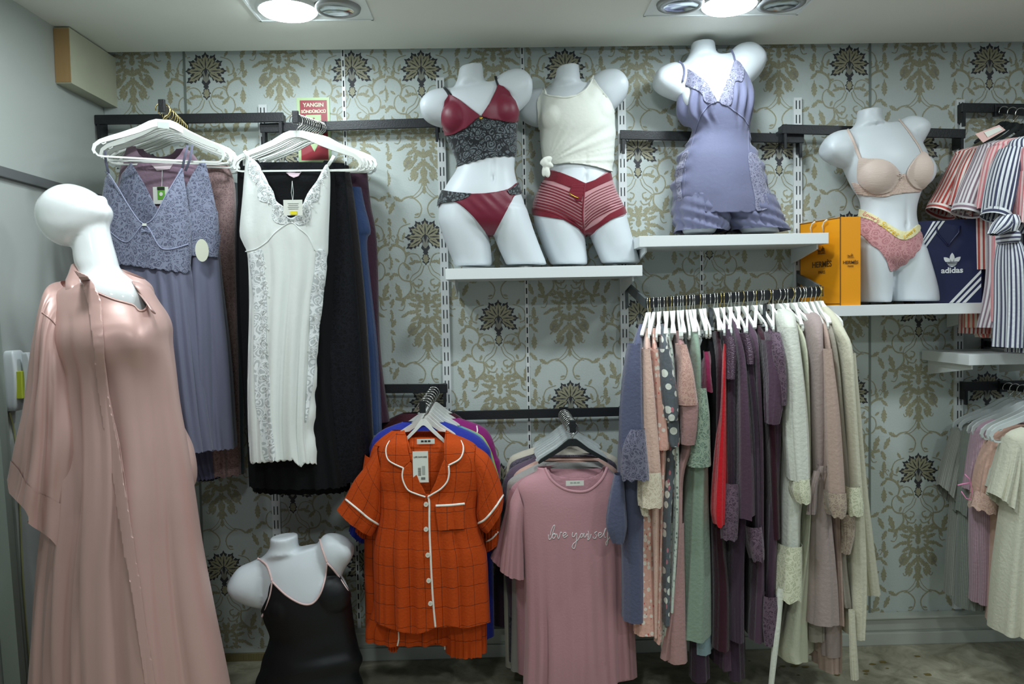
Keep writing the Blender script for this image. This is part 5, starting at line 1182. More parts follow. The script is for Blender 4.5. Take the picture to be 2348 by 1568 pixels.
for lb, cl, Y, sh, sd in (('lime green top edge beside the teal one in the orange pyjama stack', (160, 196, 80), -.21, 0, 63), ('pale teal top edge in the orange pyjama stack', (92, 150, 158), -.25, -8, 64)):
    shirt(lb, fabric('knit_%d' % sd, cl, .8), cr(*z4, [(285, 420, 730, .02), (320, 330, 810+sh, .04), (350, 290, 855+sh, .05), (420, 270, 895+sh, .06), (500, 260, 920+sh, .06), (635, 250, 955+sh, .06), (700, 250, 930, .06), (1100, 250, 880, .06)]), Y, seed=sd)
bluf = fabric('royal_blue', (26, 42, 150), .75)
o_, C = shirt('royal blue pyjama shirt behind the two orange ones', bluf, cr(*z4, [(262, 400, 640, .02), (300, 300, 740, .04), (345, 240, 830, .06), (400, 215, 880, .07), (450, 200, 898, .07), (600, 195, 905, .08), (850, 185, 905, .08), (1100, 190, 910, .08), (1458, 205, 914, .08)]), -.30, seed=65, sleeves=[cr(*z4, [('t', 200, 460, 330, 500, .04), ('t', 140, 700, 260, 760, .05), ('t', 103, 865, 190, 935, .05)])])
plor = plaid('orange_plaid', (188, 70, 10), (66, 30, 16), .058, .066, .0014)
o2, C2 = shirt('second orange checked pyjama shirt directly behind the front one', plor, cr(*z4, [(310, 340, 620, .02), (360, 270, 760, .04), (420, 225, 830, .06), (560, 205, 850, .07), (900, 188, 870, .08), (1200, 192, 868, .08), (1468, 200, 866, .08)]), -.355, seed=66, sleeves=[cr(*z4, [('t', 190, 440, 300, 480, .04), ('t', 150, 700, 240, 740, .05), ('t', 142, 860, 200, 910, .05)]), cr(*z4, [('t', 800, 430, 880, 450, .04), ('t', 850, 700, 950, 700, .05), ('t', 872, 980, 938, 930, .05)])])
cord('sleeve_piping', C2.bvh(), cp_poly(*z4, [(870, 935), (905, 915), (936, 880)]), .0035, pipw, o2)
o3, C3_ = cloth('pyjama_shorts', 'orange checked pyjama shorts with white piping hanging below the front shirt', 'shorts', plor, [cr(*z4, [(1150, 250, 560, .05), (1300, 235, 640, .06), (1410, 200, 640, .07), (1478, 200, 640, .07)]), cr(*z4, [(1150, 560, 850, .05), (1300, 600, 866, .06), (1420, 640, 868, .07), (1545, 645, 868, .07)]), cr(*z4, [(1200, 330, 372, .04), (1400, 326, 376, .04), (1530, 328, 374, .04)])], YC+.03, seed=67, amp=.01, k=4)
cord('piping', C3_.bvh(), cp_poly(*z4, [(634, 1420), (637, 1480), (638, 1540)]), .0035, pipw, o3)
cord('piping', C3_.bvh(), cp_poly(*z4, [(376, 1440), (378, 1480), (370, 1520)]), .003, pipw, o3)
Cf = Cloth()
hemk = [(240, 330), (330, 305), (640, 300), (760, 345), (900, 420), (980, 640), (900, 900), (893, 1388), (820, 1410), (745, 1424), (680, 1412), (635, 1418), (585, 1418), (540, 1440), (480, 1456), (400, 1446), (330, 1425), (280, 1408), (243, 1386), (230, 900), (215, 560)]
Cf.loft(cr(*z4, [(322, 410, 645, .03), (350, 330, 715, .045), (380, 285, 775, .06), (430, 255, 835, .07), (480, 243, 862, .075), (560, 243, 862, .08), (640, 262, 845, .08), (700, 268, 826, .085), (780, 270, 822, .09), (900, 250, 845, .095), (1000, 240, 872, .1), (1200, 243, 884, .1), (1400, 244, 893, .1), (1480, 244, 896, .1)]), YC, keep=cp_poly(*z4, hemk), cutout=smooth_poly(cp_poly(*z4, [(430, 300), (425, 350), (450, 430), (470, 520), (540, 684), (590, 590), (625, 490), (650, 380), (640, 300)]), 2), side=200, N=120, M=130, fold=folds(.012, 6.5, 68, .15, .8, .7))
of = Cf.build('pyjama_shirt', plor, None, thick=.0012); tag(of, 'front orange checked pyjama shirt with white piping, buttons and chest pocket', 'pyjama shirt')
Cs = Cloth()
Cs.loft(cr(*z4, [('t', 262, 400, 300, 560, .05), ('t', 200, 500, 292, 660, .06), ('t', 130, 590, 290, 790, .06), ('t', 78, 690, 262, 850, .06), ('t', 38, 748, 234, 896, .058)]), YC+.0, N=50, M=70, fold=folds(.005, 3, 69, .1)); bl = Cs.bvh(); sl = Cs.build('sleeve', plor, of)
cord('cuff_piping', bl, cp_poly(*z4, [(80, 698), (150, 755), (210, 805), (270, 842)]), .0038, pipw, of, .001, 8, 4)
Cs = Cloth()
Cs.loft(cr(*z4, [('t', 812, 400, 800, 560, .05), ('t', 885, 455, 815, 690, .06), ('t', 940, 570, 806, 790, .06), ('t', 966, 670, 830, 850, .06), ('t', 962, 745, 868, 885, .055)]), YC+.0, N=50, M=70, fold=folds(.005, 3, 70, .1)); brr = Cs.bvh(); Cs.build('sleeve', plor, of)
cord('cuff_piping', brr, cp_poly(*z4, [(812, 836), (860, 812), (915, 750), (964, 674)]), .0038, pipw, of, .001, 8, 4)
bf = Cf.bvh()
Cb = Cloth(); Cb.V = np.concatenate([Cf.V, P(500, 1000, YC-.0)[None]]); 
def lapel(poly, edge, off=.007):
    add_patch('collar', bf2, cp_poly(*z4, poly), plor, of, off, 3, .001); cord('collar_piping', bf2, cp_poly(*z4, edge), .0032, pipw, of, off, 8, 4)
# backing surface for collar rays: the uncut front
Ch = Cloth(); Ch.loft(cr(*z4, [(300, 410, 645, .03), (350, 330, 715, .045), (380, 285, 775, .06), (430, 255, 835, .07), (480, 243, 862, .075), (560, 243, 862, .08), (700, 268, 826, .085), (1000, 240, 872, .1), (1400, 244, 893, .1)]), YC, N=60, M=80); bf2 = Ch.bvh()
lapel([(328, 372), (312, 400), (308, 440), (322, 478), (360, 502), (404, 522), (445, 482), (430, 420), (418, 340), (414, 310), (370, 330)], [(328, 370), (310, 402), (308, 442), (322, 478), (360, 502), (406, 522)])
lapel([(406, 522), (398, 560), (404, 600), (430, 645), (480, 670), (541, 688), (500, 610), (460, 510), (445, 484)], [(404, 522), (398, 562), (406, 602), (432, 646), (480, 668), (528, 684)])
lapel([(640, 310), (690, 340), (728, 368), (740, 400), (737, 440), (715, 475), (658, 506), (635, 470), (632, 380)], [(726, 368), (740, 402), (736, 442), (714, 476), (656, 507)])
lapel([(658, 508), (660, 555), (648, 600), (610, 640), (541, 688), (585, 600), (620, 500), (635, 472)], [(658, 510), (660, 556), (648, 600), (612, 640), (566, 668), (541, 684)])
cord('placket_piping', bf, cp_poly(*z4, [(541, 686), (549, 715), (550, 850), (556, 1000), (563, 1150), (572, 1290), (584, 1415)]), .0036, pipw, of, .001, 8, 5)
btm = mat('button_white', (226, 220, 204), .3)
for (x_, y_) in ((531, 725), (531, 865), (541, 1010), (546, 1153), (556, 1282)):
    c = onsurf(bf, cp_poly(*z4, [(x_, y_)]), .006)[0]; bo = card('button', c, .0155, .0165, btm, of, 0, .003, rnd=1)
    for dx in (-.002, .002):
        card('buttonhole', c+np.array([dx, -.0032, 0]), .0016, .0016, SLOT, bo, 0, .0004, rnd=1)
pk = add_patch('chest_pocket', bf, cp_poly(*z4, [(583, 742), (748, 722), (752, 862), (598, 874)]), plor, of, .006, 3, .001)
cord('pocket_piping', bf, cp_poly(*z4, [(585, 734), (670, 730), (747, 722)]), .0042, pipw, of, .006, 8, 4)
Lb_ = onsurf(bf2, cp_poly(*z4, [(530, 372)]), -.028)[0]; card('neck_label', Lb_, .062, .018, whc, of); text('MODERNE', .009, PRINTD, of, frame_at(Lb_+np.array([0, -.0018, 0]), (1, 0, 0), (0, 0, 1))) if False else None
for k in range(3): card('label_print', Lb_+np.array([-.012+.012*k, -.0018, .001]), .009, .006, PRINTD, of, 0, .0003)
# back of the shirt inside the neck
add_patch('inner_back', bf2, cp_poly(*z4, [(425, 340), (640, 340), (650, 500), (560, 700), (500, 690), (430, 500)]), plor, of, -.035, 4)
tg = P(501/2.45+760, 515/2.45+860, YC-.085); card('hang_tag', tg, .053, .108, whc, of, .0); text('LIFE INWARE', .0078, PRINTD, of, frame_at(tg+np.array([0, -.0016, .034]), (1, 0, 0), (0, 0, 1)))
for k in range(8): card('barcode_line', tg+np.array([-.004, -.0016, -.004-.0035*k]), .010, .0012, PRINTD, of, 0, .0003)
card('barcode', tg+np.array([.008, -.0016, -.040]), .014, .008, mat('barcode_grey', (110, 110, 110), .7), of, 0, .0003); card('text_column', tg+np.array([.010, -.0016, -.012]), .010, .030, mat('tag_grey', (170, 174, 168), .6), of, 0, .0003)
# --- pink t-shirt stack
z5 = (2.3475, 1100, 900); YD = -.43
def tee(label, m, rows, Y, seed, sl=None, cat='t-shirt', amp=.006): return cloth('tee_shirt', label, cat, m, [cr(*z5, rows)]+([cr(*z5, sl)] if sl else []), Y, seed=seed, amp=amp)
tee('dark plum top hanging lowest at the left back of the pink t-shirt stack', fabric('deep_plum', (52, 34, 52), .85), [(330, 300, 600, .02), (380, 200, 700, .04), (440, 160, 720, .05), (600, 130, 740, .06), (900, 90, 720, .06), (1000, 76, 700, .06), (1245, 78, 690, .06)], -.10, 71)
tee('cream top with pale shoulder at the back of the pink t-shirt stack', fabric('cream_cotton', (206, 198, 182), .8), [(285, 320, 600, .02), (330, 190, 700, .04), (360, 158, 745, .05), (430, 140, 760, .05), (600, 130, 790, .06), (1100, 130, 820, .06), (1470, 140, 838, .06)], -.14, 72)
tee('dark lace-shouldered top in the pink t-shirt stack', lace('dark_lace', (40, 34, 44), (86, 76, 92), 60), [(330, 290, 620, .02), (370, 180, 720, .04), (420, 155, 740, .05), (520, 140, 750, .05), (1000, 150, 700, .06), (1440, 158, 650, .06)], -.19, 73)
tee('greyish plum top below the dark lace one in the pink t-shirt stack', fabric('grey_plum', (96, 78, 96), .85), [(345, 300, 620, .02), (400, 180, 720, .04), (450, 140, 740, .05), (520, 124, 750, .05), (800, 120, 760, .06), (1200, 160, 760, .06)], -.23, 74)
tee('peach top in the middle of the pink t-shirt stack', fabric('peach_cotton', (204, 164, 150), .8), [(350, 340, 640, .02), (400, 240, 720, .04), (430, 195, 745, .05), (480, 172, 750, .05), (600, 160, 760, .06), (1200, 190, 790, .06), (1460, 190, 800, .06)], -.275, 75)
tee('grey marl top second behind the pink t-shirts', fabric('grey_marl', (158, 156, 152), .85), [(370, 340, 640, .02), (430, 220, 720, .04), (470, 160, 745, .05), (520, 145, 750, .05), (700, 140, 760, .06), (1000, 172, 780, .06), (1488, 168, 800, .06)], -.32, 76)
tpk = fabric('dusty_pink_cotton', (186, 138, 144), .85, bump=(150, .12), var=.05); tpk2 = fabric('dusty_pink_back', (176, 128, 136), .85)
tee('second dusty pink t-shirt directly behind the printed one', tpk2, [(405, 340, 640, .02), (440, 270, 720, .04), (480, 200, 760, .05), (540, 160, 790, .06), (700, 150, 800, .07), (950, 190, 800, .07), (1300, 200, 820, .08), (1500, 205, 828, .08)], -.365, 77, [('t', 160, 520, 260, 560, .04), ('t', 120, 700, 230, 740, .05), ('t', 58, 885, 225, 1000, .05)])
Ct = Cloth(); 
nk = smooth_poly(cp_poly(*z5, [(350, 380), (352, 415), (385, 470), (440, 512), (500, 532), (570, 532), (620, 505), (662, 460), (690, 405), (690, 370), (520, 340)]), 3)
Ct.loft(cr(*z5, [(400, 310, 690, .03), (430, 300, 712, .05), (470, 232, 775, .06), (520, 200, 800, .07), (600, 204, 815, .08), (760, 222, 818, .09), (930, 236, 822, .095), (1200, 243, 826, .1), (1400, 242, 835, .105), (1560, 235, 842, .105), (1640, 235, 845, .105)]), YD, keep=cp_poly(*z5, [(150, 380), (900, 380), (900, 1500), (826, 1545), (742, 1560), (720, 1660), (240, 1660), (150, 1500)]), cutout=nk, side=12, N=110, M=120, fold=folds(.015, 6.5, 78, .22, .9, .5))
tf = Ct.build('tee_shirt', tpk, None, thick=.001); tag(tf, 'front dusty pink t-shirt with white handwritten lettering on a black hanger', 't-shirt')
Cs = Cloth(); Cs.loft(cr(*z5, [('t', 205, 505, 245, 640, .05), ('t', 160, 600, 234, 740, .058), ('t', 130, 780, 236, 830, .058), ('t', 112, 952, 238, 992, .056)]), YD+.005, N=40, M=60, fold=folds(.005, 3, 79, .1)); Cs.build('sleeve', tpk, tf)
bt = Ct.bvh()
Cr = Cloth(); Cr.loft(cr(*z5, [(400, 310, 690, .03), (430, 300, 712, .05), (470, 232, 775, .06), (520, 200, 800, .07), (600, 204, 815, .08), (760, 222, 818, .09)]), YD, N=40, M=70); br2 = Cr.bvh()
cord('neck_rib', br2, cp_poly(*z5, [(352, 408), (385, 468), (440, 512), (500, 532), (570, 532), (620, 505), (662, 460), (686, 405)]), .0055, tpk, tf, -.002, 8, 4)
add_patch('inner_back', br2, cp_poly(*z5, [(360, 405), (420, 440), (500, 455), (600, 450), (680, 405), (680, 480), (580, 545), (480, 545), (370, 480)]), tpk2, tf, -.03, 4)
c = onsurf(br2, cp_poly(*z5, [(512, 487)]), -.004)[0]; card('neck_label', c, .063, .018, whc, tf)
for k in range(3): card('label_print', c+np.array([-.012+.012*k, -.0018, .002]), .009, .004, mat('tag_grey', (170, 174, 168), .6), tf, 0, .0003)
for st in ([(370, 765), (372, 788), (384, 785), (395, 750), (404, 718), (398, 716), (386, 740), (380, 770)], [(395, 762), (390, 780), (400, 785), (408, 770), (402, 758), (396, 762), (412, 762)], [(414, 760), (424, 788), (436, 752), (442, 756)], [(446, 772), (462, 764), (464, 754), (452, 756), (448, 772), (458, 780), (474, 768)],
           [(500, 752), (498, 772), (508, 776), (520, 756), (522, 776), (518, 812), (510, 838), (498, 834), (503, 815), (530, 790), (545, 762)], [(545, 762), (540, 775), (548, 780), (556, 768), (550, 758), (544, 764)], [(562, 756), (560, 774), (568, 778), (580, 758), (580, 776), (586, 778)], [(584, 745), (588, 770), (580, 792), (592, 785), (600, 762)],
           [(632, 748), (618, 756), (628, 768), (624, 784), (612, 784), (610, 776)], [(636, 770), (652, 764), (654, 754), (642, 756), (638, 772), (650, 780), (664, 766)], [(664, 766), (676, 742), (680, 730), (672, 742), (670, 776), (680, 778)], [(704, 742), (698, 730), (690, 750), (688, 800), (682, 822), (680, 805), (700, 780), (708, 768)]):
    cord('handwritten_print', bt, cp_poly(*z5, st), .0013, wp, tf, .0010, 5, 2, 1)
# ---------------- crowded rack: garments seen edge-on ----------------
YF = -.585
def rackloft(rows, back=None, N=60, M=72, n=2.8, fold=None, hem=None):
    """rows: (py, xl, xr[, Yfront[, Yback]]) ; the front edge of a garment hanging edge-on, running back to the rail line"""
    R = [tuple(r)+((YF,) if len(r) < 4 else ()) for r in rows]; R = [r+((-.15,) if len(r) < 5 else ()) for r in R]
    A = np.array([np.concatenate([P(r[1], r[0], r[3]), P(r[2], r[0], r[3]), [r[4]]]) for r in R])
    A[:, 1] -= .0; z = A[:, 2]; s = z[0]-z; tt = np.interp(np.linspace(0, s[-1], N), s, np.arange(len(R))); A = catmull(A, tt)
    L, Q, yb = A[:, :3], A[:, 3:6], A[:, 6]; C = (L+Q)/2; hw = np.maximum((Q[:, 0]-L[:, 0])/2, .004)
    xb = back if back is not None else C[:, 0]
    Bk = np.stack([np.broadcast_to(xb, (N,)).astype(float), yb, C[:, 2]], -1)
    v = Bk-C; ln = np.linalg.norm(v, axis=1); v /= ln[:, None]; nx = np.stack([v[:, 1], -v[:, 0], 0*ln], -1); nx *= np.sign(nx[:, :1])
    th = 2*PI*np.arange(M)/M; e = 2/n; ct, st = np.cos(th), np.sin(th); a_ = np.sign(st)*np.abs(st)**.75; b_ = -np.sign(ct)*np.abs(ct)**e
    ce = C+v*(ln/2)[:, None]; V = ce[:, None]-v[:, None]*((ln/2)[:, None]*a_[None])[..., None]+nx[:, None]*(hw[:, None]*b_[None])[..., None]
    TH, SS = np.meshgrid(th, np.linspace(0, 1, N))
    if fold is not None: V = V+nx[:, None]*(fold(TH, SS)*np.abs(np.cos(TH)))[..., None]*1.0+np.array([0, -1, 0])*(fold(TH+.5, SS)*np.clip(np.sin(TH), 0, 1))[..., None]*.6
    if hem: V[..., 2] += hem[0]*np.sin(th*hem[1])[None]*np.clip((SS[:, :1]-.965)/.035, 0, 1)
    per = np.concatenate([[0], np.cumsum(np.hypot(np.diff(a_)*ln.mean()/2, np.diff(b_)*hw.max()))])
    U = np.stack(np.broadcast_arrays(per[None], V[:, :1, 2]), -1); return V.reshape(-1, 3), grid_tris(N, M), U.reshape(-1, 2)
def barx(t): return RA[0]+(RB[0]-RA[0])*t
def hookpt(px): 
    t = (px-1482)/(1886-1482); return RA+(RB-RA)*t
def rf(seed, amp):
    amp = amp*1.25; r = np.random.RandomState(seed); p = r.uniform(0, 6, 5); k = r.uniform(3, 7, 2)
    def f(T_, S_):
        return amp*(np.sin(T_*k[0].round()*1+p[0]+S_*p[4]*.4)+.7*np.sin(T_*round(k[1])*2+p[1]-S_*1.5)+.5*np.sin(T_*17+p[2]))*np.clip(S_*1.3, 0, 1)
    return f
class RG: k = 0
def rg(name, label, cat, m, hook, rows, extra=(), parts=(), amp=.0035, hem=None, group=None, hang=True, hm=None):
    RG.k += 1; b = hookpt(hook); C = Cloth()
    C.add(*rackloft(rows, None if all(len(r) > 4 and r[4] < -.5 for r in rows) else b[0], fold=rf(RG.k, amp), hem=hem))
    for e in extra: C.add(*rackloft(e, None, N=40, M=40, fold=rf(RG.k+50, amp*.7), hem=hem))
    o = C.build(name, m); tag(o, label, cat, group)
    for pn, pm, pr_, kw in parts:
        D = Cloth(); D.add(*rackloft(pr_, None, N=kw.get('N', 40), M=50, fold=rf(RG.k+90, kw.get('amp', amp*.6)), hem=kw.get('hem'))); D.build(pn, pm, o)
    if hang:
        f = P((rows[1][1]+rows[1][2])/2, rows[1][0], -.56); yaw = math.atan2(f[1]-b[1], f[0]-b[0])
        h = hanger(tuple(b+np.array([0, 0, .020])), yaw, 'hanger %s' % label[:0], 'hangers on the crowded rack', body='solid' if RG.k % 3 else 'strap', hm=CHR if RG.k % 4 else GOLDW, m=hm or HANG, scale=.94, narrow=.74)
        h['label'] = ('%s plastic hanger inside the %s' % ('black' if hm else 'white', ' '.join(label.split()[:9])))
    return o
FB = lambda n, c, **k: fabric(n, c, **k)
bluerob = FB('slate_blue_jersey', (88, 92, 118), var=.08)
rg('robe', 'slate blue jersey robe with lace cuff at the left end of the rack', 'robe', bluerob, 1486,
   [(742, 1464, 1472, -.42, -.30), (775, 1452, 1474, -.50, -.22), (830, 1436, 1476, -.56), (900, 1424, 1478), (1000, 1412, 1480), (1100, 1408, 1484), (1240, 1416, 1486), (1340, 1418, 1490), (1430, 1417, 1493)],
   parts=[('sleeve', bluerob, [(790, 1446, 1474, -.60, -.5), (860, 1434, 1476, -.625, -.54), (960, 1426, 1479, -.64, -.56), (1060, 1427, 1484, -.65, -.57), (1078, 1428, 1487, -.65, -.57)], {}),
          ('lace_cuff', lace('slate_lace', (78, 78, 98), (118, 116, 136), 50), [(985, 1446, 1482, -.655, -.6), (1020, 1432, 1486, -.66, -.58), (1060, 1428, 1490, -.66, -.575), (1103, 1430, 1494, -.66, -.57)], dict(hem=(.004, 9))),
          ('belt_loop', bluerob, [(1090, 1412, 1432, -.61, -.56), (1150, 1400, 1436, -.62, -.56), (1210, 1394, 1440, -.62, -.56), (1247, 1406, 1432, -.615, -.57)], {})])
peach = dotted('peach_dots', (226, 190, 174), (176, 120, 110), 130, .16); cuffm = lace('cream_lace', (212, 196, 172), (236, 224, 202), 52)
rg('robe', 'pale peach robe with tiny dots and a cream lace cuff', 'robe', peach, 1500, [(752, 1480, 1490, -.43, -.30), (785, 1474, 1492, -.52, -.22), (850, 1472, 1500, -.57), (1000, 1474, 1514), (1150, 1486, 1520), (1300, 1492, 1518), (1464, 1495, 1514)],
   parts=[('sleeve', peach, [(800, 1473, 1494, -.6, -.5), (900, 1473, 1504, -.62, -.54), (1040, 1474, 1516, -.63, -.55), (1090, 1475, 1519, -.63, -.55)], {}),
          ('lace_cuff', cuffm, [(1085, 1470, 1520, -.64, -.55), (1130, 1468, 1523, -.64, -.55), (1166, 1470, 1523, -.64, -.55)], dict(hem=(.003, 8))), ('lace_trim', cuffm, [(1095, 1466, 1488, -.60, -.56), (1140, 1466, 1486, -.60, -.56), (1184, 1476, 1488, -.60, -.57)], {})])
flor = dotted('pink_floral', (226, 176, 160), (238, 226, 214), 44, .34, (206, 92, 84), .16, 70)
rg('pyjama_set', 'pink floral pyjamas next to the peach dotted robe', 'pyjamas', flor, 1515, [(752, 1492, 1502, -.43, -.30), (790, 1494, 1508, -.52, -.22), (860, 1498, 1520, -.57), (1000, 1506, 1534), (1200, 1512, 1522), (1478, 1500, 1520)],
   parts=[('sleeve', flor, [(800, 1496, 1512, -.58, -.5), (900, 1502, 1528, -.60, -.53), (1010, 1508, 1536, -.61, -.54), (1033, 1510, 1534, -.61, -.54)], {}), ('trouser_leg', flor, [(1150, 1462, 1500, -.56, -.5), (1300, 1462, 1500, -.57, -.5), (1460, 1460, 1508, -.58, -.5)], {})])
greyf = dotted('grey_floral', (92, 98, 104), (226, 228, 218), 27, .36, (190, 120, 130), .22, 40)
rg('pyjama_set', 'dark grey pyjamas printed with white and pink dots', 'pyjamas', greyf, 1530, [(742, 1508, 1524, -.43, -.30), (780, 1512, 1534, -.52, -.22), (860, 1516, 1546, -.57), (960, 1522, 1558), (1060, 1524, 1560, -.57), (1200, 1520, 1545), (1436, 1519, 1542)],
   parts=[('sleeve', greyf, [(800, 1514, 1540, -.6, -.5), (870, 1517, 1552, -.62, -.54), (940, 1524, 1560, -.63, -.55), (965, 1530, 1556, -.63, -.55)], {}), ('frill', greyf, [(950, 1528, 1558, -.61, -.56), (1010, 1532, 1561, -.61, -.55), (1025, 1538, 1558, -.61, -.56)], {})])
wfl = dotted('white_green_floral', (206, 216, 204), (120, 136, 130), 60, .26, (150, 160, 150), .2, 90)
rg('pyjama_set', 'pale green-white floral pyjamas between the grey dotted and dusty pink ones', 'pyjamas', wfl, 1545, [(752, 1524, 1534, -.43, -.30), (800, 1532, 1546, -.50, -.22), (900, 1540, 1556, -.56), (1040, 1544, 1562), (1200, 1543, 1561), (1406, 1534, 1547)], parts=[('trouser_leg', wfl, [(1200, 1520, 1545, -.55, -.5), (1400, 1520, 1540, -.56, -.5), (1492, 1521, 1538, -.56, -.5)], {})])
dpk = FB('dusty_rose', (176, 136, 134), var=.06); dpl = lace('dusty_rose_lace', (178, 134, 124), (204, 164, 150), 58)
rg('pyjama_set', 'dusty rose pyjamas with a lace trimmed short sleeve', 'pyjamas', dpk, 1566, [(758, 1544, 1556, -.43, -.30), (790, 1552, 1574, -.52, -.22), (860, 1558, 1590, -.57), (950, 1562, 1600), (1020, 1566, 1600), (1100, 1552, 1572), (1300, 1545, 1566), (1515, 1508, 1545, -.57)],
   parts=[('lace_sleeve', dpl, [(790, 1560, 1578, -.60, -.5), (850, 1562, 1594, -.63, -.54), (900, 1560, 1602, -.64, -.55), (930, 1562, 1606, -.64, -.55)], {}), ('sleeve', dpk, [(925, 1564, 1606, -.635, -.55), (975, 1566, 1604, -.63, -.55), (1021, 1568, 1598, -.62, -.55)], {}),
          ('trouser_leg', dpk, [(1200, 1548, 1572, -.57, -.5), (1380, 1540, 1576, -.58, -.5), (1524, 1536, 1581, -.585, -.5)], {})])
sage = FB('sage_green_jersey', (136, 156, 138), var=.06); sagl = lace('sage_lace', (106, 128, 112), (152, 170, 150), 48)
rg('nightgown', 'long sage green nightgown with a lace bodice', 'nightgown', sage, 1592, [(742, 1576, 1592, -.43, -.30), (765, 1584, 1606, -.50, -.22), (820, 1590, 1614, -.56), (950, 1590, 1618), (1060, 1580, 1632), (1200, 1570, 1634), (1350, 1560, 1637), (1472, 1548, 1638)], amp=.006, hem=(.003, 6),
   parts=[('lace_panel', sagl, [(890, 1600, 1624, -.60, -.5), (950, 1598, 1632, -.61, -.5), (1000, 1590, 1634, -.61, -.5), (1072, 1582, 1636, -.61, -.5)], {})])
rg('slip', 'pale turquoise slip hem showing under the sage green nightgown', 'slip', FB('turquoise_grey', (140, 164, 170)), 1600, [(900, 1600, 1612, -.5, -.3), (1200, 1590, 1625, -.54, -.3), (1504, 1588, 1634, -.55, -.3)], hang=False)
rg('camisole', 'short magenta camisole hanging high between sage and black', 'camisole', FB('magenta_dark', (122, 18, 62)), 1616, [(806, 1610, 1626, -.53, -.40), (830, 1612, 1632, -.56, -.38), (870, 1613, 1638), (899, 1611, 1642)], hem=(.003, 6))
rg('slip', 'black slip half hidden between the magenta camisole and the red one', 'slip', blkj, 1628, [(775, 1618, 1636, -.48, -.30), (850, 1622, 1650, -.53, -.2), (1000, 1626, 1652, -.54), (1300, 1640, 1660, -.54)], hm=HANGB)
burgj = FB('burgundy_jersey', (58, 18, 34), var=.06)
rg('nightgown', 'dark burgundy nightgown behind the bright red one', 'nightgown', burgj, 1644, [(758, 1640, 1652, -.43, -.30), (800, 1642, 1660, -.52, -.22), (900, 1638, 1668, -.555), (1200, 1636, 1664, -.555), (1350, 1640, 1680, -.56), (1496, 1636, 1682, -.57)], amp=.005)
redj = FB('red_jersey', (198, 14, 30), var=.05)
rg('nightgown', 'bright red nightgown with a lace hem in the middle of the rack', 'nightgown', redj, 1660, [(788, 1658, 1666, -.54, -.40), (850, 1655, 1668, -.58, -.3), (950, 1650, 1668, -.60, -.3), (1050, 1640, 1668, -.61, -.3), (1170, 1631, 1668, -.62, -.3), (1208, 1636, 1666, -.62, -.3)], hem=(.004, 7), amp=.003)
plum = FB('plum_jersey', (82, 58, 76), var=.06); pluml = lace('plum_lace', (66, 46, 62), (104, 82, 98), 55); plumd = FB('deep_plum_jersey', (62, 42, 60))
sq = mat('sequin_lace', (96, 76, 92), .3, metal=.3, bump=(200, .8))
rg('nightgown', 'plum nightgown with sequinned shoulder just right of the red one', 'nightgown', plumd, 1676, [(735, 1658, 1672, -.43, -.30), (765, 1660, 1682, -.51, -.22), (840, 1664, 1692, -.56), (1000, 1668, 1694), (1150, 1668, 1696), (1235, 1665, 1700, -.60)], amp=.004, hem=(.004, 6), parts=[('sequin_band', sq, [(770, 1666, 1684, -.575, -.5), (800, 1672, 1690, -.59, -.53), (870, 1672, 1686, -.60, -.55)], {}), ('lace_sleeve', pluml, [(1110, 1668, 1698, -.61, -.55), (1170, 1660, 1700, -.62, -.55), (1240, 1662, 1694, -.62, -.56)], dict(hem=(.004, 6)))])
rg('nightgown', 'plain plum nightgown with a broad front panel in the middle of the plum group', 'nightgown', plum, 1694, [(728, 1672, 1686, -.43, -.30), (765, 1682, 1702, -.52, -.22), (830, 1692, 1718, -.585), (950, 1694, 1728, -.62), (1080, 1694, 1736, -.63), (1193, 1692, 1738, -.635)], amp=.005, hem=(.003, 6), parts=[('lower_skirt', plumd, [(1180, 1688, 1720, -.58, -.4), (1300, 1682, 1714, -.58, -.4), (1476, 1682, 1712, -.58, -.4)], dict(amp=.004))])
rg('nightgown', 'plum nightgown with sequinned neckline, fourth right of the red one', 'nightgown', plumd, 1714, [(740, 1694, 1706, -.43, -.30), (790, 1702, 1722, -.52, -.22), (850, 1712, 1736, -.57), (1000, 1726, 1746, -.59), (1250, 1730, 1752, -.59), (1280, 1734, 1754, -.60)], amp=.004, hem=(.004, 6), parts=[('sequin_band', sq, [(765, 1706, 1720, -.57, -.5), (800, 1712, 1730, -.585, -.53), (835, 1716, 1730, -.59, -.55)], {}), ('lace_hem', pluml, [(1210, 1716, 1752, -.61, -.52), (1250, 1722, 1756, -.62, -.53), (1288, 1730, 1756, -.62, -.54)], dict(hem=(.005, 6)))])
rg('robe', 'plum robe with piped front beside the burgundy nightgown', 'robe', plum, 1734, [(732, 1704, 1718, -.43, -.30), (770, 1716, 1742, -.53, -.22), (830, 1730, 1748, -.58), (1000, 1738, 1756), (1200, 1738, 1758), (1476, 1722, 1762, -.58)], amp=.004)
rg('nightgown', 'burgundy nightgown second from the right of the dark group', 'nightgown', burgj, 1752, [(745, 1722, 1740, -.43, -.30), (780, 1740, 1764, -.53, -.22), (860, 1752, 1772, -.575), (1000, 1758, 1790, -.575), (1238, 1768, 1798, -.575)], amp=.004, hm=HANGB)
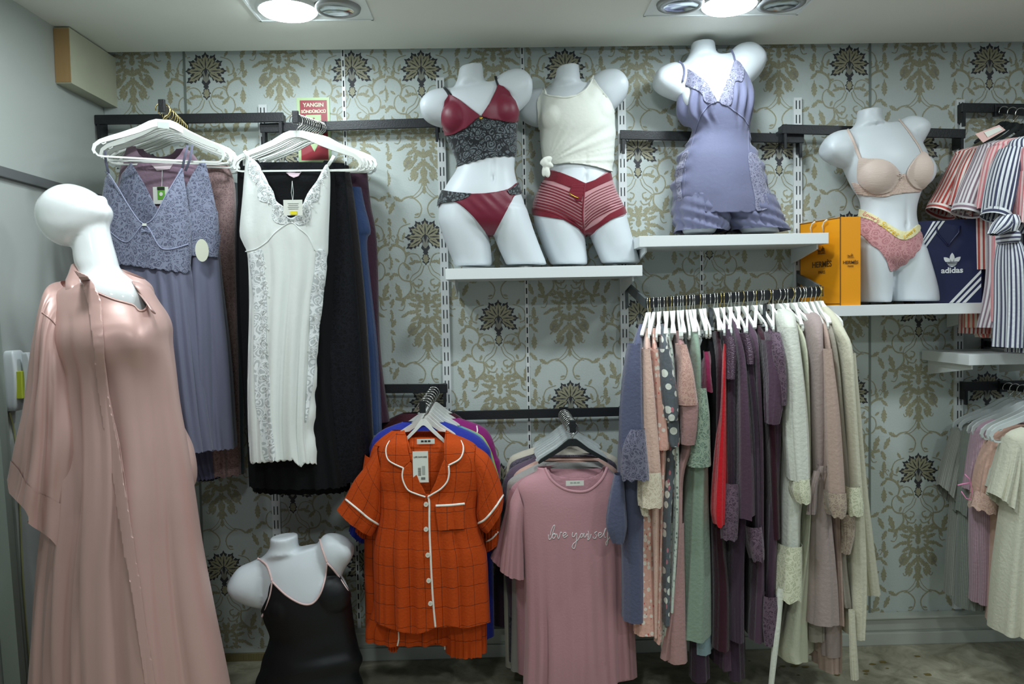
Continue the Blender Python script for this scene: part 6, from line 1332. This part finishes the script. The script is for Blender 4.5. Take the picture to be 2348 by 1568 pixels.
rg('robe', 'plum robe with lace shoulder and short sleeve at the right of the dark group', 'robe', plum, 1772, [(750, 1742, 1760, -.43, -.30), (770, 1758, 1790, -.53, -.22), (820, 1766, 1804, -.58), (900, 1768, 1806, -.59), (1000, 1768, 1800, -.57), (1200, 1762, 1790, -.57), (1400, 1754, 1786, -.57), (1482, 1757, 1778, -.58)], amp=.004,
   parts=[('sleeve', plum, [(780, 1762, 1798, -.6, -.5), (860, 1768, 1808, -.63, -.54), (930, 1768, 1800, -.64, -.56), (974, 1768, 1790, -.64, -.57)], {}), ('lace_shoulder', pluml, [(762, 1768, 1794, -.59, -.5), (810, 1778, 1806, -.635, -.53), (880, 1788, 1809, -.645, -.56), (930, 1792, 1806, -.64, -.57)], {}), ('lace_tail', pluml, [(1370, 1756, 1786, -.6, -.54), (1430, 1754, 1790, -.6, -.54), (1484, 1760, 1776, -.6, -.55)], {})])
for i, (hk_, a, b, yb, ymax, ms) in enumerate(((1606, 1582, 1622, 1470, 1566, plumd), (1630, 1655, 1684, 1480, 1540, plum), (1700, 1668, 1700, 1470, 1562, plumd))):
    rg('nightgown', ('dark plum trouser hem hanging lowest under the sage nightgown', 'plum skirt hem hanging below the red nightgown', 'deep plum hem touching low beside the burgundy skirt')[i], 'nightgown', ms, hk_, [(1000, a+8, b-8, -.45, -.3), (1300, a, b, -.5, -.3), (yb, a, b, -.53, -.3), (ymax, a-2, b+4, -.54, -.3)], hang=False, amp=.005)
iv = FB('ivory_satin', (222, 224, 212), rough=.5, var=.04); ivl = lace('ivory_lace', (196, 198, 168), (226, 226, 200), 50)
rg('robe', 'ivory satin robe with wide lace cuffs right of the dark group', 'robe', iv, 1806, [(708, 1780, 1800, -.43, -.34), (716, 1786, 1826, -.48, -.26), (740, 1790, 1836, -.54, -.2), (820, 1802, 1850), (950, 1800, 1858), (1100, 1796, 1862), (1200, 1796, 1850), (1330, 1792, 1850)], amp=.004,
   parts=[('sleeve', iv, [(750, 1800, 1836, -.6, -.5), (860, 1808, 1850, -.63, -.53), (980, 1812, 1860, -.64, -.54), (1105, 1822, 1864, -.65, -.55)], {}), ('lace_cuff', ivl, [(1100, 1828, 1864, -.655, -.56), (1130, 1828, 1866, -.66, -.56), (1156, 1836, 1864, -.66, -.57)], dict(hem=(.003, 7))),
          ('lace_hem', ivl, [(1255, 1797, 1852, -.60, -.4), (1320, 1790, 1854, -.605, -.4), (1382, 1788, 1852, -.61, -.4)], dict(hem=(.006, 8)))])
rg('nightgown', 'off-white nightgown with long flared skirt below the ivory robe', 'nightgown', FB('off_white_cotton', (206, 208, 184)), 1822, [(722, 1806, 1822, -.42, -.30), (780, 1838, 1852, -.53, -.22), (900, 1848, 1862, -.56), (1200, 1850, 1866, -.54), (1400, 1800, 1866, -.54), (1500, 1776, 1872, -.54), (1522, 1790, 1870, -.54)], amp=.008)
rg('robe', 'ivory robe tie end hanging down to the floor', 'belt', iv, 1800, [(1350, 1784, 1800, -.59, -.575), (1450, 1776, 1790, -.60, -.585), (1568, 1766, 1776, -.60, -.585), (1600, 1764, 1774, -.6, -.585)], hang=False, amp=.001)
taup = FB('taupe_jersey', (168, 150, 146), var=.06); taul = lace('taupe_lace', (152, 132, 118), (182, 164, 146), 52)
rg('robe', 'taupe robe with a tied belt, right of the ivory one', 'robe', taup, 1846, [(716, 1852, 1876, -.44, -.30), (735, 1858, 1896, -.52, -.22), (800, 1864, 1900, -.57), (950, 1862, 1908), (1075, 1864, 1904), (1200, 1862, 1922), (1340, 1856, 1938), (1437, 1848, 1944)], amp=.008, parts=[('belt', taup, [(1068, 1880, 1902, -.61, -.58), (1084, 1880, 1902, -.61, -.58)], dict(N=8)), ('belt_tail', taup, [(1080, 1868, 1884, -.61, -.595), (1120, 1860, 1872, -.612, -.6), (1180, 1855, 1866, -.612, -.6)], {})])
tp2 = FB('rose_taupe', (184, 158, 146), var=.05)
rg('robe', 'rose-taupe robe with lace cuff between the taupe and the grey-taupe robes', 'robe', tp2, 1858, [(722, 1872, 1888, -.44, -.30), (760, 1886, 1906, -.54, -.22), (850, 1898, 1920, -.58), (1000, 1902, 1934), (1130, 1908, 1946), (1200, 1916, 1936, -.56), (1437, 1926, 1944, -.56)], amp=.004, parts=[('sleeve', tp2, [(800, 1896, 1912, -.6, -.5), (950, 1902, 1932, -.63, -.54), (1138, 1908, 1946, -.65, -.55)], {}), ('lace_cuff', taul, [(1132, 1908, 1948, -.655, -.56), (1165, 1910, 1950, -.66, -.56), (1188, 1916, 1944, -.66, -.57)], dict(hem=(.003, 7)))])
tp3 = FB('grey_taupe', (158, 150, 138), var=.05)
rg('robe', 'grey-taupe robe behind the rose-taupe one, near the right end', 'robe', tp3, 1868, [(722, 1884, 1898, -.43, -.30), (765, 1898, 1920, -.53, -.22), (850, 1908, 1936, -.56), (1000, 1920, 1950, -.56), (1118, 1930, 1962, -.56), (1250, 1922, 1950, -.55), (1389, 1935, 1964, -.56), (1396, 1940, 1960, -.56)], amp=.005, parts=[('lace_trim', taul, [(1180, 1936, 1966, -.60, -.56), (1230, 1940, 1962, -.60, -.56), (1272, 1938, 1950, -.6, -.57)], {})])
crem = FB('cream_rib', (212, 208, 186), var=.04)
rg('robe', 'cream ribbed robe at the right end of the rack', 'robe', crem, 1882, [(703, 1884, 1902, -.42, -.32), (722, 1898, 1926, -.48, -.26), (760, 1918, 1950, -.54, -.22), (800, 1936, 1966, -.57), (900, 1944, 1972), (1050, 1952, 1984), (1200, 1958, 1998), (1350, 1962, 2004), (1470, 1964, 1996)], amp=.005,
   parts=[('sleeve', crem, [(810, 1942, 1968, -.53, -.44), (950, 1954, 1980, -.52, -.42), (1100, 1966, 1992, -.50, -.42), (1250, 1978, 2010, -.49, -.4), (1367, 1992, 2026, -.49, -.4)], dict(hem=(.003, 6))), ('lace_cuff', ivl, [(1118, 1948, 1978, -.61, -.55), (1160, 1948, 1986, -.615, -.55), (1184, 1952, 1984, -.615, -.56)], dict(hem=(.003, 7)))])
for i, (hk_, a, b, y0, y1, ms, lb) in enumerate(((1840, 1856, 1900, 1430, 1474, tp3, 'grey-brown hem just below the belted taupe robe'), (1850, 1888, 1942, 1380, 1508, taup, 'taupe skirt hem lower right of the belted robe'), (1862, 1896, 1944, 1450, 1546, tp2, 'dusky skirt hem lowest under the taupe robes'))):
    rg('slip', lb, 'slip', ms, hk_, [(1100, a+14, b-14, -.42, -.3), (1300, a+6, b-6, -.47, -.3), (y0, a, b, -.52, -.3), (y1, a+2, b, -.53, -.3)], hang=False, amp=.006)
rg('belt', 'cream fabric belt dangling to the floor at the right end of the rack', 'belt', crem, 1882, [(1400, 1948, 1962, -.59, -.575), (1500, 1952, 1966, -.59, -.58), (1560, 1956, 1968, -.59, -.58)], hang=False, amp=.002)
# extra hangers whose garments stay hidden between the others
ex = [1490, 1509, 1522, 1538, 1553, 1559, 1573, 1580, 1586, 1604, 1610, 1636, 1650, 1668, 1684, 1702, 1724, 1742, 1762, 1784, 1794, 1814, 1830, 1838, 1875]
for i, px in enumerate(ex):
    b = hookpt(px); t = (px-1482)/404; yaw = -PI/2+(-.22+.42*t)+rng.uniform(-.05, .05)
    h = hanger(tuple(b+np.array([0, 0, .020])), yaw, 'white hanger squeezed empty-looking among the rack garments, %s of these from the left' % ('first second third fourth fifth sixth seventh eighth ninth tenth eleventh twelfth thirteenth fourteenth fifteenth sixteenth seventeenth eighteenth nineteenth twentieth twenty-first twenty-second twenty-third twenty-fourth twenty-fifth'.split()[i]), 'hangers on the crowded rack', body='solid' if i % 2 else 'strap', scale=.94, narrow=.68, hm=CHR if i % 3 else GOLDW)
# ---------------- right edge: striped pyjamas ----------------
STR = {}
def stp(k, a, b, p=.016): STR[k] = striped('stripe_'+k, a, b, p, .45)
stp('red', (176, 72, 66), (226, 214, 208)); stp('mauve', (140, 118, 130), (222, 218, 220)); stp('pink', (222, 130, 138), (236, 206, 204)); stp('navy', (66, 70, 96), (224, 228, 232)); stp('navy2', (72, 72, 98), (218, 222, 228), .014); stp('coral', (222, 108, 96), (234, 220, 204))
def R2(rows): return cr(*s2, rows)
def pj(label, m, body, sl, Y, seed, cuff=None, cat='pyjama shirt'):
    o, C = cloth('pyjama_shirt', label, cat, m, [R2(body)]+([R2(sl)] if sl else []), Y, seed=seed, amp=.006, n=2.2)
    if cuff:
        D = Cloth(); D.loft(R2(cuff), Y-.004, N=14, M=50, n=2.2); D.U = D.U[:, ::-1]; D.build('cuff', m, o)
    return o
pj('red and white striped pyjama shirt, leftmost of the striped stack', STR['red'], [(330, 1400, 1900, .03), (380, 1190, 2000, .05), (450, 1190, 2000, .06), (700, 1210, 2000, .07), (1200, 1230, 2000, .07), (1640, 1215, 1900, .07)], [('t', 1190, 385, 1330, 460, .05), ('t', 1130, 500, 1270, 600, .055), ('t', 1060, 640, 1190, 740, .055), ('t', 1000, 745, 1165, 840, .055)], -.18, 81, [('t', 1004, 738, 1172, 822, .06), ('t', 990, 775, 1150, 860, .06)])
pj('dark red striped shirt tucked behind the mauve striped one', STR['red'], [(330, 1500, 1900, .03), (370, 1290, 2000, .05), (500, 1300, 2000, .06), (1200, 1310, 2000, .06)], [('t', 1270, 375, 1400, 430, .045), ('t', 1200, 520, 1320, 600, .05), ('t', 1130, 760, 1260, 850, .05)], -.24, 82)
pj('mauve and white striped pyjama shirt next to the red one', STR['mauve'], [(300, 1560, 1900, .03), (330, 1370, 2000, .05), (450, 1380, 2000, .06), (1200, 1400, 2000, .07), (1600, 1330, 1900, .06)], [('t', 1350, 340, 1480, 380, .05), ('t', 1290, 480, 1420, 560, .055), ('t', 1220, 640, 1370, 730, .055), ('t', 1172, 770, 1340, 840, .055)], -.30, 83, [('t', 1184, 740, 1350, 805, .06), ('t', 1170, 785, 1330, 845, .06)])
pj('pink striped pyjama shirt between the mauve and navy ones', STR['pink'], [(290, 1600, 1900, .03), (320, 1460, 2000, .05), (450, 1450, 2000, .06), (1200, 1440, 2000, .07), (1560, 1440, 1900, .06)], [('t', 1420, 350, 1530, 370, .04), ('t', 1370, 500, 1480, 540, .045), ('t', 1320, 780, 1420, 800, .045)], -.36, 84)
pj('navy and white striped pyjama shirt with tied front at the right edge', STR['navy'], [(280, 1640, 1960, .03), (310, 1560, 2060, .05), (400, 1540, 2100, .07), (560, 1560, 2100, .08), (800, 1560, 2100, .08), (960, 1500, 2000, .07)], [('t', 1500, 360, 1620, 380, .05), ('t', 1450, 480, 1590, 520, .06), ('t', 1410, 640, 1560, 700, .06), ('t', 1388, 800, 1510, 870, .06)], -.43, 85, [('t', 1398, 765, 1530, 845, .065), ('t', 1386, 810, 1505, 875, .065)])
o, _c = cloth('pyjama_shirt', 'pale pink striped pyjama shirt cut by the right picture edge', 'pyjama shirt', STR['pink'], [R2([(330, 1680, 2000, .03), (380, 1640, 2060, .06), (560, 1640, 2060, .07), (900, 1690, 2060, .08)]), R2([('t', 1630, 520, 1760, 520, .05), ('t', 1615, 700, 1750, 720, .055), ('t', 1603, 880, 1740, 920, .055)])], -.49, seed=86)
kn = Cloth(); kc = P(2312, 545, -.47)
o, C = cloth('pyjama_trousers', 'navy and white striped pyjama trousers tied under the striped shirt', 'trousers', STR['navy2'], [R2([(900, 1490, 1620, .05), (960, 1510, 1580, .04), (1060, 1495, 1610, .06), (1200, 1488, 1640, .07), (1480, 1490, 1650, .07), (1735, 1480, 1650, .07)]), R2([(880, 1600, 1760, .05), (1060, 1600, 1780, .07), (1770, 1560, 1780, .07)])], -.44, seed=87, amp=.011, k=5)
D = Cloth(); D.loft(R2([(935, 1500, 1580, .045), (960, 1496, 1588, .055), (1000, 1498, 1584, .055), (1020, 1506, 1576, .045)]), -.455, N=14, M=40); D.U = D.U[:, ::-1]; D.build('tie_band', STR['navy2'], o)
for k, rows in enumerate(([('t', 1500, 820, 1590, 850, .03), ('t', 1450, 880, 1540, 930, .035), ('t', 1415, 950, 1460, 965, .02)], [('t', 1510, 820, 1600, 830, .03), ('t', 1515, 880, 1600, 880, .04), ('t', 1520, 940, 1580, 940, .03)])):
    D = Cloth(); D.loft(R2(rows), -.48, N=24, M=40, fold=folds(.004, 3, 88+k, 0)); D.build('tie_end', STR['navy'], o)
cloth('pyjama_shorts', 'coral striped shorts hem below the right white shelf', 'shorts', STR['coral'], [R2([(1400, 1240, 1420, .03), (1520, 1238, 1430, .04), (1600, 1236, 1440, .04)]), R2([(1450, 1320, 1400, .02), (1620, 1330, 1420, .03), (1668, 1345, 1400, .03)])], -.20, seed=89, amp=.008)
tg = P(2278, 300, -.46); e = mesh('hang_tag', [], [], whc) if False else None
mb = MB(); A4 = [P(x_/s2[0]+s2[1], y_/s2[0]+s2[2], -.36) for x_, y_ in ((1315, 262), (1480, 200), (1525, 235), (1370, 322))]
mb.add(A4+[a+np.array([0, .002, 0]) for a in A4], [(3, 2, 1, 0), (4, 5, 6, 7), (0, 1, 5, 4), (1, 2, 6, 5), (2, 3, 7, 6), (3, 0, 4, 7)])
o = mb.build('hang_tag', mat('tag_pink', (226, 186, 178), .5)); tag(o, 'pink card tag lying on the shoulders of the striped pyjamas', 'tag')
A5 = [P(x_/s2[0]+s2[1], y_/s2[0]+s2[2], -.362) for x_, y_ in ((1375, 250), (1480, 212), (1505, 232), (1400, 285))]; mb = MB(); mb.add(A5, [(3, 2, 1, 0)]); mb.build('tag_window', whc, o)
# ---------------- right edge: pale knit tops ----------------
s9 = (1.807, 1980, 700); R9 = lambda r: cr(*s9, r)
def knit(k, a, b, p=.007): return striped('knit_'+k, a, b, p, .3)
kg = knit('grey', (170, 170, 162), (138, 140, 134)); kg2 = knit('grey_green', (150, 156, 148), (124, 130, 124)); kp = knit('pink', (200, 170, 184), (178, 146, 160))
def kt(label, m, body, sl, Y, seed, amp=.007):
    return cloth('knit_top', label, 'top', m, [R9(body)]+([R9(sl)] if sl else []), Y, seed=seed, amp=amp)
kt('grey ribbed knit top at the left of the pale stack', kg, [(485, 440, 600, .02), (510, 385, 700, .04), (560, 372, 700, .05), (700, 372, 700, .06), (1000, 352, 600, .06), (1190, 340, 580, .06)], [('t', 375, 510, 430, 560, .04), ('t', 340, 620, 410, 680, .045), ('t', 310, 742, 380, 835, .045)], -.14, 91)
kt('grey-green ribbed top second in the pale stack', kg2, [(480, 480, 640, .02), (505, 430, 700, .04), (560, 412, 700, .05), (800, 400, 700, .06), (1245, 385, 600, .06)], [('t', 415, 520, 470, 560, .04), ('t', 400, 700, 460, 760, .045), ('t', 388, 850, 452, 935, .045)], -.20, 92)
o, C = kt('pale pink ribbed top with pink bow trim in the knit stack', kp, [(470, 530, 640, .02), (495, 480, 740, .04), (560, 452, 740, .05), (800, 445, 740, .06), (1100, 450, 700, .07), (1225, 446, 700, .07)], [('t', 455, 520, 520, 550, .04), ('t', 440, 640, 510, 680, .045), ('t', 425, 760, 500, 800, .045)], -.27, 93, .01)
pkr = mat('pink_ribbon', (226, 140, 180), .5)
for pts in ([(420, 700), (440, 720), (450, 770), (445, 800)], [(390, 745), (410, 740), (440, 735)], [(405, 770), (425, 800), (445, 805)]):
    mb = MB(); mb.tube([P(x_/s9[0]+s9[1], y_/s9[0]+s9[2], -.335) for x_, y_ in pts], .003, 6, sq=.5); mb.build('ribbon', pkr, o, smooth=True)
peal = lace('peach_knit_lace', (204, 164, 150), (224, 190, 174), 60)
o, C = kt('peach top with lace sleeve edge between the pink and cream knits', FB('peach_knit', (212, 172, 156)), [(490, 600, 700, .02), (515, 540, 800, .04), (600, 525, 800, .06), (900, 530, 800, .07), (1305, 512, 780, .07)], [('t', 520, 540, 580, 570, .04), ('t', 480, 660, 555, 700, .05), ('t', 460, 780, 545, 820, .05)], -.33, 94)
D = Cloth(); D.loft(R9([('t', 462, 765, 548, 790, .053), ('t', 444, 835, 540, 865, .055)]), -.332, N=16, M=50, hem=(.006, 8)); D.build('lace_cuff', peal, o)
crk = FB('cream_cotton_tee', (216, 214, 194))
kt('second cream t-shirt edge behind the front cream one at the right', FB('cream_white', (206, 210, 196)), [(520, 640, 760, .02), (550, 590, 860, .05), (700, 580, 860, .06), (1000, 560, 800, .07)], [('t', 570, 560, 640, 590, .04), ('t', 530, 680, 610, 720, .05), ('t', 512, 750, 590, 800, .05)], -.38, 95)
kt('front cream t-shirt cut by the right picture edge', crk, [(505, 660, 800, .03), (535, 600, 900, .06), (600, 592, 900, .08), (800, 590, 900, .09), (1100, 560, 900, .1), (1345, 545, 900, .1)], [('t', 590, 545, 640, 620, .05), ('t', 565, 660, 625, 720, .055), ('t', 530, 780, 612, 860, .055)], -.45, 96, .012)
# ---------------- full mannequin in the pink satin robe ----------------
YM = -.80
sP = (3.136, 0, 400); cP = lambda r: cr(*sP, r)
C = Cloth()
capped(C, cP([(72, 490, 540, .02), (90, 430, 600, .05), (130, 360, 672, .072), (180, 312, 730, .085), (230, 284, 778, .09), (275, 276, 796, .09), (320, 278, 786, .088), (370, 292, 760, .085), (420, 322, 720, .078), (470, 372, 650, .065), (510, 440, 590, .045), (522, 480, 560, .02)]), YM, N=50, M=60, n=2.1)
capped(C, cP([('t', 540, 330, 770, 300, .055), ('t', 537, 420, 775, 400, .058), ('t', 540, 500, 792, 480, .06), ('t', 545, 580, 812, 550, .062), ('t', 560, 650, 830, 620, .066), ('t', 590, 720, 850, 680, .07), ('t', 560, 800, 940, 740, .088), ('t', 500, 900, 1050, 825, .104), ('t', 480, 1000, 1080, 960, .105), ('t', 480, 1150, 1100, 1100, .09)]), YM, N=50, M=60, n=2.1)
ellipsoid(C, P(726/3.136, 192/3.136+400, YM-.0), (.018, .02, .018))
V, T = remesh(C, .006, 8); o = mesh('mannequin', V, T.tolist(), MANNG); tag(o, 'glossy white full mannequin with tilted-back featureless head wearing the pink satin robe', 'mannequin')
sat = satin('pink_satin', (200, 162, 154), .38); sat2 = satin('pink_satin_band', (196, 158, 150), .33)
body_rows = [('t', 190, 655, 300, 640, .07), ('t', 150, 668, 335, 655, .10), ('t', 122, 700, 358, 690, .12), ('t', 130, 735, 378, 722, .14), ('t', 136, 762, 386, 750, .155), ('t', 140, 795, 387, 785, .155), ('t', 144, 850, 396, 845, .135), ('t', 146, 930, 406, 930, .13), ('t', 148, 1030, 422, 1030, .14), (1140, 146, 436, .16), (1260, 132, 450, .18), (1400, 122, 472, .2), (1540, 118, 496, .215), (1640, 112, 510, .22), (1900, 100, 540, .23), (2000, 100, 545, .23)]
def satf(T_, S_):
    X = -np.cos(T_); sp = np.clip(S_/.9, 0, 1); o_ = 0
    for a_, k_, p_ in ((.022, 3.1, .3), (.015, 5.7, 1.9), (.006, 11., .2)): 
        o_ = o_+a_*(np.abs(np.sin(k_*X*(1.0-.12*S_)+p_+.8*S_))**.8-.5)*2*np.clip((S_-.10)*1.7, 0, 1)
    for c_, w_, s_, d_, t_ in ((-.05, .05, .35, .020, .25), (.22, .06, .30, .028, .12), (.45, .045, .4, .03, .06), (.66, .05, .28, .022, .05), (.85, .03, .35, .014, .0)): o_ = o_-d_*np.exp(-((X-c_-t_*(S_-.5))/w_)**2)*np.clip((S_-s_)*2.2, 0, 1)
    bust = .018*np.exp(-(((X-.72)/.20)**2+((S_-.105)/.03)**2))+.012*np.exp(-(((X-.1)/.22)**2+((S_-.11)/.03)**2))
    return o_+bust*(np.sin(T_) > 0)
Cg = Cloth(); neckp = smooth_poly([(205, 560), (205, 650), (214, 664), (232, 672), (262, 684), (290, 692), (308, 698), (318, 710), (330, 708), (336, 696), (326, 680), (305, 650), (290, 620), (290, 560)], 3)
Cg.loft(body_rows, YM, N=160, M=150, n=2.1, fold=satf, cutout=neckp, side=30)
gown = Cg.build('satin_nightgown', sat, None); tag(gown, 'long pink satin nightgown under the matching robe on the full mannequin', 'nightgown')
cord('neck_edge', Cg.bvh(), [(214, 667), (232, 675), (262, 687), (290, 695), (308, 701), (318, 712), (331, 711), (338, 697), (328, 680), (308, 652)], .0025, sat2, gown, .001, 6, 4)
# robe: same fall, a little wider, open along the front band
wide = []
for r_ in norm_rows(body_rows): wide.append(('t', r_[0]-5, r_[1], r_[2]+2, r_[3], r_[4]+.012))
def robf(T_, S_):
    X = -np.cos(T_); o_ = 0
    for a_, k_, p_ in ((.012, 6., 1.0), (.008, 10.5, 2.2), (.004, 19., .7)): o_ = o_+a_*(np.abs(np.sin(k_*X+p_+.7*S_+.4*np.sin(3*S_)))**.7-.5)*2*np.clip(S_*4-.15, 0, 1)
    for c_, w_, s_, d_, t_ in ((-.93, .02, .0, .018, .0), (-.80, .03, .03, .022, .02), (-.66, .028, .02, .026, .05), (-.52, .03, .05, .022, .08), (-.36, .035, .2, .026, .14), (-.2, .03, .3, .022, .2)): o_ = o_-d_*np.exp(-((X-c_-t_*(S_-.2))/w_)**2)*np.clip((S_-s_)*6, 0, 1)
    return o_+np.clip(satf(T_, S_), -1, .03)*.2+.010
edge = [(176, 600), (200, 632), (222, 665), (232, 690), (236, 740), (240, 820), (250, 900), (262, 960), (275, 1020), (288, 1110), (300, 1200), (312, 1290), (322, 1360), (336, 1460), (352, 1560), (365, 1680), (400, 2100)]
Cr_ = Cloth(); Cr_.loft(wide, YM, N=150, M=150, n=2.1, fold=robf, keep=edge+[(-300, 2100), (-300, 560), (100, 560)])
# the robe's back and far side
rb = Cr_.build('satin_robe', sat, None, thick=.001); tag(rb, 'long open pink satin robe with wide sleeves on the full mannequin', 'robe')
bR = Cr_.bvh()
bandL = [(168, 618), (190, 650), (205, 700), (212, 760), (220, 830), (228, 900), (240, 980), (252, 1040), (266, 1120), (278, 1200), (290, 1290), (302, 1370), (314, 1460), (328, 1560), (340, 1680)]
Cq = Cloth(); Cq.loft(wide, YM, N=80, M=100, n=2.1, fold=satf); bQ = Cq.bvh()
add_patch('front_band', bQ, edge[1:-1]+bandL[::-1], sat2, rb, .016, 4, .002)
# collar behind the neck and the far lapel
mb = MB()
def ribbon_on(pts, ys, w_, name, m, parent):
    mb = MB(); p3 = [P(a[0], a[1], y) for a, y in zip(pts, ys)]; t_ = np.linspace(0, len(p3)-1, 30); q_ = catmull(np.array(p3), t_)
    mb.tube([tuple(v) for v in q_], .004, 10, sq=w_/.008, upv=(0, -1, .2)); return mb.build(name, m, parent, smooth=True)
Cc = Cloth(); Cc.loft([('t', 172, 612, 205, 600, .05, .02), ('t', 170, 628, 222, 640, .075, .0), ('t', 166, 645, 240, 668, .10, -.01), ('t', 160, 660, 250, 690, .11, -.01)], YM, N=30, M=60, n=2, keep=[(150, 590), (184, 596), (205, 632), (232, 690), (236, 740), (150, 740)]); Cc.build('collar', sat2, rb)
Cc = Cloth(); Cc.loft([('t', 262, 612, 330, 640, .03, .03), ('t', 280, 640, 345, 660, .06, .03), ('t', 300, 670, 349, 700, .07, .03), ('t', 320, 700, 350, 740, .06, .03)], YM, N=30, M=60, n=2.1, fold=folds(.003, 3, 201, 0)); Cc.build('far_shoulder', sat, rb)
ribbon('far_lapel', [tuple(v) for v in catmull(np.array([P(262, 612, YM+.05), P(284, 630, YM+.02), P(312, 662, YM-.02), P(336, 692, YM-.06), P(352, 716, YM-.08)]), np.linspace(0, 4, 16))], .026, sat2, rb, .006, (.5, .3, .8))
# near sleeve
Cs = Cloth()
def slf(T_, S_):
    X = -np.cos(T_); return (-.016*np.exp(-((X+.35-.1*S_)/.07)**2)-.014*np.exp(-((X-.25)/.06)**2)+.012*(np.abs(np.sin(3.6*X+1+1.0*S_))**.7-.5)*2+.006*np.sin(13*X+S_*2)+.003*np.sin(S_*18+X*5))*np.clip(S_*2, .05, 1)
slrows = [('t', 146, 644, 215, 700, .05, -.03), ('t', 120, 655, 185, 750, .07, -.07), ('t', 106, 700, 168, 800, .075, -.10), ('t', 96, 770, 166, 850, .075, -.115), ('t', 86, 860, 168, 930, .075, -.12), ('t', 72, 960, 172, 1020, .078, -.12), ('t', 52, 1070, 174, 1120, .08, -.12), ('t', 34, 1140, 178, 1200, .082, -.12), ('t', 44, 1210, 176, 1290, .08, -.12)]
seam = [(10, 1040), (42, 1076), (60, 1108), (80, 1126), (115, 1142), (148, 1160), (172, 1192), (200, 1215)]
Cs.loft(slrows, YM, N=90, M=90, n=2.1, fold=slf, keep=seam+[(300, 1215), (300, 560), (-100, 560), (-100, 1040)]); Cs.build('sleeve', sat, rb)
Cs2 = Cloth(); Cs2.loft([(r_[0], r_[1]-2, r_[2], r_[3]+2, r_[4], r_[5]+.003, r_[6]) for r_ in slrows], YM, N=90, M=90, n=2.1, fold=slf, keep=seam+[(200, 1230)]+smooth_poly([(176, 1205), (172, 1235), (164, 1250), (150, 1270), (138, 1262), (118, 1238), (98, 1222), (64, 1200), (66, 1188), (50, 1158), (27, 1138)], 3).tolist()[:-6]+[(20, 1130), (10, 1060)]); Cs2.build('cuff', sat2, rb)
bS = Cs.bvh(); cord('shoulder_seam', bS, [(96, 716), (112, 728), (126, 742), (142, 766), (152, 790)], .0018, sat2, rb, .001, 6, 4)
Cs4 = Cloth(); Cs4.loft([('t', 340, 860, 392, 860, .04, .06), ('t', 350, 960, 410, 960, .05, .06), ('t', 370, 1020, 440, 1030, .055, .06), ('t', 380, 1075, 448, 1100, .055, .06), ('t', 380, 1120, 426, 1145, .05, .06)], YM, N=30, M=50, fold=folds(.004, 3, 99, .1)); Cs4.build('sleeve', sat, rb)
